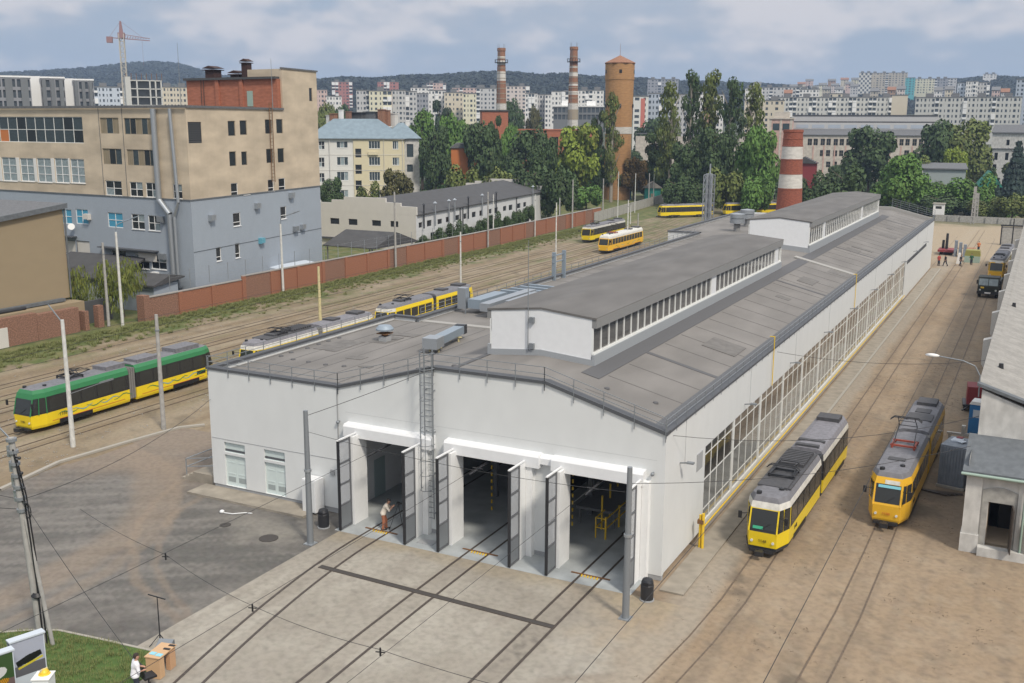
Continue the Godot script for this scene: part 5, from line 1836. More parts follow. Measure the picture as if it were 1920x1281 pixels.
# ------------------------------------------------------------------ smaller things near the camera
func make_yard_things() -> void:
	# press corner on the lawn
	var t = thing("reception_desk", "light wooden desk with papers at the edge of the lawn", "desk", Vector3(-14.62, 0.02, 16.95), 12.0)
	var mb := MB.new()
	mb.box(-0.34, 0, 0.2, 0.26, 0.86, 0.52)
	part("cabinet", mb, "wood", t)
	mb = MB.new()
	mb.box(-0.38, 0.86, -0.62, 0.3, 0.9, 0.55)
	part("desktop", mb, "wood", t)
	mb = MB.new()
	mb.box(0.05, 0, -0.58, 0.24, 0.86, -0.2)
	part("side_panel", mb, "ply_end", t)
	for q in [["paper_stack", -0.3, 0.15, 0.24, 0.2, "paper_blue"], ["paper_stack", 0.0, 0.2, 0.25, 0.2, "paper_blue"], ["phone_tray", 0.0, -0.25, 0.28, 0.12, "black"], ["phone_tray", 0.05, -0.55, 0.25, 0.12, "black"]]:
		mb = MB.new()
		mb.box(0, 0, 0, q[3], 0.02, q[4])
		solo(q[0], mb, q[5], {"-0.30.15": "pale blue papers on the desk's left front corner", "0.00.2": "blue papers in the middle of the wooden desk", "0.0-0.25": "black tray on the desk, nearer the papers", "0.05-0.55": "black tray at the far end of the desk"}[str(q[1]) + str(q[2])], "papers" if q[0] == "paper_stack" else "tray", Vector3(-14.62, 0.92, 16.95) + Vector3(q[1], 0, q[2]).rotated(Vector3.UP, deg_to_rad(12)), 12.0)
	t = thing("equipment_box", "grey equipment console standing behind the wooden desk", "console", Vector3(-15.2, 0.02, 16.2), 20.0)
	mb = MB.new()
	mb.prism([Vector2(-0.22, 0), Vector2(0.22, 0), Vector2(0.22, 0.62), Vector2(-0.22, 0.8)], Vector3(-0.32, 0, 0), Vector3.BACK, Vector3.UP, Vector3(0.64, 0, 0))
	part("case", mb, "annex_roof", t)
	mb = MB.new()
	mb.obox(Vector3(-0.3, 0.8, -0.2), Vector3(0.6, 0, 0), Vector3(0, 0.02, 0), Vector3(0, -0.16, 0.38))
	part("control_panel", mb, "steel_grey", t)
	t = thing("light_stand", "thin black stand with a crossbar behind the desk", "stand", Vector3(-16.35, 0.02, 15.35))
	mb = MB.new()
	mb.cyl(Vector3(0, 0.1, 0), Vector3(0, 2.1, 0), 0.03, 0.02, 6)
	part("pole", mb, "black_metal", t)
	mb = MB.new()
	mb.beam(Vector3(-0.5, 2.1, 0), Vector3(0.45, 2.1, 0), 0.04, 0.04)
	part("crossbar", mb, "black_metal", t)
	for k in 3:
		mb = MB.new()
		mb.beam(Vector3(0, 0.45, 0), Vector3(cos(k * TAU / 3), 0, sin(k * TAU / 3)) * 0.45, 0.025, 0.025)
		part("leg", mb, "black_metal", t)
	t = thing("office_chair", "black office chair between the man in white and the wooden desk", "chair", Vector3(-14.22, 0.05, 18.01), -20.0)
	mb = MB.new()
	mb.box(-0.24, 0.42, -0.24, 0.24, 0.5, 0.24)
	part("seat", mb, "black", t)
	mb = MB.new()
	mb.box(-0.22, 0.55, 0.2, 0.22, 1.0, 0.26)
	part("backrest", mb, "black", t)
	mb = MB.new()
	mb.cyl(Vector3(0, 0.06, 0), Vector3(0, 0.42, 0), 0.03, 0.03, 6)
	for k in 5:
		mb.beam(Vector3(0, 0.08, 0), Vector3(cos(k * TAU / 5) * 0.28, 0.04, sin(k * TAU / 5) * 0.28), 0.04, 0.03)
	part("base", mb, "black_metal", t)
	# display boards
	for k in 2:
		t = thing("display_board", ["display board with a photo of a white car and yellow flowers", "display board with a photo of a black and yellow vehicle under a grey sky"][k], "display board", [Vector3(-18.05, 0.05, 21.5), Vector3(-18.2, 0.05, 20.05)][k], 72.0, "")
		mb = MB.new()
		mb.box(-0.62, 0.0, -0.06, 0.62, 2.0, 0.0)
		part("panel", mb, "board_back", t)
		mb = MB.new()
		mb.obox(Vector3(-0.66, 2.0, -0.3), Vector3(1.32, 0, 0), Vector3(0, 0.06, 0), Vector3(0, 0, 0.36))
		part("top_box", mb, "board_back", t)
		mb = MB.new()
		mb.uvquad(Vector3(-0.58, 0.55, 0.006), Vector3(0.58, 0.55, 0.006), Vector3(0.58, 1.95, 0.006), Vector3(-0.58, 1.95, 0.006))
		var im := Image.create(64, 80, false, Image.FORMAT_RGB8)
		im.fill(Color(0.62, 0.64, 0.7) if k else Color(0.2, 0.3, 0.16))
		im.fill_rect(Rect2i(0, 56, 64, 24), Color(0.36, 0.36, 0.38) if k else Color(0.4, 0.33, 0.33))
		for y in 80:
			for x in 64:
				var p = Vector2(x - 32, y - 46).rotated(0.25)
				if k == 1:
					if absf(p.x) < 26 and absf(p.y + 2) < 9.0 - absf(p.x) * 0.12:
						im.set_pixel(x, y, Color(0.06, 0.07, 0.06))
					if absf(p.x) < 26 and absf(p.y - 9) < 2.5:
						im.set_pixel(x, y, Color(0.75, 0.7, 0.2))
				else:
					if p.x * p.x / 420.0 + (p.y + 8) * (p.y + 8) / 160.0 < 1.0:
						im.set_pixel(x, y, Color(0.75, 0.75, 0.76))
					if p.x * p.x / 300.0 + (p.y - 16) * (p.y - 16) / 60.0 < 1.0:
						im.set_pixel(x, y, Color(0.8, 0.62, 0.1) if (x * 7 + y * 5) % 11 < 7 else Color(0.3, 0.1, 0.1))
		var pm = mat("poster_%d" % k, Color(1, 1, 1), 0.4)
		pm.albedo_texture = ImageTexture.create_from_image(im)
		part("poster", mb, "poster_%d" % k, t)
		for s in [-0.6, 0.6]:
			mb = MB.new()
			mb.box(s - 0.04, 0.0, -0.3, s + 0.04, 2.0, -0.24)
			part("post", mb, "galv", t)
	t = thing("pedestal", "white box pedestal on the lawn beside the display boards", "pedestal", Vector3(-16.95, 0.05, 20.45), 30.0)
	mb = MB.new()
	mb.box(-0.3, 0, -0.3, 0.3, 0.95, 0.3)
	part("box", mb, "white_paint", t)
	mb = MB.new()
	mb.box(-0.33, 0.95, -0.33, 0.33, 0.99, 0.33)
	part("top", mb, "far_white", t)
	t = thing("hard_hat", "yellow hard hat lying on the white pedestal", "helmet", Vector3(-17.0, 1.04, 20.35))
	mb = MB.new()
	mb.lathe([Vector2(0.22, 0.0), Vector2(0.2, 0.03), Vector2(0.17, 0.04), Vector2(0.16, 0.1), Vector2(0.11, 0.17), Vector2(0.0, 0.2)], Vector3.ZERO, 14)
	part("shell", mb, "yellow_paint", t)
	mb = MB.new()
	mb.box(-0.02, 0.05, -0.15, 0.02, 0.205, 0.15)
	part("ridge", mb, "yellow_pole", t)
	# the leaning utility pole
	t = thing("utility_pole", "tall leaning concrete pole with cables and insulators by the lawn", "utility pole", Vector3(-20.7, 0, 17.55))
	var tip = Vector3(-0.35, 8.9, 0.25)
	mb = MB.new()
	mb.cyl(Vector3.ZERO, tip, 0.17, 0.12, 8)
	part("pole", mb, "concrete_pole", t)
	mb = MB.new()
	mb.cyl(Vector3(0.5, 0, -0.1), tip * 0.62 + Vector3(0.14, 0, 0), 0.09, 0.09, 7)
	part("strut", mb, "concrete_pole", t)
	for k in 7:
		mb = MB.new()
		var p = tip * (0.66 + k * 0.055)
		mb.cyl(p - Vector3(0, 0.06, 0), p + Vector3(0, 0.06, 0), 0.21, 0.21, 10)
		part("clamp_band", mb, "steel_grey", t)
	for k in 4:
		mb = MB.new()
		var p = tip * (0.7 + k * 0.07)
		mb.box(p.x - 0.24, p.y, p.z - 0.05, p.x - 0.1, p.y + 0.45, p.z + 0.12)
		part("terminal_box", mb, "galv", t)
		mb = MB.new()
		mb.beam(p, p + Vector3(0.45, 0.05, 0.1), 0.05, 0.05)
		mb.ball(p + Vector3(0.45, 0.05, 0.1), v3(0.07), 5)
		part("insulator", mb, "black_metal", t)
	mb = MB.new()
	mb.tube([Vector3(0.22, 0, 0.1), Vector3(0.16, 3.0, 0.12), Vector3(0.0, 6.5, 0.2), tip * 0.95 + Vector3(0.14, 0, 0.1)], 0.035, 5)
	mb.tube([Vector3(0.28, 0, 0.0), Vector3(0.2, 3.0, 0.02), Vector3(0.05, 6.5, 0.12), tip * 0.9 + Vector3(0.16, 0, 0.0)], 0.03, 5)
	for k in 10:
		var a0 = TAU * k / 10
		var a1 = TAU * (k + 1) / 10
		mb.cyl(Vector3(0.18 + cos(a0) * 0.16, 5.9 + sin(a0) * 0.3, 0.2), Vector3(0.18 + cos(a1) * 0.16, 5.9 + sin(a1) * 0.3, 0.2), 0.025, 0.025, 4)
	part("cable", mb, "black", t)
	mb = MB.new()
	mb.lathe([Vector2(0.16, 2.1), Vector2(0.26, 2.2), Vector2(0.16, 2.35)], Vector3(0.05, 0, 0.05), 10)
	part("cable_coil", mb, "black", t)
	mb = MB.new()
	mb.beam(tip + Vector3(0, -0.1, 0), tip + Vector3(-0.9, 0.35, -0.1), 0.05, 0.05)
	mb.obox(tip + Vector3(-1.4, 0.4, -0.2), Vector3(0.55, -0.1, 0), Vector3(0, 0.08, 0), Vector3(0, 0, 0.2))
	part("lamp_arm", mb, "steel_grey", t)
	# right side: container, cabin, cart
	t = thing("storage_container", "grey corrugated container between the orange tram and the old workshop", "container", Vector3(11.15, 0.15, -20.7), -12.0)
	mb = MB.new()
	mb.box(-0.75, 0.0, -1.6, 0.75, 2.45, 0.55)
	part("box", mb, "container", t)
	for k in 9:
		mb = MB.new()
		mb.box(-0.7 + k * 0.165, 0.1, 0.55, -0.62 + k * 0.165, 2.35, 0.6)
		part("rib", mb, "container", t)
	mb = MB.new()
	mb.box(-0.8, -0.14, 0.3, 0.8, 0.0, 0.7)
	part("skid", mb, "kerb", t)
	mb = MB.new()
	mb.box(-0.5, 2.45, -1.2, 0.1, 2.52, -0.4)
	mb.obox(Vector3(-0.2, 2.5, -0.9), Vector3(0.6, 0, 0.3), Vector3(0, 0.05, 0), Vector3(-0.15, 0, 0.4))
	solo("roof_scrap", mb, "board_back", "scrap sheets lying on the grey container's roof", "scrap", Vector3(11.15, 0.15, -20.7), -12.0)
	mb = MB.new()
	mb.box(-0.2, 2.5, -1.45, 0.15, 2.56, -1.1)
	solo("roof_scrap", mb, "dark_red", "red scrap lying on the grey container's roof", "scrap", Vector3(11.0, 0.15, -20.7), -12.0)
	mb = MB.new()
	for k in 5:
		mb.beam(Vector3(-1.2 + k * 0.25, 0.06, -0.2), Vector3(0.4 + k * 0.2, 0.08, 0.3 - k * 0.15), 0.12, 0.06)
	solo("timber_pile", mb, "rail", "dark broken boards on the ground before the grey container", "boards", Vector3(10.6, 0.0, -18.9))
	mb = MB.new()
	mb.box(-0.9, 0.6, -0.1, 0.9, 0.75, 0.1)
	mb.box(0.0, 0.6, -0.15, 0.25, 1.3, 0.15)
	mb.box(-0.8, 0, -0.08, -0.65, 0.6, 0.08)
	mb.box(0.65, 0, -0.08, 0.8, 0.6, 0.08)
	solo("scrap_beam", mb, "dirty_white", "pale scrap beam on trestles behind the grey container", "scrap beam", Vector3(10.9, 0, -30.0))
	t = thing("portable_toilet", "blue portable toilet with white roof beside the old workshop", "portable toilet", Vector3(11.75, 0, -33.4), -6.0)
	mb = MB.new()
	mb.box(-0.55, 0, -0.55, 0.55, 2.1, 0.55)
	part("cabin", mb, "toilet_blue", t)
	mb = MB.new()
	mb.prism([Vector2(-0.6, 2.1), Vector2(0.6, 2.1), Vector2(0.45, 2.32), Vector2(-0.45, 2.32)], Vector3(0, 0, -0.58), Vector3.RIGHT, Vector3.UP, Vector3(0, 0, 1.16))
	part("roof", mb, "far_white", t)
	mb = MB.new()
	mb.box(-0.4, 0.1, 0.55, 0.4, 1.95, 0.575)
	part("door", mb, "toilet_blue", t)
	mb = MB.new()
	mb.box(-0.3, 1.2, 0.575, 0.3, 1.75, 0.585)
	part("notice", mb, "board_back", t)
	t = thing("red_cart", "dark red box cart on wheels beside the old workshop", "cart", Vector3(11.25, 0, -40.0), 5.0)
	mb = MB.new()
	mb.box(-0.7, 0.55, -0.9, 0.7, 1.9, 0.9)
	part("box", mb, "dark_red", t)
	mb = MB.new()
	mb.box(-0.95, 0.4, -1.0, 0.9, 0.55, 1.1)
	mb.beam(Vector3(-0.5, 0.45, 1.0), Vector3(-1.0, 0.3, 1.9), 0.08, 0.08)
	part("chassis", mb, "black_metal", t)
	for s in [[-0.8, -0.6], [0.8, -0.6], [-0.8, 0.6], [0.8, 0.6]]:
		mb = MB.new()
		mb.cyl(Vector3(s[0] - 0.08, 0.25, s[1]), Vector3(s[0] + 0.08, 0.25, s[1]), 0.25, 0.25, 10)
		part("wheel", mb, "rubber", t)
	# far corner of the yard
	t = thing("skip_container", "olive and pale green skip behind the four workers", "skip", Vector3(5.2, 0, -134.2))
	mb = MB.new()
	mb.box(-1.1, 0, -1.0, 1.1, 1.0, 1.0)
	part("tub", mb, "pale_green", t)
	mb = MB.new()
	mb.prism([Vector2(-1.15, 1.0), Vector2(1.15, 1.0), Vector2(1.0, 1.9), Vector2(-1.0, 1.9)], Vector3(0, 0, -1.0), Vector3.RIGHT, Vector3.UP, Vector3(0, 0, 1.9))
	part("cover", mb, "olive_box", t)
	t = thing("flat_wagon", "dark red flat wagon carrying upright machinery behind the depot", "wagon", Vector3(0.6, 0, -143.5))
	mb = MB.new()
	mb.box(-1.2, 0.5, -2.0, 1.4, 0.85, 2.0)
	part("deck", mb, "dark_red", t)
	for q in [[0.0, 0.0, 2.6], [-0.6, -0.8, 1.4]]:
		mb = MB.new()
		mb.cyl(Vector3(q[0], 0.85, q[1]), Vector3(q[0], 0.85 + q[2], q[1]), 0.24, 0.2, 8)
		part("upright", mb, "black_metal", t)
	for z in [-1.3, 1.3]:
		mb = MB.new()
		mb.cyl(Vector3(-0.9, 0.35, z), Vector3(1.1, 0.35, z), 0.33, 0.33, 10)
		part("wheelset", mb, "rubber", t)
	t = thing("machine_stand", "grey machine frames standing behind the workers' skip", "machinery", Vector3(2.9, 0, -141.0))
	for k in 3:
		mb = MB.new()
		mb.box(-0.9 + k * 0.7, 0, -0.3, -0.45 + k * 0.7, 2.6 - 0.3 * k, 0.3)
		mb.box(-0.9 + k * 0.7, 0, 0.3, -0.6 + k * 0.7, 1.3, 0.8)
		part("column", mb, "container", t)
	mb = MB.new()
	mb.beam(Vector3(-0.9, 1.3, 0.0), Vector3(2.4, 1.5, 0), 0.1, 0.1)
	part("cross_beam", mb, "swoosh_red", t)
	mb = MB.new()
	mb.prism([Vector2(-0.3, 0), Vector2(0.5, 0), Vector2(0.25, 1.7), Vector2(-0.05, 1.7)], Vector3.ZERO, Vector3.RIGHT, Vector3.UP, Vector3(0, 0, 0.5))
	solo("white_post", mb, "far_white", "white wedge shaped block left of the olive skip", "block", Vector3(3.4, 0, -131.0))
	t = thing("pit_gateway", "dark steel portal over the concrete pit behind the old tram", "gateway", Vector3(10.0, 0, -163.0), 3.0)
	mb = MB.new()
	for s in [-1.9, 1.9]:
		mb.box(s - 0.1, 0, -0.1, s + 0.1, 3.4, 0.1)
	mb.box(-2.1, 3.4, -0.15, 2.1, 3.65, 0.15)
	part("frame", mb, "black_metal", t)
	mb = MB.new()
	mb.box(-1.8, 0, -0.06, 1.8, 3.3, -0.02)
	part("panel", mb, "concrete", t)
	t = thing("guard_booth", "small white booth on legs by the far concrete fence", "booth", Vector3(-6.7, 0, -211.0))
	mb = MB.new()
	for s in [-0.9, 0.9]:
		for z in [-0.8, 0.8]:
			mb.box(s - 0.08, 0, z - 0.08, s + 0.08, 1.2, z + 0.08)
	part("leg_frame", mb, "steel_grey", t)
	mb = MB.new()
	mb.facade(Vector3(-1.15, 1.2, 1.0), Vector3.RIGHT, Vector3.BACK, 0, 2.3, 0, 2.5, [[0.5, 1.4, 1.8, 2.0]], 0.1)
	mb.box(-1.15, 1.2, -1.0, 1.15, 3.7, 0.85)
	part("cabin", mb, "far_white", t)
	mb = MB.new()
	mb.box(-0.65, 2.6, 0.87, 0.65, 3.2, 0.9)
	part("window", mb, "glass_dark", t)
	mb = MB.new()
	mb.box(-1.35, 3.7, -1.2, 1.35, 3.85, 1.2)
	part("roof", mb, "kerb", t)
	t = thing("concrete_fence", "long pale concrete panel fence behind the far yard", "fence", Vector3.ZERO)
	for k in 20:
		mb = MB.new()
		var x = -7.0 + k * 2.6
		mb.box(x - 0.06, 0, -208.1 + k * 0.25, x + 2.5, 1.45, -207.95 + k * 0.25)
		part("panel", mb, "concrete", t)
	t = thing("concrete_fence", "grey concrete panel fence before the garden sheds", "fence", Vector3.ZERO)
	for k in 22:
		mb = MB.new()
		var a = Vector3(-72.6, 0, -166).lerp(Vector3(-80.0, 0, -240), k / 22.0)
		var b = Vector3(-72.6, 0, -166).lerp(Vector3(-80.0, 0, -240), (k + 0.95) / 22.0)
		mb.obox(a, b - a, Vector3(0, 2.2, 0), Vector3(-0.15, 0, 0.01))
		part("panel", mb, "concrete", t)


# ------------------------------------------------------------------ buildings round the yard
const WINL := [
		[17.63,18.52,39.22,21.68,"ribbon"],
		[11.2,19.71,14.47,21.58,"old3"],
		[5.39,19.65,10.28,21.55,"old5"],
		[11.06,16.07,14.38,17.96,"old3"],
		[5.33,16.04,10.15,17.92,"old5"],
		[34.78,13.45,37.79,16.55,"white23"],
		[31.06,13.52,33.98,16.55,"white23"],
		[27.57,13.58,30.24,16.51,"white23"],
		[24.17,13.57,26.88,16.58,"white23"],
		[20.88,13.61,23.42,16.64,"white23"],
		[17.91,13.66,20.46,16.6,"white23"],
		[11.46,12.37,14.31,14.14,"white22"],
		[7.84,12.39,10.05,14.12,"white22"],
		[5.21,12.41,7.3,14.12,"white22"],
		[1.3,12.41,2.75,14.07,"white22"],
		[21.04,8.51,23.29,10.33,"blue22"],
		[17.93,8.62,20.2,10.46,"blue22"],
		[11.69,8.5,14.36,10.3,"blue22"],
		[7.92,8.49,10.14,10.31,"white22"],
		[5.27,8.47,7.27,10.27,"white22"],
		[11.61,3.93,14.17,5.73,"white22"],
		[7.59,3.74,9.95,5.52,"white22"],
		[4.65,3.88,7.23,5.62,"white22"],
		[20.74,4.76,23.31,6.42,"shutter"],
		[18.06,4.82,20.58,6.49,"shutter"]]
const WINR := [
		[0.28,18.73,2.86,21.13,"louvre"],
		[8.26,19.46,9.85,21.28,"old1"],
		[10.83,19.56,12.42,21.35,"old1"],
		[16.63,19.65,18.26,21.49,"old1"],
		[19.36,19.69,21.01,21.55,"old1"],
		[8.23,15.84,9.72,17.63,"old1"],
		[10.86,15.87,12.17,17.57,"old1"],
		[16.62,15.93,18.26,17.77,"old1"],
		[19.41,15.89,21.07,17.78,"old1"],
		[8.25,12.29,9.73,13.81,"white12"],
		[10.92,12.23,12.3,13.85,"white12"],
		[16.7,12.3,18.15,13.83,"white12"],
		[19.35,12.3,21.02,13.86,"white12"],
		[8.36,8.52,10,10.15,"white12"],
		[19.5,8.47,20.99,10.13,"white12"],
		[4.43,4.68,5.46,6.36,"white12"],
		[8.47,4.58,9.52,6.42,"white12"]]
const WINA := [
		[0,14.15,1.52,16.25,"white22"],
		[4.68,14.53,7.62,16.21,"white31"],
		[9.56,11.98,11.21,14.35,"dark"],
		[13.2,14.33,16.23,16.35,"white41"],
		[19.56,14.22,21.11,16.33,"white31"],
		[-0.15,9.47,1.37,12,"white22"],
		[4.67,9.95,7.61,12.12,"white31"],
		[9.49,7.61,11.22,10.11,"dark"],
		[13.17,9.94,16.14,12.12,"white41"],
		[19.47,9.96,21.27,12,"white31"],
		[-0.29,5.46,1.24,7.87,"white22"],
		[4.55,5.92,7.55,8.19,"white31"],
		[9.45,3.29,11.11,5.9,"dark"],
		[13.19,5.89,16.05,8.17,"white41"],
		[19.39,5.63,21.07,7.82,"white31"],
		[4.4,1.16,7.41,3.31,"white31"],
		[13.44,1.11,15.95,3.27,"white31"]]
const WINS := [
		[1.04,3.76,2.49,4.67,""],
		[4.33,3.69,6.28,4.74,""],
		[8.76,3.68,10.76,4.58,""],
		[12.37,3.72,14.12,4.68,""],
		[16.51,3.71,18.62,4.65,""],
		[20.13,3.64,22.01,4.64,""],
		[24.6,3.59,26.62,4.61,""],
		[28.44,3.57,30.16,4.61,""],
		[33.41,3.61,35.01,4.53,""],
		[36.49,3.46,38.41,4.58,""],
		[41.34,3.52,43.34,4.52,""],
		[44.72,3.41,47,4.53,""],
		[49.86,3.44,52.02,4.48,""],
		[53.73,3.48,55.64,4.48,""],
		[5.77,1.59,7.56,2.55,""],
		[9.11,1.16,10.7,2.06,""],
		[12.42,1.04,14.17,1.96,""]]
const WING := [
		[15.7,3.76,17.65,4.8,""],
		[11.89,3.77,13.76,4.82,""],
		[7.04,3.83,8.89,4.81,""],
		[3.54,3.83,5.14,4.83,""]]
const WINP := [
		[5,13.38,6.63,15.92,""],
		[7.17,13.41,8.79,15.94,""],
		[9.78,13.43,11.4,15.96,""],
		[11.93,13.46,13.54,15.98,""],
		[14.53,13.44,16.13,15.91,""],
		[16.75,13.46,18.35,15.93,""],
		[19.15,13.49,20.65,15.95,""],
		[21.36,13.51,22.85,15.97,""],
		[23.91,13.54,25.49,15.99,""],
		[26.1,13.56,27.68,16.01,""],
		[28.55,13.59,30.12,16.03,""],
		[30.72,13.61,32.29,16.05,""],
		[33.33,13.64,34.88,16.07,""],
		[35.49,13.66,37.04,16.09,""],
		[38.16,13.65,39.61,16.07,""],
		[40.21,13.67,41.75,16.09,""],
		[42.69,13.6,44.23,16.11,""],
		[44.91,13.63,46.43,16.13,""],
		[9.78,9.29,11.35,11.68,""],
		[12.02,9.32,13.55,11.71,""],
		[14.62,9.36,16.14,11.65,""],
		[16.85,9.39,18.36,11.68,""],
		[19.43,9.42,20.94,11.71,""],
		[40.1,9.62,41.82,11.96,""],
		[42.67,9.66,44.38,11.99,""],
		[12.3,5.17,13.91,7.38,""],
		[14.81,5.21,16.33,7.42,""]]


func window(parent: Node, A: Vector3, d: Vector3, n: Vector3, r: Array, style: String, depth := 0.14) -> void:
	var frames = {"white22": [2, 2, "window_white", "glass_dark"], "white23": [2, 3, "window_white", "glass_pale"], "white12": [1, 2, "window_white", "glass_dark"], "white31": [3, 1, "window_white", "glass_old"], "white41": [4, 1, "window_white", "glass_old"], "blue22": [2, 2, "window_white", "glass_blue"], "old1": [1, 1, "old_frame", "glass_dark"], "old3": [3, 1, "old_frame", "curtain"], "old5": [5, 1, "old_frame", "curtain"], "dark": [1, 2, "old_frame", "glass_dark"], "plain": [1, 1, "louvre", "glass_dark"], "ribbon": [12, 2, "mullion", "glass_old"], "louvre": [1, 1, "louvre", "louvre"], "shutter": [1, 1, "trim", "shed_beige"], "tall2": [2, 2, "old_frame", "glass_dark"]}
	var q = frames[style]
	var flip = d.cross(Vector3.UP).dot(n) < 0
	var w = r[2] - r[0]
	var h = r[3] - r[1]
	var o = A + d * r[0] + Vector3(0, r[1], 0) - n * depth
	var mb := MB.new()
	var bar = func(mb: MB, x0: float, y0: float, x1: float, y1: float, t: float) -> void:
		if flip:
			mb.obox(o + d * x1 + Vector3(0, y0, 0), -d * (x1 - x0), Vector3(0, y1 - y0, 0), n * t)
		else:
			mb.obox(o + d * x0 + Vector3(0, y0, 0), d * (x1 - x0), Vector3(0, y1 - y0, 0), n * t)
	var t = minf(0.07, w * 0.06)
	if style == "white12":
		t = 0.07
	bar.call(mb, 0.0, 0.0, w, t, 0.08)
	bar.call(mb, 0.0, h - t, w, h, 0.08)
	bar.call(mb, 0.0, t, t, h - t, 0.08)
	bar.call(mb, w - t, t, w, h - t, 0.08)
	var ys = [0.0]
	for j in range(1, q[1]):
		ys.append(h * j / q[1] if style != "white12" else h * 0.3)
	ys.append(h)
	for i in range(1, q[0]):
		bar.call(mb, w * i / q[0] - t / 2, t, w * i / q[0] + t / 2, h - t, 0.075)
	for j in range(1, q[1]):
		bar.call(mb, t, ys[j] - t / 2, w - t, ys[j] + t / 2, 0.07)
	if style == "louvre":
		bar.call(mb, 0.0, 0.0, w, h, 0.02)
		for j in 9:
			bar.call(mb, t, h * (j + 0.5) / 9.5, w - t, h * (j + 0.8) / 9.5, 0.1)
	if style.begins_with("white"):
		bar.call(mb, -0.06, -0.07, w + 0.06, -0.005, depth + 0.08)
	var f = part("window", mb, q[2], parent)
	for j in (0 if style == "louvre" else q[1]):
		for i in q[0]:
			mb = MB.new()
			bar.call(mb, w * i / q[0] + 0.01, ys[j] + 0.01, w * (i + 1) / q[0] - 0.01, ys[j + 1] - 0.01, 0.03)
			var g = q[3]
			if style == "ribbon":
				g = "board_orange" if i == 8 and j == 0 else ("glass_dark" if (i * 7 + j * 3) % 5 == 0 else "glass_old")
			elif style == "old3" or style == "old5":
				g = ["curtain", "glass_dark", "glass_old", "glass_dark", "curtain", "glass_old"][(i * 5 + int(r[0] * 2 + r[1])) % 6]
			elif style == "white22" or style == "white31":
				g = "glass_pale" if (i + j * 2 + int(r[0] * 3)) % 5 == 0 else g
			part("pane", mb, g, f)


func rect_holes(rs: Array) -> Array:
	var out = []
	for r in rs:
		out.append([r[0], r[1], r[2], r[3]])
	return out


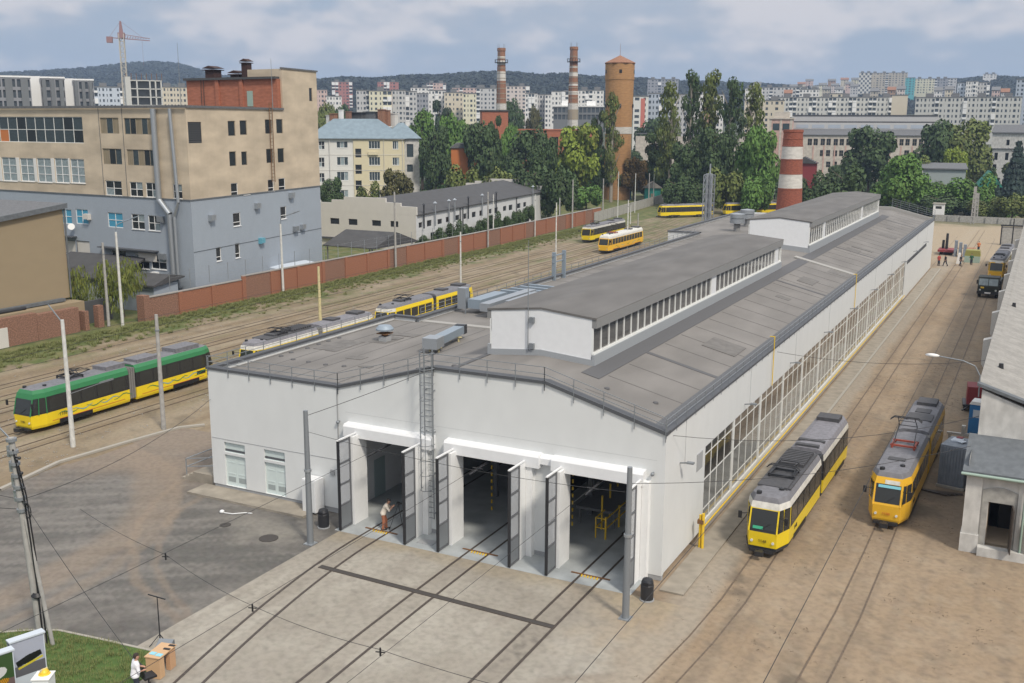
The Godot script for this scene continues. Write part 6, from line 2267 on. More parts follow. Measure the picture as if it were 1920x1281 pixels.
func make_factory() -> void:
	var A = Vector3(-73, 0, -46)
	var dl = Vector3(-0.99899, 0, -0.045)
	var dr = Vector3(-0.15206, 0, -0.98837)
	var nl = Vector3(-dl.z, 0, dl.x)
	nl = nl if nl.z > 0 else -nl
	var nr = Vector3(-dr.z, 0, dr.x)
	nr = nr if nr.x > 0 else -nr
	var t = thing("factory_building", "old beige and grey blue factory building with a stair tower and brick penthouse", "factory", A)
	var O = Vector3.ZERO
	var hl = rect_holes(WINL)
	var hr = rect_holes(WINR)
	var mb := MB.new()
	mb.facade(O, dl, nl, 0, 60, 12.28, 22.7, hl, 0.25)
	mb.facade(O, dr, nr, 0, 30.5, 12.28, 22.7, hr, 0.25)
	mb.facade(O, dr, nr, 21.2, 30.5, 22.7, 28.0, [[28.3, 24.0, 29.2, 25.8]], 0.25)
	mb.facade(O + dr * 21.2, dl, nl, 0, 6, 22.6, 28.0, [], 0.2)
	mb.facade(O + dr * 30.5, dl, -nl, 0, 60, 0.0, 22.7, [], 0.2)
	mb.facade(O + dr * 30.5, dl, -nl, 0, 6, 22.7, 28.0, [], 0.2)
	mb.facade(O + dl * 6 + dr * 21.2, dr, -nr, 0, 9.3, 22.7, 28, [], 0.2)
	part("beige_wall", mb, "beige_wall", t)
	mb = MB.new()
	mb.facade(O, dl, nl, 0, 60, 0, 12.28, hl, 0.25)
	mb.facade(O, dr, nr, 0, 30.5, 0, 12.28, hr, 0.25)
	part("blue_wall", mb, "blue_wall", t)
	mb = MB.new()
	mb.beam(O + Vector3(0, 12.3, 0) + nl * 0.04, O + dl * 60 + Vector3(0, 12.3, 0) + nl * 0.04, 0.08, 0.14)
	mb.beam(O + Vector3(0, 12.3, 0) + nr * 0.04, O + dr * 30.5 + Vector3(0, 12.3, 0) + nr * 0.04, 0.08, 0.14)
	for q in [10.5, 14.6]:
		mb.beam(O + dl * q + nl * 0.03 + Vector3(0, 12.4, 0), O + dl * q + nl * 0.03 + Vector3(0, 22.7, 0), 0.03, 0.05)
	mb.beam(O + Vector3(0, 6.3, 0) + nr * 0.02, O + dr * 30.5 + Vector3(0, 6.3, 0) + nr * 0.02, 0.04, 0.06)
	part("string_course", mb, "annex_roof", t)
	mb = MB.new()
	mb.obox(O + dl * 60.2 + nl * 0.2 + Vector3(0, 22.7, 0), -dl * 60.4, Vector3(0, 0.28, 0), nl * 0.12)
	mb.obox(O + nr * 0.15 + Vector3(0, 22.7, 0), dr * 21.2, Vector3(0, 0.28, 0), nr * -0.2)
	mb.quad(O + Vector3(0, 22.8, 0), O + dr * 30.5 + Vector3(0, 22.8, 0), O + dr * 30.5 + dl * 60 + Vector3(0, 22.8, 0), O + dl * 60 + Vector3(0, 22.8, 0))
	mb.quad(O + dr * 21.2 + Vector3(0, 28, 0), O + dr * 30.5 + Vector3(0, 28, 0), O + dr * 30.5 + dl * 6 + Vector3(0, 28, 0), O + dr * 21.2 + dl * 6 + Vector3(0, 28, 0))
	mb.obox(O + dr * 21.1 + nr * 0.12 + Vector3(0, 28, 0), dr * 9.6, Vector3(0, 0.2, 0), nr * -0.3)
	part("roof_edge", mb, "slate", t)
	for r in WINL:
		window(t, O, dl, nl, r, r[4])
	for r in WINR:
		window(t, O, dr, nr, r, r[4])
	window(t, O, dr, nr, [28.3, 24.0, 29.2, 25.8], "old1")
	# white brick piers between the tall windows
	for k in WINL.size() - 1:
		if WINL[k][4] == "white23" and WINL[k + 1][4] == "white23":
			mb = MB.new()
			var x0 = minf(WINL[k][2], WINL[k + 1][2]) + 0.08
			var x1 = maxf(WINL[k][0], WINL[k + 1][0]) - 0.08
			if x1 > x0:
				mb.obox(O + dl * x1 + Vector3(0, WINL[k][1], 0) - nl * 0.01, dl * (x0 - x1), Vector3(0, WINL[k][3] - WINL[k][1], 0), nl * 0.06)
				part("white_pier", mb, "pale_block", t)
	# penthouse of bare brick beside the stair tower, with flues
	mb = MB.new()
	var P = O + dr * 20.4 + Vector3(0, 22.8, 0)
	mb.obox(P + dl * 16.8 + dr * 8.0, dl * -16.5, Vector3(0, 3.9, 0), -dr * 8.0)
	mb.obox(P + dl * 11.2, dl * -0.6, Vector3(0, 3.9, 0), nl * 0.25)
	mb.obox(P + dl * 6.8, dl * -0.6, Vector3(0, 3.9, 0), nl * 0.25)
	part("brick_penthouse", mb, "brick_orange", t)
	mb = MB.new()
	mb.obox(P + dl * 17.1 + dr * 8.2 + Vector3(0, 3.9, 0), dl * -16.7, Vector3(0, 0.3, 0), -dr * 8.6)
	part("penthouse_roof", mb, "dark_roof", t)
	mb = MB.new()
	mb.obox(P + dl * 5.6 + nl * 0.01 + Vector3(0, 0.4, 0), dl * -1.0, Vector3(0, 2.0, 0), nl * 0.06)
	part("penthouse_door", mb, "pale_green", t)
	mb = MB.new()
	for s in [13.9, 13.4]:
		mb.beam(P + dl * s + nl * 0.15, P + dl * s + nl * 0.15 + Vector3(0, 4.2, 0), 0.06, 0.06)
	part("penthouse_ladder", mb, "rail", t)
	for q in [[13.2, 0.95, 1.1], [7.0, 0.6, 1.9], [8.6, 0.9, 0.4]]:
		mb = MB.new()
		var c = P + dl * q[0] + dr * 2.0 + Vector3(0, 4.2, 0)
		mb.box(c.x - q[1] * 0.8, c.y, c.z - q[1] * 0.8, c.x + q[1] * 0.8, c.y + q[2], c.z + q[1] * 0.8)
		mb.box(c.x - q[1] * 1.1, c.y + q[2], c.z - q[1] * 1.1, c.x + q[1] * 1.1, c.y + q[2] + 0.1, c.z + q[1] * 1.1)
		mb.prism([Vector2(-q[1] * 1.3, 0), Vector2(q[1] * 1.3, 0), Vector2(0, 0.35)], c + Vector3(0, q[2] + 0.25, -q[1]), Vector3.RIGHT, Vector3.UP, Vector3(0, 0, q[1] * 2))
		part("roof_flue", mb, "flue_red", t)
	for q in [[-20.0, 1.0, 7.0], [-6.0, -3.0, 6.0]]:
		mb = MB.new()
		var c = P + dr * q[0] + dl * q[1]
		mb.cyl(c, c + Vector3(0, q[2], 0), 0.05, 0.02, 5)
		part("aerial", mb, "steel_grey", t)
	# two metal flues down the corner, ladder, air conditioners
	mb = MB.new()
	var pipe = func(pts: Array, r: float) -> void:
		var w = []
		for p in pts:
			w.append(O + dl * p[0] + nl * 0.45 + Vector3(0, p[1], 0))
		mb.tube(w, r, 10)
	pipe.call([[4.75, 22.6], [4.7, 12.2], [3.1, 10.6], [3.0, 2.0]], 0.33)
	pipe.call([[2.05, 22.6], [1.55, 12.0], [2.35, 10.4], [2.3, 2.0]], 0.2)
	part("flue_pipe", mb, "galv", t)
	mb = MB.new()
	for s in [17.3, 18.0]:
		mb.beam(O + dr * s + nr * 0.3 + Vector3(0, 13.5, 0), O + dr * s + nr * 0.3 + Vector3(0, 23.6, 0), 0.07, 0.07)
	for k in 22:
		mb.beam(O + dr * 17.3 + nr * 0.3 + Vector3(0, 13.7 + k * 0.45, 0), O + dr * 18.0 + nr * 0.3 + Vector3(0, 13.7 + k * 0.45, 0), 0.04, 0.04)
	part("fire_ladder", mb, "rust_bar", t)
	var ac = 0
	for q in [[dr, nr, 3.2, 9.7, "galv"], [dr, nr, 13.2, 10.4, "galv"], [dr, nr, 21.7, 11.2, "galv"], [dr, nr, 13.8, 5.9, "swoosh_blue"], [dr, nr, 22.5, 6.6, "steel_grey"], [dr, nr, 24.4, 6.7, "galv"], [dl, nl, 17.4, 9.3, "shed_beige"], [dl, nl, 4.4, 9.6, "steel_grey"], [dl, nl, 4.6, 5.2, "steel_grey"], [dl, nl, 6.0, 2.9, "far_white"]]:
		mb = MB.new()
		mb.obox(O + q[0] * q[2] + Vector3(0, q[3], 0), q[1] * 0.5, Vector3(0, 0.65, 0), q[0] * 0.9)
		mb.beam(O + q[0] * q[2] + Vector3(0, q[3] - 0.05, 0), O + q[0] * q[2] + Vector3(0, q[3] - 0.05, 0) + q[1] * 0.55, 0.06, 0.06)
		part("air_conditioner", mb, q[4], t)
		ac += 1
	mb = MB.new()
	var dish = O + dl * 20.6 + nl * 0.5 + Vector3(0, 8.2, 0)
	mb.cyl(dish, dish + Vector3(0.16, 0.08, 0.14), 0.2, 0.42, 14)
	part("satellite_dish", mb, "far_white", t)
	mb = MB.new()
	mb.obox(O + dl * 15.6 + Vector3(0, 6.0, 0), dl * -9.8, Vector3(0, 0.12, 0), nl * 0.9)
	mb.obox(O + dl * 26.5 + Vector3(0, 6.9, 0), dl * -6.2, Vector3(0, 0.12, 0), nl * 0.9)
	part("awning", mb, "trim", t)
	mb = MB.new()
	mb.obox(O + dl * 9.2 + Vector3(0, 4.75, 0) + nl * 0.03, dl * -3.0, Vector3(0, 1.0, 0), nl * 0.12)
	part("roller_shutter", mb, "shed_beige", t)
	# low outhouses at the factory's foot
	t = thing("outhouse", "small grey outhouse with dark roof at the factory's corner behind the brick wall", "outhouse", Vector3(-74.6, 0, -41.0), 4.0)
	mb = MB.new()
	mb.box(-5.6, 0, -3.5, 0.5, 3.0, 0.5)
	part("wall", mb, "blue_wall", t)
	mb = MB.new()
	mb.prism([Vector2(0.9, 2.9), Vector2(0.9, 3.1), Vector2(-2, 4.0), Vector2(-4.3, 3.6), Vector2(-4.3, 3.4)], Vector3(-6.0, 0, 0), Vector3.BACK, Vector3.UP, Vector3(6.9, 0, 0))
	part("roof", mb, "dark_roof", t)
	t = thing("outhouse", "dark roofed lean-to between the tan building and the factory", "outhouse", Vector3(-85, 0, -44), 2.0)
	mb = MB.new()
	mb.box(-8.0, 0, -2.0, 3.5, 3.2, 2.5)
	part("wall", mb, "shade_grey", t)
	mb = MB.new()
	mb.prism([Vector2(3.0, 3.0), Vector2(3.0, 3.2), Vector2(-2.3, 5.2), Vector2(-2.3, 5.0)], Vector3(-8.5, 0, 0), Vector3.BACK, Vector3.UP, Vector3(12.5, 0, 0))
	part("roof", mb, "dark_roof", t)
	t = thing("tan_building", "tan plastered building with a sloping slate roof at the left edge", "building", Vector3(-75, 0, -30))
	mb = MB.new()
	mb.prism([Vector2(0, 3.2), Vector2(0, 12.65), Vector2(-26, 10.0), Vector2(-26, 3.2)], Vector3.ZERO, Vector3.FORWARD, Vector3.UP, Vector3(-24, 0, 0))
	part("wall", mb, "tan_wall", t)
	mb = MB.new()
	mb.prism([Vector2(0.35, 12.7), Vector2(0.35, 12.95), Vector2(-26, 10.25), Vector2(-26, 10.0)], Vector3(0.35, 0, 0), Vector3.FORWARD, Vector3.UP, Vector3(-25, 0, 0))
	part("roof", mb, "slate", t)
	mb = MB.new()
	mb.obox(Vector3(0.2, 12.45, -0.3), Vector3(0.2, 0, 0), Vector3(0, 0.5, 0), Vector3(0, -2.65, 26))
	part("eave_board", mb, "annex_roof", t)
	mb = MB.new()
	mb.cyl(Vector3(0.15, 3.2, -0.05), Vector3(0.15, 12.5, -0.05), 0.09, 0.09, 6)
	mb.beam(Vector3(0.3, 3.15, 1), Vector3(0.5, 3.1, 26), 0.5, 0.3)
	part("downpipe", mb, "annex_roof", t)
	t = thing("terrace", "tan earth terrace topped wall under the tan building", "retaining wall", Vector3(-73.4, 0, -29))
	mb = MB.new()
	mb.box(-8, 0, -1.4, 0.0, 2.9, 30)
	part("bank", mb, "tan_wall", t)
	mb = MB.new()
	mb.cyl(Vector3(-0.8, 3.05, 5), Vector3(-0.8, 3.05, 12), 0.17, 0.17, 7)
	part("pipe", mb, "black_metal", t)
	# brick walls
	t = thing("brick_wall", "weathered red brick wall below the tan building at the left edge", "brick wall")
	for k in 8:
		mb = MB.new()
		var z = -28.8 + k * 5.0
		mb.box(-73.2, 0, z + 0.02, -72.4, 2.55 + 0.25 * sin(k * 2.1), z + 4.98)
		part("wall_panel", mb, "brick_old", t)
	mb = MB.new()
	mb.box(-72.4, 0, -20.4, -72.3, 1.9, -18.6)
	mb.box(-72.4, 0, -15.0, -72.3, 0.7, -6.0)
	part("bare_plaster", mb, "shed_beige", t)
	t = thing("brick_wall", "long red brick wall with piers along the left yard", "brick wall")
	var z = -36.0
	var k = 0
	while z > -166.0:
		mb = MB.new()
		var x = -70.75 - maxf(0.0, -z - 110.0) * 0.04
		var x2 = -70.75 - maxf(0.0, -z + 5.2 - 110.0) * 0.04
		var h = 2.5 if z > -50 else 2.9
		mb.obox(Vector3(x - 0.35, 0, z), Vector3(0.35, 0, 0), Vector3(0, h, 0), Vector3(x2 - x, 0, -5.2))
		part("wall_panel", mb, "brick_red" if k % 3 else "brick_old", t)
		mb = MB.new()
		mb.box(x - 0.05, 0, z - 0.3, x + 0.14, h + 0.02, z + 0.3)
		part("pier", mb, "brick_red", t)
		mb = MB.new()
		mb.obox(Vector3(x - 0.42, h, z), Vector3(0.5, 0, 0), Vector3(0, 0.1, 0), Vector3(x2 - x, 0, -5.2))
		part("coping", mb, "coping", t)
		z -= 5.2
		k += 1
	mb = MB.new()
	mb.box(-71.3, 0, -36.2, -70.2, 2.9, -35.4)
	part("gate_pier", mb, "brick_old", t)
	t = thing("barbed_fence", "wire fence on thin grey posts along the top of the brick wall", "fence")
	for j in 22:
		mb = MB.new()
		mb.beam(Vector3(-71.0, 2.9, -40 - j * 3.1), Vector3(-71.0, 4.9, -40 - j * 3.1), 0.05, 0.05)
		part("post", mb, "galv", t)
	mb = MB.new()
	for h in [3.6, 4.2, 4.8]:
		mb.beam(Vector3(-71.0, h, -40), Vector3(-71.0, h, -105), 0.015, 0.015)
	part("strand", mb, "galv", t)
	t = thing("old_gateway", "dark overgrown gateway of broken brick in the gap of the brick wall", "gateway", Vector3(-72.5, 0, -32.5))
	mb = MB.new()
	mb.box(-3.0, 0, -3.0, -2.6, 2.4, 3.4)
	part("gate_leaf", mb, "louvre", t)
	mb = MB.new()
	mb.box(-2.6, 0, 2.6, 0.2, 2.0, 3.1)
	mb.box(-0.6, 0, 0.6, 0.1, 2.3, 1.3)
	part("pier", mb, "brick_old", t)
	t = thing("covered_stack", "pale blue tarpaulin covered stack behind the brick wall", "stack", Vector3(-74.2, 0, -66))
	mb = MB.new()
	mb.prism([Vector2(-1.8, 0), Vector2(1.8, 0), Vector2(1.2, 2.2), Vector2(-1.7, 2.5)], Vector3(0, 0, -4), Vector3.RIGHT, Vector3.UP, Vector3(0, 0, 8))
	part("cover", mb, "board_back", t)
	t = thing("carport", "dark roofed carport with a parked blue car behind the brick wall", "carport", Vector3(-77.0, 0, -88.0))
	mb = MB.new()
	for s in [[-4.5, -5.5], [3.6, -5.5], [-4.5, 5.5], [3.6, 5.5]]:
		mb.box(s[0] - 0.08, 0, s[1] - 0.08, s[0] + 0.08, 3.0, s[1] + 0.08)
	part("post", mb, "galv", t)
	mb = MB.new()
	mb.prism([Vector2(-6, 2.9), Vector2(6, 2.9), Vector2(6, 3.05), Vector2(0, 4.9), Vector2(-6, 3.05)], Vector3(-5, 0, 0), Vector3.FORWARD, Vector3.UP, Vector3(9.4, 0, 0))
	part("roof", mb, "dark_roof", t)
	for q in [["blue car parked half under the carport behind the brick wall", -75.6, -82.5, "toilet_blue"], ["black car parked under the carport behind the brick wall", -76.2, -86.0, "black_metal"]]:
		t = thing("parked_car", q[0], "car", Vector3(q[1], 0, q[2]), 80.0)
		mb = MB.new()
		mb.prism([Vector2(-2.1, 0.35), Vector2(2.1, 0.35), Vector2(2.15, 0.85), Vector2(1.1, 1.0), Vector2(0.5, 1.5), Vector2(-1.2, 1.5), Vector2(-1.9, 1.0), Vector2(-2.15, 0.9)], Vector3(0, 0, -0.85), Vector3.RIGHT, Vector3.UP, Vector3(0, 0, 1.7))
		part("body", mb, q[3], t)
		mb = MB.new()
		mb.prism([Vector2(-1.6, 1.02), Vector2(0.95, 1.02), Vector2(0.45, 1.42), Vector2(-1.15, 1.42)], Vector3(0, 0, -0.87), Vector3.RIGHT, Vector3.UP, Vector3(0, 0, 1.74))
		part("side_glass", mb, "glass_dark", t)
		for s in [[-1.3, -0.8], [1.3, -0.8], [-1.3, 0.8], [1.3, 0.8]]:
			mb = MB.new()
			mb.cyl(Vector3(s[0], 0.32, s[1] - 0.1), Vector3(s[0], 0.32, s[1] + 0.1), 0.32, 0.32, 10)
			part("wheel", mb, "rubber", t)
	make_shed()
	make_house()
	make_workshop()


func make_shed() -> void:
	var A = Vector3(-79, 0, -103.6)
	var ds = Vector3(-0.12033, 0, -0.99273)
	var dg = Vector3(-0.99995, 0, 0.01)
	var ns_ = Vector3(0.99273, 0, -0.12033)
	var ng = Vector3(0.01, 0, 0.99995)
	var t = thing("long_shed", "long white shed with dark roof and stepped gables behind the brick wall", "shed", A)
	var O = Vector3.ZERO
	var mb := MB.new()
	mb.facade(O, ds, ns_, 0, 66, 0, 6.0, rect_holes(WINS), 0.3)
	part("side_wall", mb, "shed_white", t)
	mb = MB.new()
	mb.facade(O, dg, ng, 0, 19.6, 0, 6.0, rect_holes(WING), 0.3)
	var st = [Vector2(-0.1, 6.0), Vector2(19.6, 6.0), Vector2(19.6, 7.47), Vector2(17.2, 7.5), Vector2(17.2, 8.0), Vector2(14.6, 8.05), Vector2(14.6, 8.6), Vector2(6.0, 8.65), Vector2(6.0, 7.95), Vector2(3.0, 7.9), Vector2(3.0, 7.4), Vector2(-0.1, 7.35)]
	mb.prism(st, O - ng * 0.35, dg, Vector3.UP, ng * 0.36)
	part("stepped_gable", mb, "shed_beige", t)
	mb = MB.new()
	mb.prism(st, O + ds * 66, dg, Vector3.UP, ng * -0.36)
	part("stepped_gable", mb, "shed_beige", t)
	mb = MB.new()
	mb.prism([Vector2(-0.3, 5.9), Vector2(-0.3, 6.1), Vector2(3.0, 7.15), Vector2(9.8, 8.4), Vector2(16.5, 7.3), Vector2(19.8, 6.2), Vector2(19.8, 6.0)], O - ng * 0.36, dg, Vector3.UP, ds * 65.6)
	part("roof", mb, "dark_roof", t)
	for r in WINS:
		window(t, O, ds, ns_, r, "plain", 0.2)
	for r in WING:
		window(t, O, dg, ng, r, "plain", 0.2)
	mb = MB.new()
	mb.obox(O + dg * 19.5 + Vector3(0, 1.2, 0) + ng * 0.02, dg * -14, Vector3(0, 0.3, 0), ng * 0.35)
	part("gate_beam", mb, "trim", t)
	for q in [2.4, 7.0, 13.0, 15.6, 22.0, 29.0, 36.5, 59.0]:
		mb = MB.new()
		var p = O + ds * q + ns_ * 0.35
		mb.cyl(p + Vector3(0, 3.6, 0), p + Vector3(0, 7.6, 0), 0.13, 0.13, 7)
		mb.lathe([Vector2(0.4, 7.55), Vector2(0.0, 7.9)], p, 8)
		part("vent_pipe", mb, "galv" if int(q) % 2 else "black_metal", t)
	for q in [18.6, 19.8, 49.0]:
		mb = MB.new()
		mb.obox(O + ds * q + Vector3(0, 0, 0) + ns_ * 0.02, ns_ * 0.12, Vector3(0, 5.8, 0), ds * 0.45)
		part("downpipe", mb, "slate", t)


func make_house() -> void:
	var A = Vector3(-159.23, 0, -182.45)
	var d = Vector3(0.8166, 0, -0.5772)
	var n = Vector3(0.5772, 0, 0.8166)
	var e = -n
	var t = thing("apartment_house", "old white and pale yellow apartment house with a blue grey hipped roof", "house", A)
	var O = Vector3.ZERO
	var hs = rect_holes(WINA)
	var mb := MB.new()
	mb.facade(O, d, n, -3.0, 9.1, 0, 17.0, hs, 0.3)
	part("white_wall", mb, "house_white", t)
	mb = MB.new()
	mb.facade(O + n * 0.3, d, n, 9.1, 22.7, 0, 17.0, hs, 0.3)
	mb.facade(O + d * 22.7 + n * 0.3, e, d, 0, 3.6, 0, 17.0, [], 0.3)
	mb.facade(O + d * 9.1, n, -d, 0, 0.3, 0, 17, [], 0.1)
	part("yellow_wall", mb, "house_yellow", t)
	mb = MB.new()
	mb.facade(O + d * 22.7 + e * 3.3, d, n, 0, 4.2, 0, 17.2, [[0.8, 3.0, 2.4, 5.0], [0.8, 8.0, 2.4, 10.0], [0.8, 12.0, 2.6, 15.5]], 0.4)
	mb.facade(O + d * 26.9 + e * 3.3, e, d, 0, 12, 0, 17.4, [], 0.3)
	mb.facade(O + d * 26.9 + e * 15.3, -d, e, 0, 30, 0, 17.0, [], 0.3)
	part("side_wall", mb, "dirty_white", t)
	mb = MB.new()
	mb.obox(O + d * 22.7 + e * 3.3 - n * 0.3 + d * 0.7, d * 2.0, Vector3(0, 16, 0), n * -0.05)
	part("stair_glazing", mb, "glass_old", t)
	for r in WINA:
		window(t, O + (n * 0.3 if r[0] > 9.1 else Vector3.ZERO), d, n, r, r[4], 0.2)
	mb = MB.new()
	var y = 17.0
	var hip = func(x0: float, x1: float, z0: float, z1: float, h: float, inset: float) -> void:
		var a = O + d * x0 + e * z0 + Vector3(0, y, 0)
		var b = O + d * x1 + e * z0 + Vector3(0, y, 0)
		var c = O + d * x1 + e * z1 + Vector3(0, y, 0)
		var f = O + d * x0 + e * z1 + Vector3(0, y, 0)
		var zm = (z0 + z1) / 2
		var r0 = O + d * (x0 + inset) + e * zm + Vector3(0, y + h, 0)
		var r1 = O + d * (x1 - inset) + e * zm + Vector3(0, y + h, 0)
		mb.quad(a, b, r1, r0)
		mb.tri(b, c, r1)
		mb.quad(c, f, r0, r1)
		mb.tri(f, a, r0)
	hip.call(-3.6, 23.4, -0.9, 15.8, 5.2, 7.5)
	hip.call(17.0, 27.6, 2.6, 16.0, 4.2, 4.6)
	part("roof", mb, "blue_roof", t)
	mb = MB.new()
	mb.beam(O + d * -3 + n * 0.2 + Vector3(0, 16.9, 0), O + d * 22.8 + n * 0.5 + Vector3(0, 16.9, 0), 0.5, 0.3)
	for q in [2.8, 17.2, 22.2]:
		mb.cyl(O + d * q + n * 0.45 + Vector3(0, 0, 0), O + d * q + n * 0.45 + Vector3(0, 16.8, 0), 0.08, 0.08, 6)
	for h in [4.6, 8.6, 12.7]:
		mb.beam(O + d * -3 + n * 0.03 + Vector3(0, h, 0), O + d * 9.1 + n * 0.03 + Vector3(0, h, 0), 0.08, 0.12)
		mb.beam(O + d * 9.1 + n * 0.33 + Vector3(0, h, 0), O + d * 22.7 + n * 0.33 + Vector3(0, h, 0), 0.08, 0.12)
	part("cornice", mb, "shed_beige", t)
	for q in [[4.0, 8.5, 1.6, 2.2, "brick_chimney"], [6.0, 8.0, 1.0, 3.2, "far_white"], [8.0, 9.5, 1.2, 2.8, "brick_old"], [11.0, 11.5, 4.0, 2.6, "dark_roof"], [14.5, 10.5, 3.2, 2.8, "slate"], [17.0, 8.0, 1.6, 3.4, "brick_chimney"], [18.6, 8.5, 1.2, 3.2, "brick_chimney"], [20.4, 9.5, 1.6, 2.4, "shed_beige"], [2.5, 9.0, 0.9, 1.8, "dirty_white"]]:
		mb = MB.new()
		var p = O + d * q[0] + e * q[1] + Vector3(0, 21.2, 0)
		mb.box(p.x - q[2] / 2, p.y - 1.0, p.z - q[2] / 2, p.x + q[2] / 2, p.y + q[3], p.z + q[2] / 2)
		mb.box(p.x - q[2] * 0.6, p.y + q[3], p.z - q[2] * 0.6, p.x + q[2] * 0.6, p.y + q[3] + 0.2, p.z + q[2] * 0.6)
		part("chimney", mb, q[4], t)
	for q in [[12.8, 0.4], [18.4, 0.4]]:
		for h in [5.0, 9.0, 13.0]:
			mb = MB.new()
			mb.obox(O + d * (q[0] + 0.2) + n * 0.32 + Vector3(0, h - 0.3, 0), d * 2.6, Vector3(0, 0.9, 0), n * -0.02 + n * 0.5)
			if h > 9.0 and q[0] < 15:
				part("balcony", mb, "house_yellow", t)


func make_workshop() -> void:
	# the old workshop on the right: gate annex in front, long hall behind
	var t = thing("old_workshop", "old white workshop with a dark mono pitch annex and long grey roof at right", "workshop", Vector3(12.2, 0, -10.7))
	var mb := MB.new()
	mb.facade(Vector3(0.1, 0, 0), Vector3.RIGHT, Vector3.BACK, 0, 9, 0, 4.15, [[1.05, 0.45, 2.15, 2.75]], 0.35)
	mb.facade(Vector3(0.1, 0, 0), Vector3.FORWARD, Vector3.LEFT, 0, 2.9, 0, 4.9, [], 0.2)
	part("annex_wall", mb, "dirty_white", t)
	mb = MB.new()
	mb.box(0.0, 0.0, -0.9, 0.85, 0.95, 0.22)
	mb.box(0.05, 0.95, -0.9, 0.8, 4.1, 0.14)
	mb.box(2.45, 0.0, 0.0, 3.15, 4.1, 0.14)
	mb.box(0.85, 0, 0.0, 5.0, 0.45, 0.5)
	part("pilaster", mb, "dirty_white", t)
	mb = MB.new()
	var arch = [Vector2(0.85, 2.75), Vector2(2.42, 2.75), Vector2(2.42, 3.35)]
	for k in 9:
		arch.append(Vector2(2.42 - 1.57 * (k + 0.5) / 9.0, 3.35 + 0.2 * sin(PI * (k + 0.5) / 9.0)))
	arch.append(Vector2(0.85, 3.35))
	mb.prism(arch, Vector3(0, 0, 0.0), Vector3.RIGHT, Vector3.UP, Vector3(0, 0, 0.05))
	mb.box(0.86, 0.5, 0.0, 1.12, 2.75, 0.05)
	mb.box(2.28, 0.5, 0.0, 2.42, 2.75, 0.05)
	part("door_surround", mb, "concrete", t)
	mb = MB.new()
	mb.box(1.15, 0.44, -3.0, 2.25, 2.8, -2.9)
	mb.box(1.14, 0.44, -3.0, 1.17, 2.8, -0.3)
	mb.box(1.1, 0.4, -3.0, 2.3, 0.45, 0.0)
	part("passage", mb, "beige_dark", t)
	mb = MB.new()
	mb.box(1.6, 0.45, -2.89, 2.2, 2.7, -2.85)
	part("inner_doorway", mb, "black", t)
	mb = MB.new()
	mb.obox(Vector3(2.2, 0.45, -0.05), Vector3(0.05, 0, 0), Vector3(0, 2.28, 0), Vector3(0.1, 0, 0.9))
	part("door_leaf", mb, "rail", t)
	mb = MB.new()
	mb.obox(Vector3(-0.15, 4.18, 0.35), Vector3(9.3, 0, 0), Vector3(0, 0.12, 0), Vector3(0, 1.05, -3.3))
	part("annex_roof", mb, "annex_roof", t)
	mb = MB.new()
	mb.cyl(Vector3(-0.2, 4.15, 0.4), Vector3(9.2, 4.1, 0.4), 0.08, 0.08, 6)
	mb.cyl(Vector3(2.75, 0.2, 0.3), Vector3(2.75, 4.1, 0.3), 0.06, 0.06, 6)
	part("gutter_pipe", mb, "pale_green", t)
	mb = MB.new()
	mb.box(3.0, 0.5, 0.3, 3.2, 2.2, 0.45)
	part("yellow_post", mb, "yellow_paint", t)
	# hall
	mb = MB.new()
	mb.prism([Vector2(0.25, 0), Vector2(14, 0), Vector2(14, 3.4), Vector2(9.0, 4.6), Vector2(0.25, 7.75)], Vector3(0, 0, -2.9), Vector3.RIGHT, Vector3.UP, Vector3(0, 0, -0.3))
	part("gable_wall", mb, "dirty_white", t)
	mb = MB.new()
	mb.box(0.25, 0, -110, 0.5, 3.75, -3.2)
	part("side_wall", mb, "asbestos", t)
	mb = MB.new()
	mb.obox(Vector3(0.0, 7.95, -2.75), Vector3(12, -3.7, 0), Vector3(0, 0.16, 0), Vector3(0, 0, -0.5))
	part("verge_board", mb, "annex_roof", t)
	mb = MB.new()
	for k in 34:
		mb.obox(Vector3(0.05, 7.9 - k * 0.004, -3.2 - k * 3.2), Vector3(12, -3.7, 0), Vector3(0, 0.05, 0), Vector3(0, 0, -3.18))
	part("roof", mb, "asbestos", t)
	mb = MB.new()
	mb.box(0.24, 3.75, -110, 0.5, 7.8, -3.2)
	part("upper_wall", mb, "asbestos", t)
	for k in 7:
		mb = MB.new()
		var z = -20.0 - k * 11.5
		mb.prism([Vector2(0.3, 0), Vector2(0.3, 7.4), Vector2(-0.55, 7.1), Vector2(-0.55, 5.5), Vector2(-0.2, 5.0), Vector2(-0.2, 0)], Vector3(0, 0, z), Vector3.RIGHT, Vector3.UP, Vector3(0, 0, -0.8))
		part("buttress", mb, "shed_beige", t)
	mb = MB.new()
	for k in 2:
		mb.cyl(Vector3(0.9, 7.6, -9 - k * 23), Vector3(0.9, 7.95, -9 - k * 23), 0.16, 0.12, 7)
	part("roof_outlet", mb, "black_metal", t)
	t = thing("street_lamp", "white lamp head on a long curved arm from the old workshop's gable", "street lamp", Vector3(12.3, 7.9, -13.8))
	mb = MB.new()
	mb.tube([Vector3(0, -0.6, 0), Vector3(-0.02, 0.5, 0), Vector3(-0.3, 1.0, 0), Vector3(-0.9, 1.22, 0), Vector3(-2.2, 1.35, 0)], 0.035, 6)
	part("arm", mb, "steel_grey", t)
	mb = MB.new()
	mb.ball(Vector3(-2.4, 1.36, 0), Vector3(0.36, 0.09, 0.15), 8)
	part("lamp_head", mb, "far_white", t)


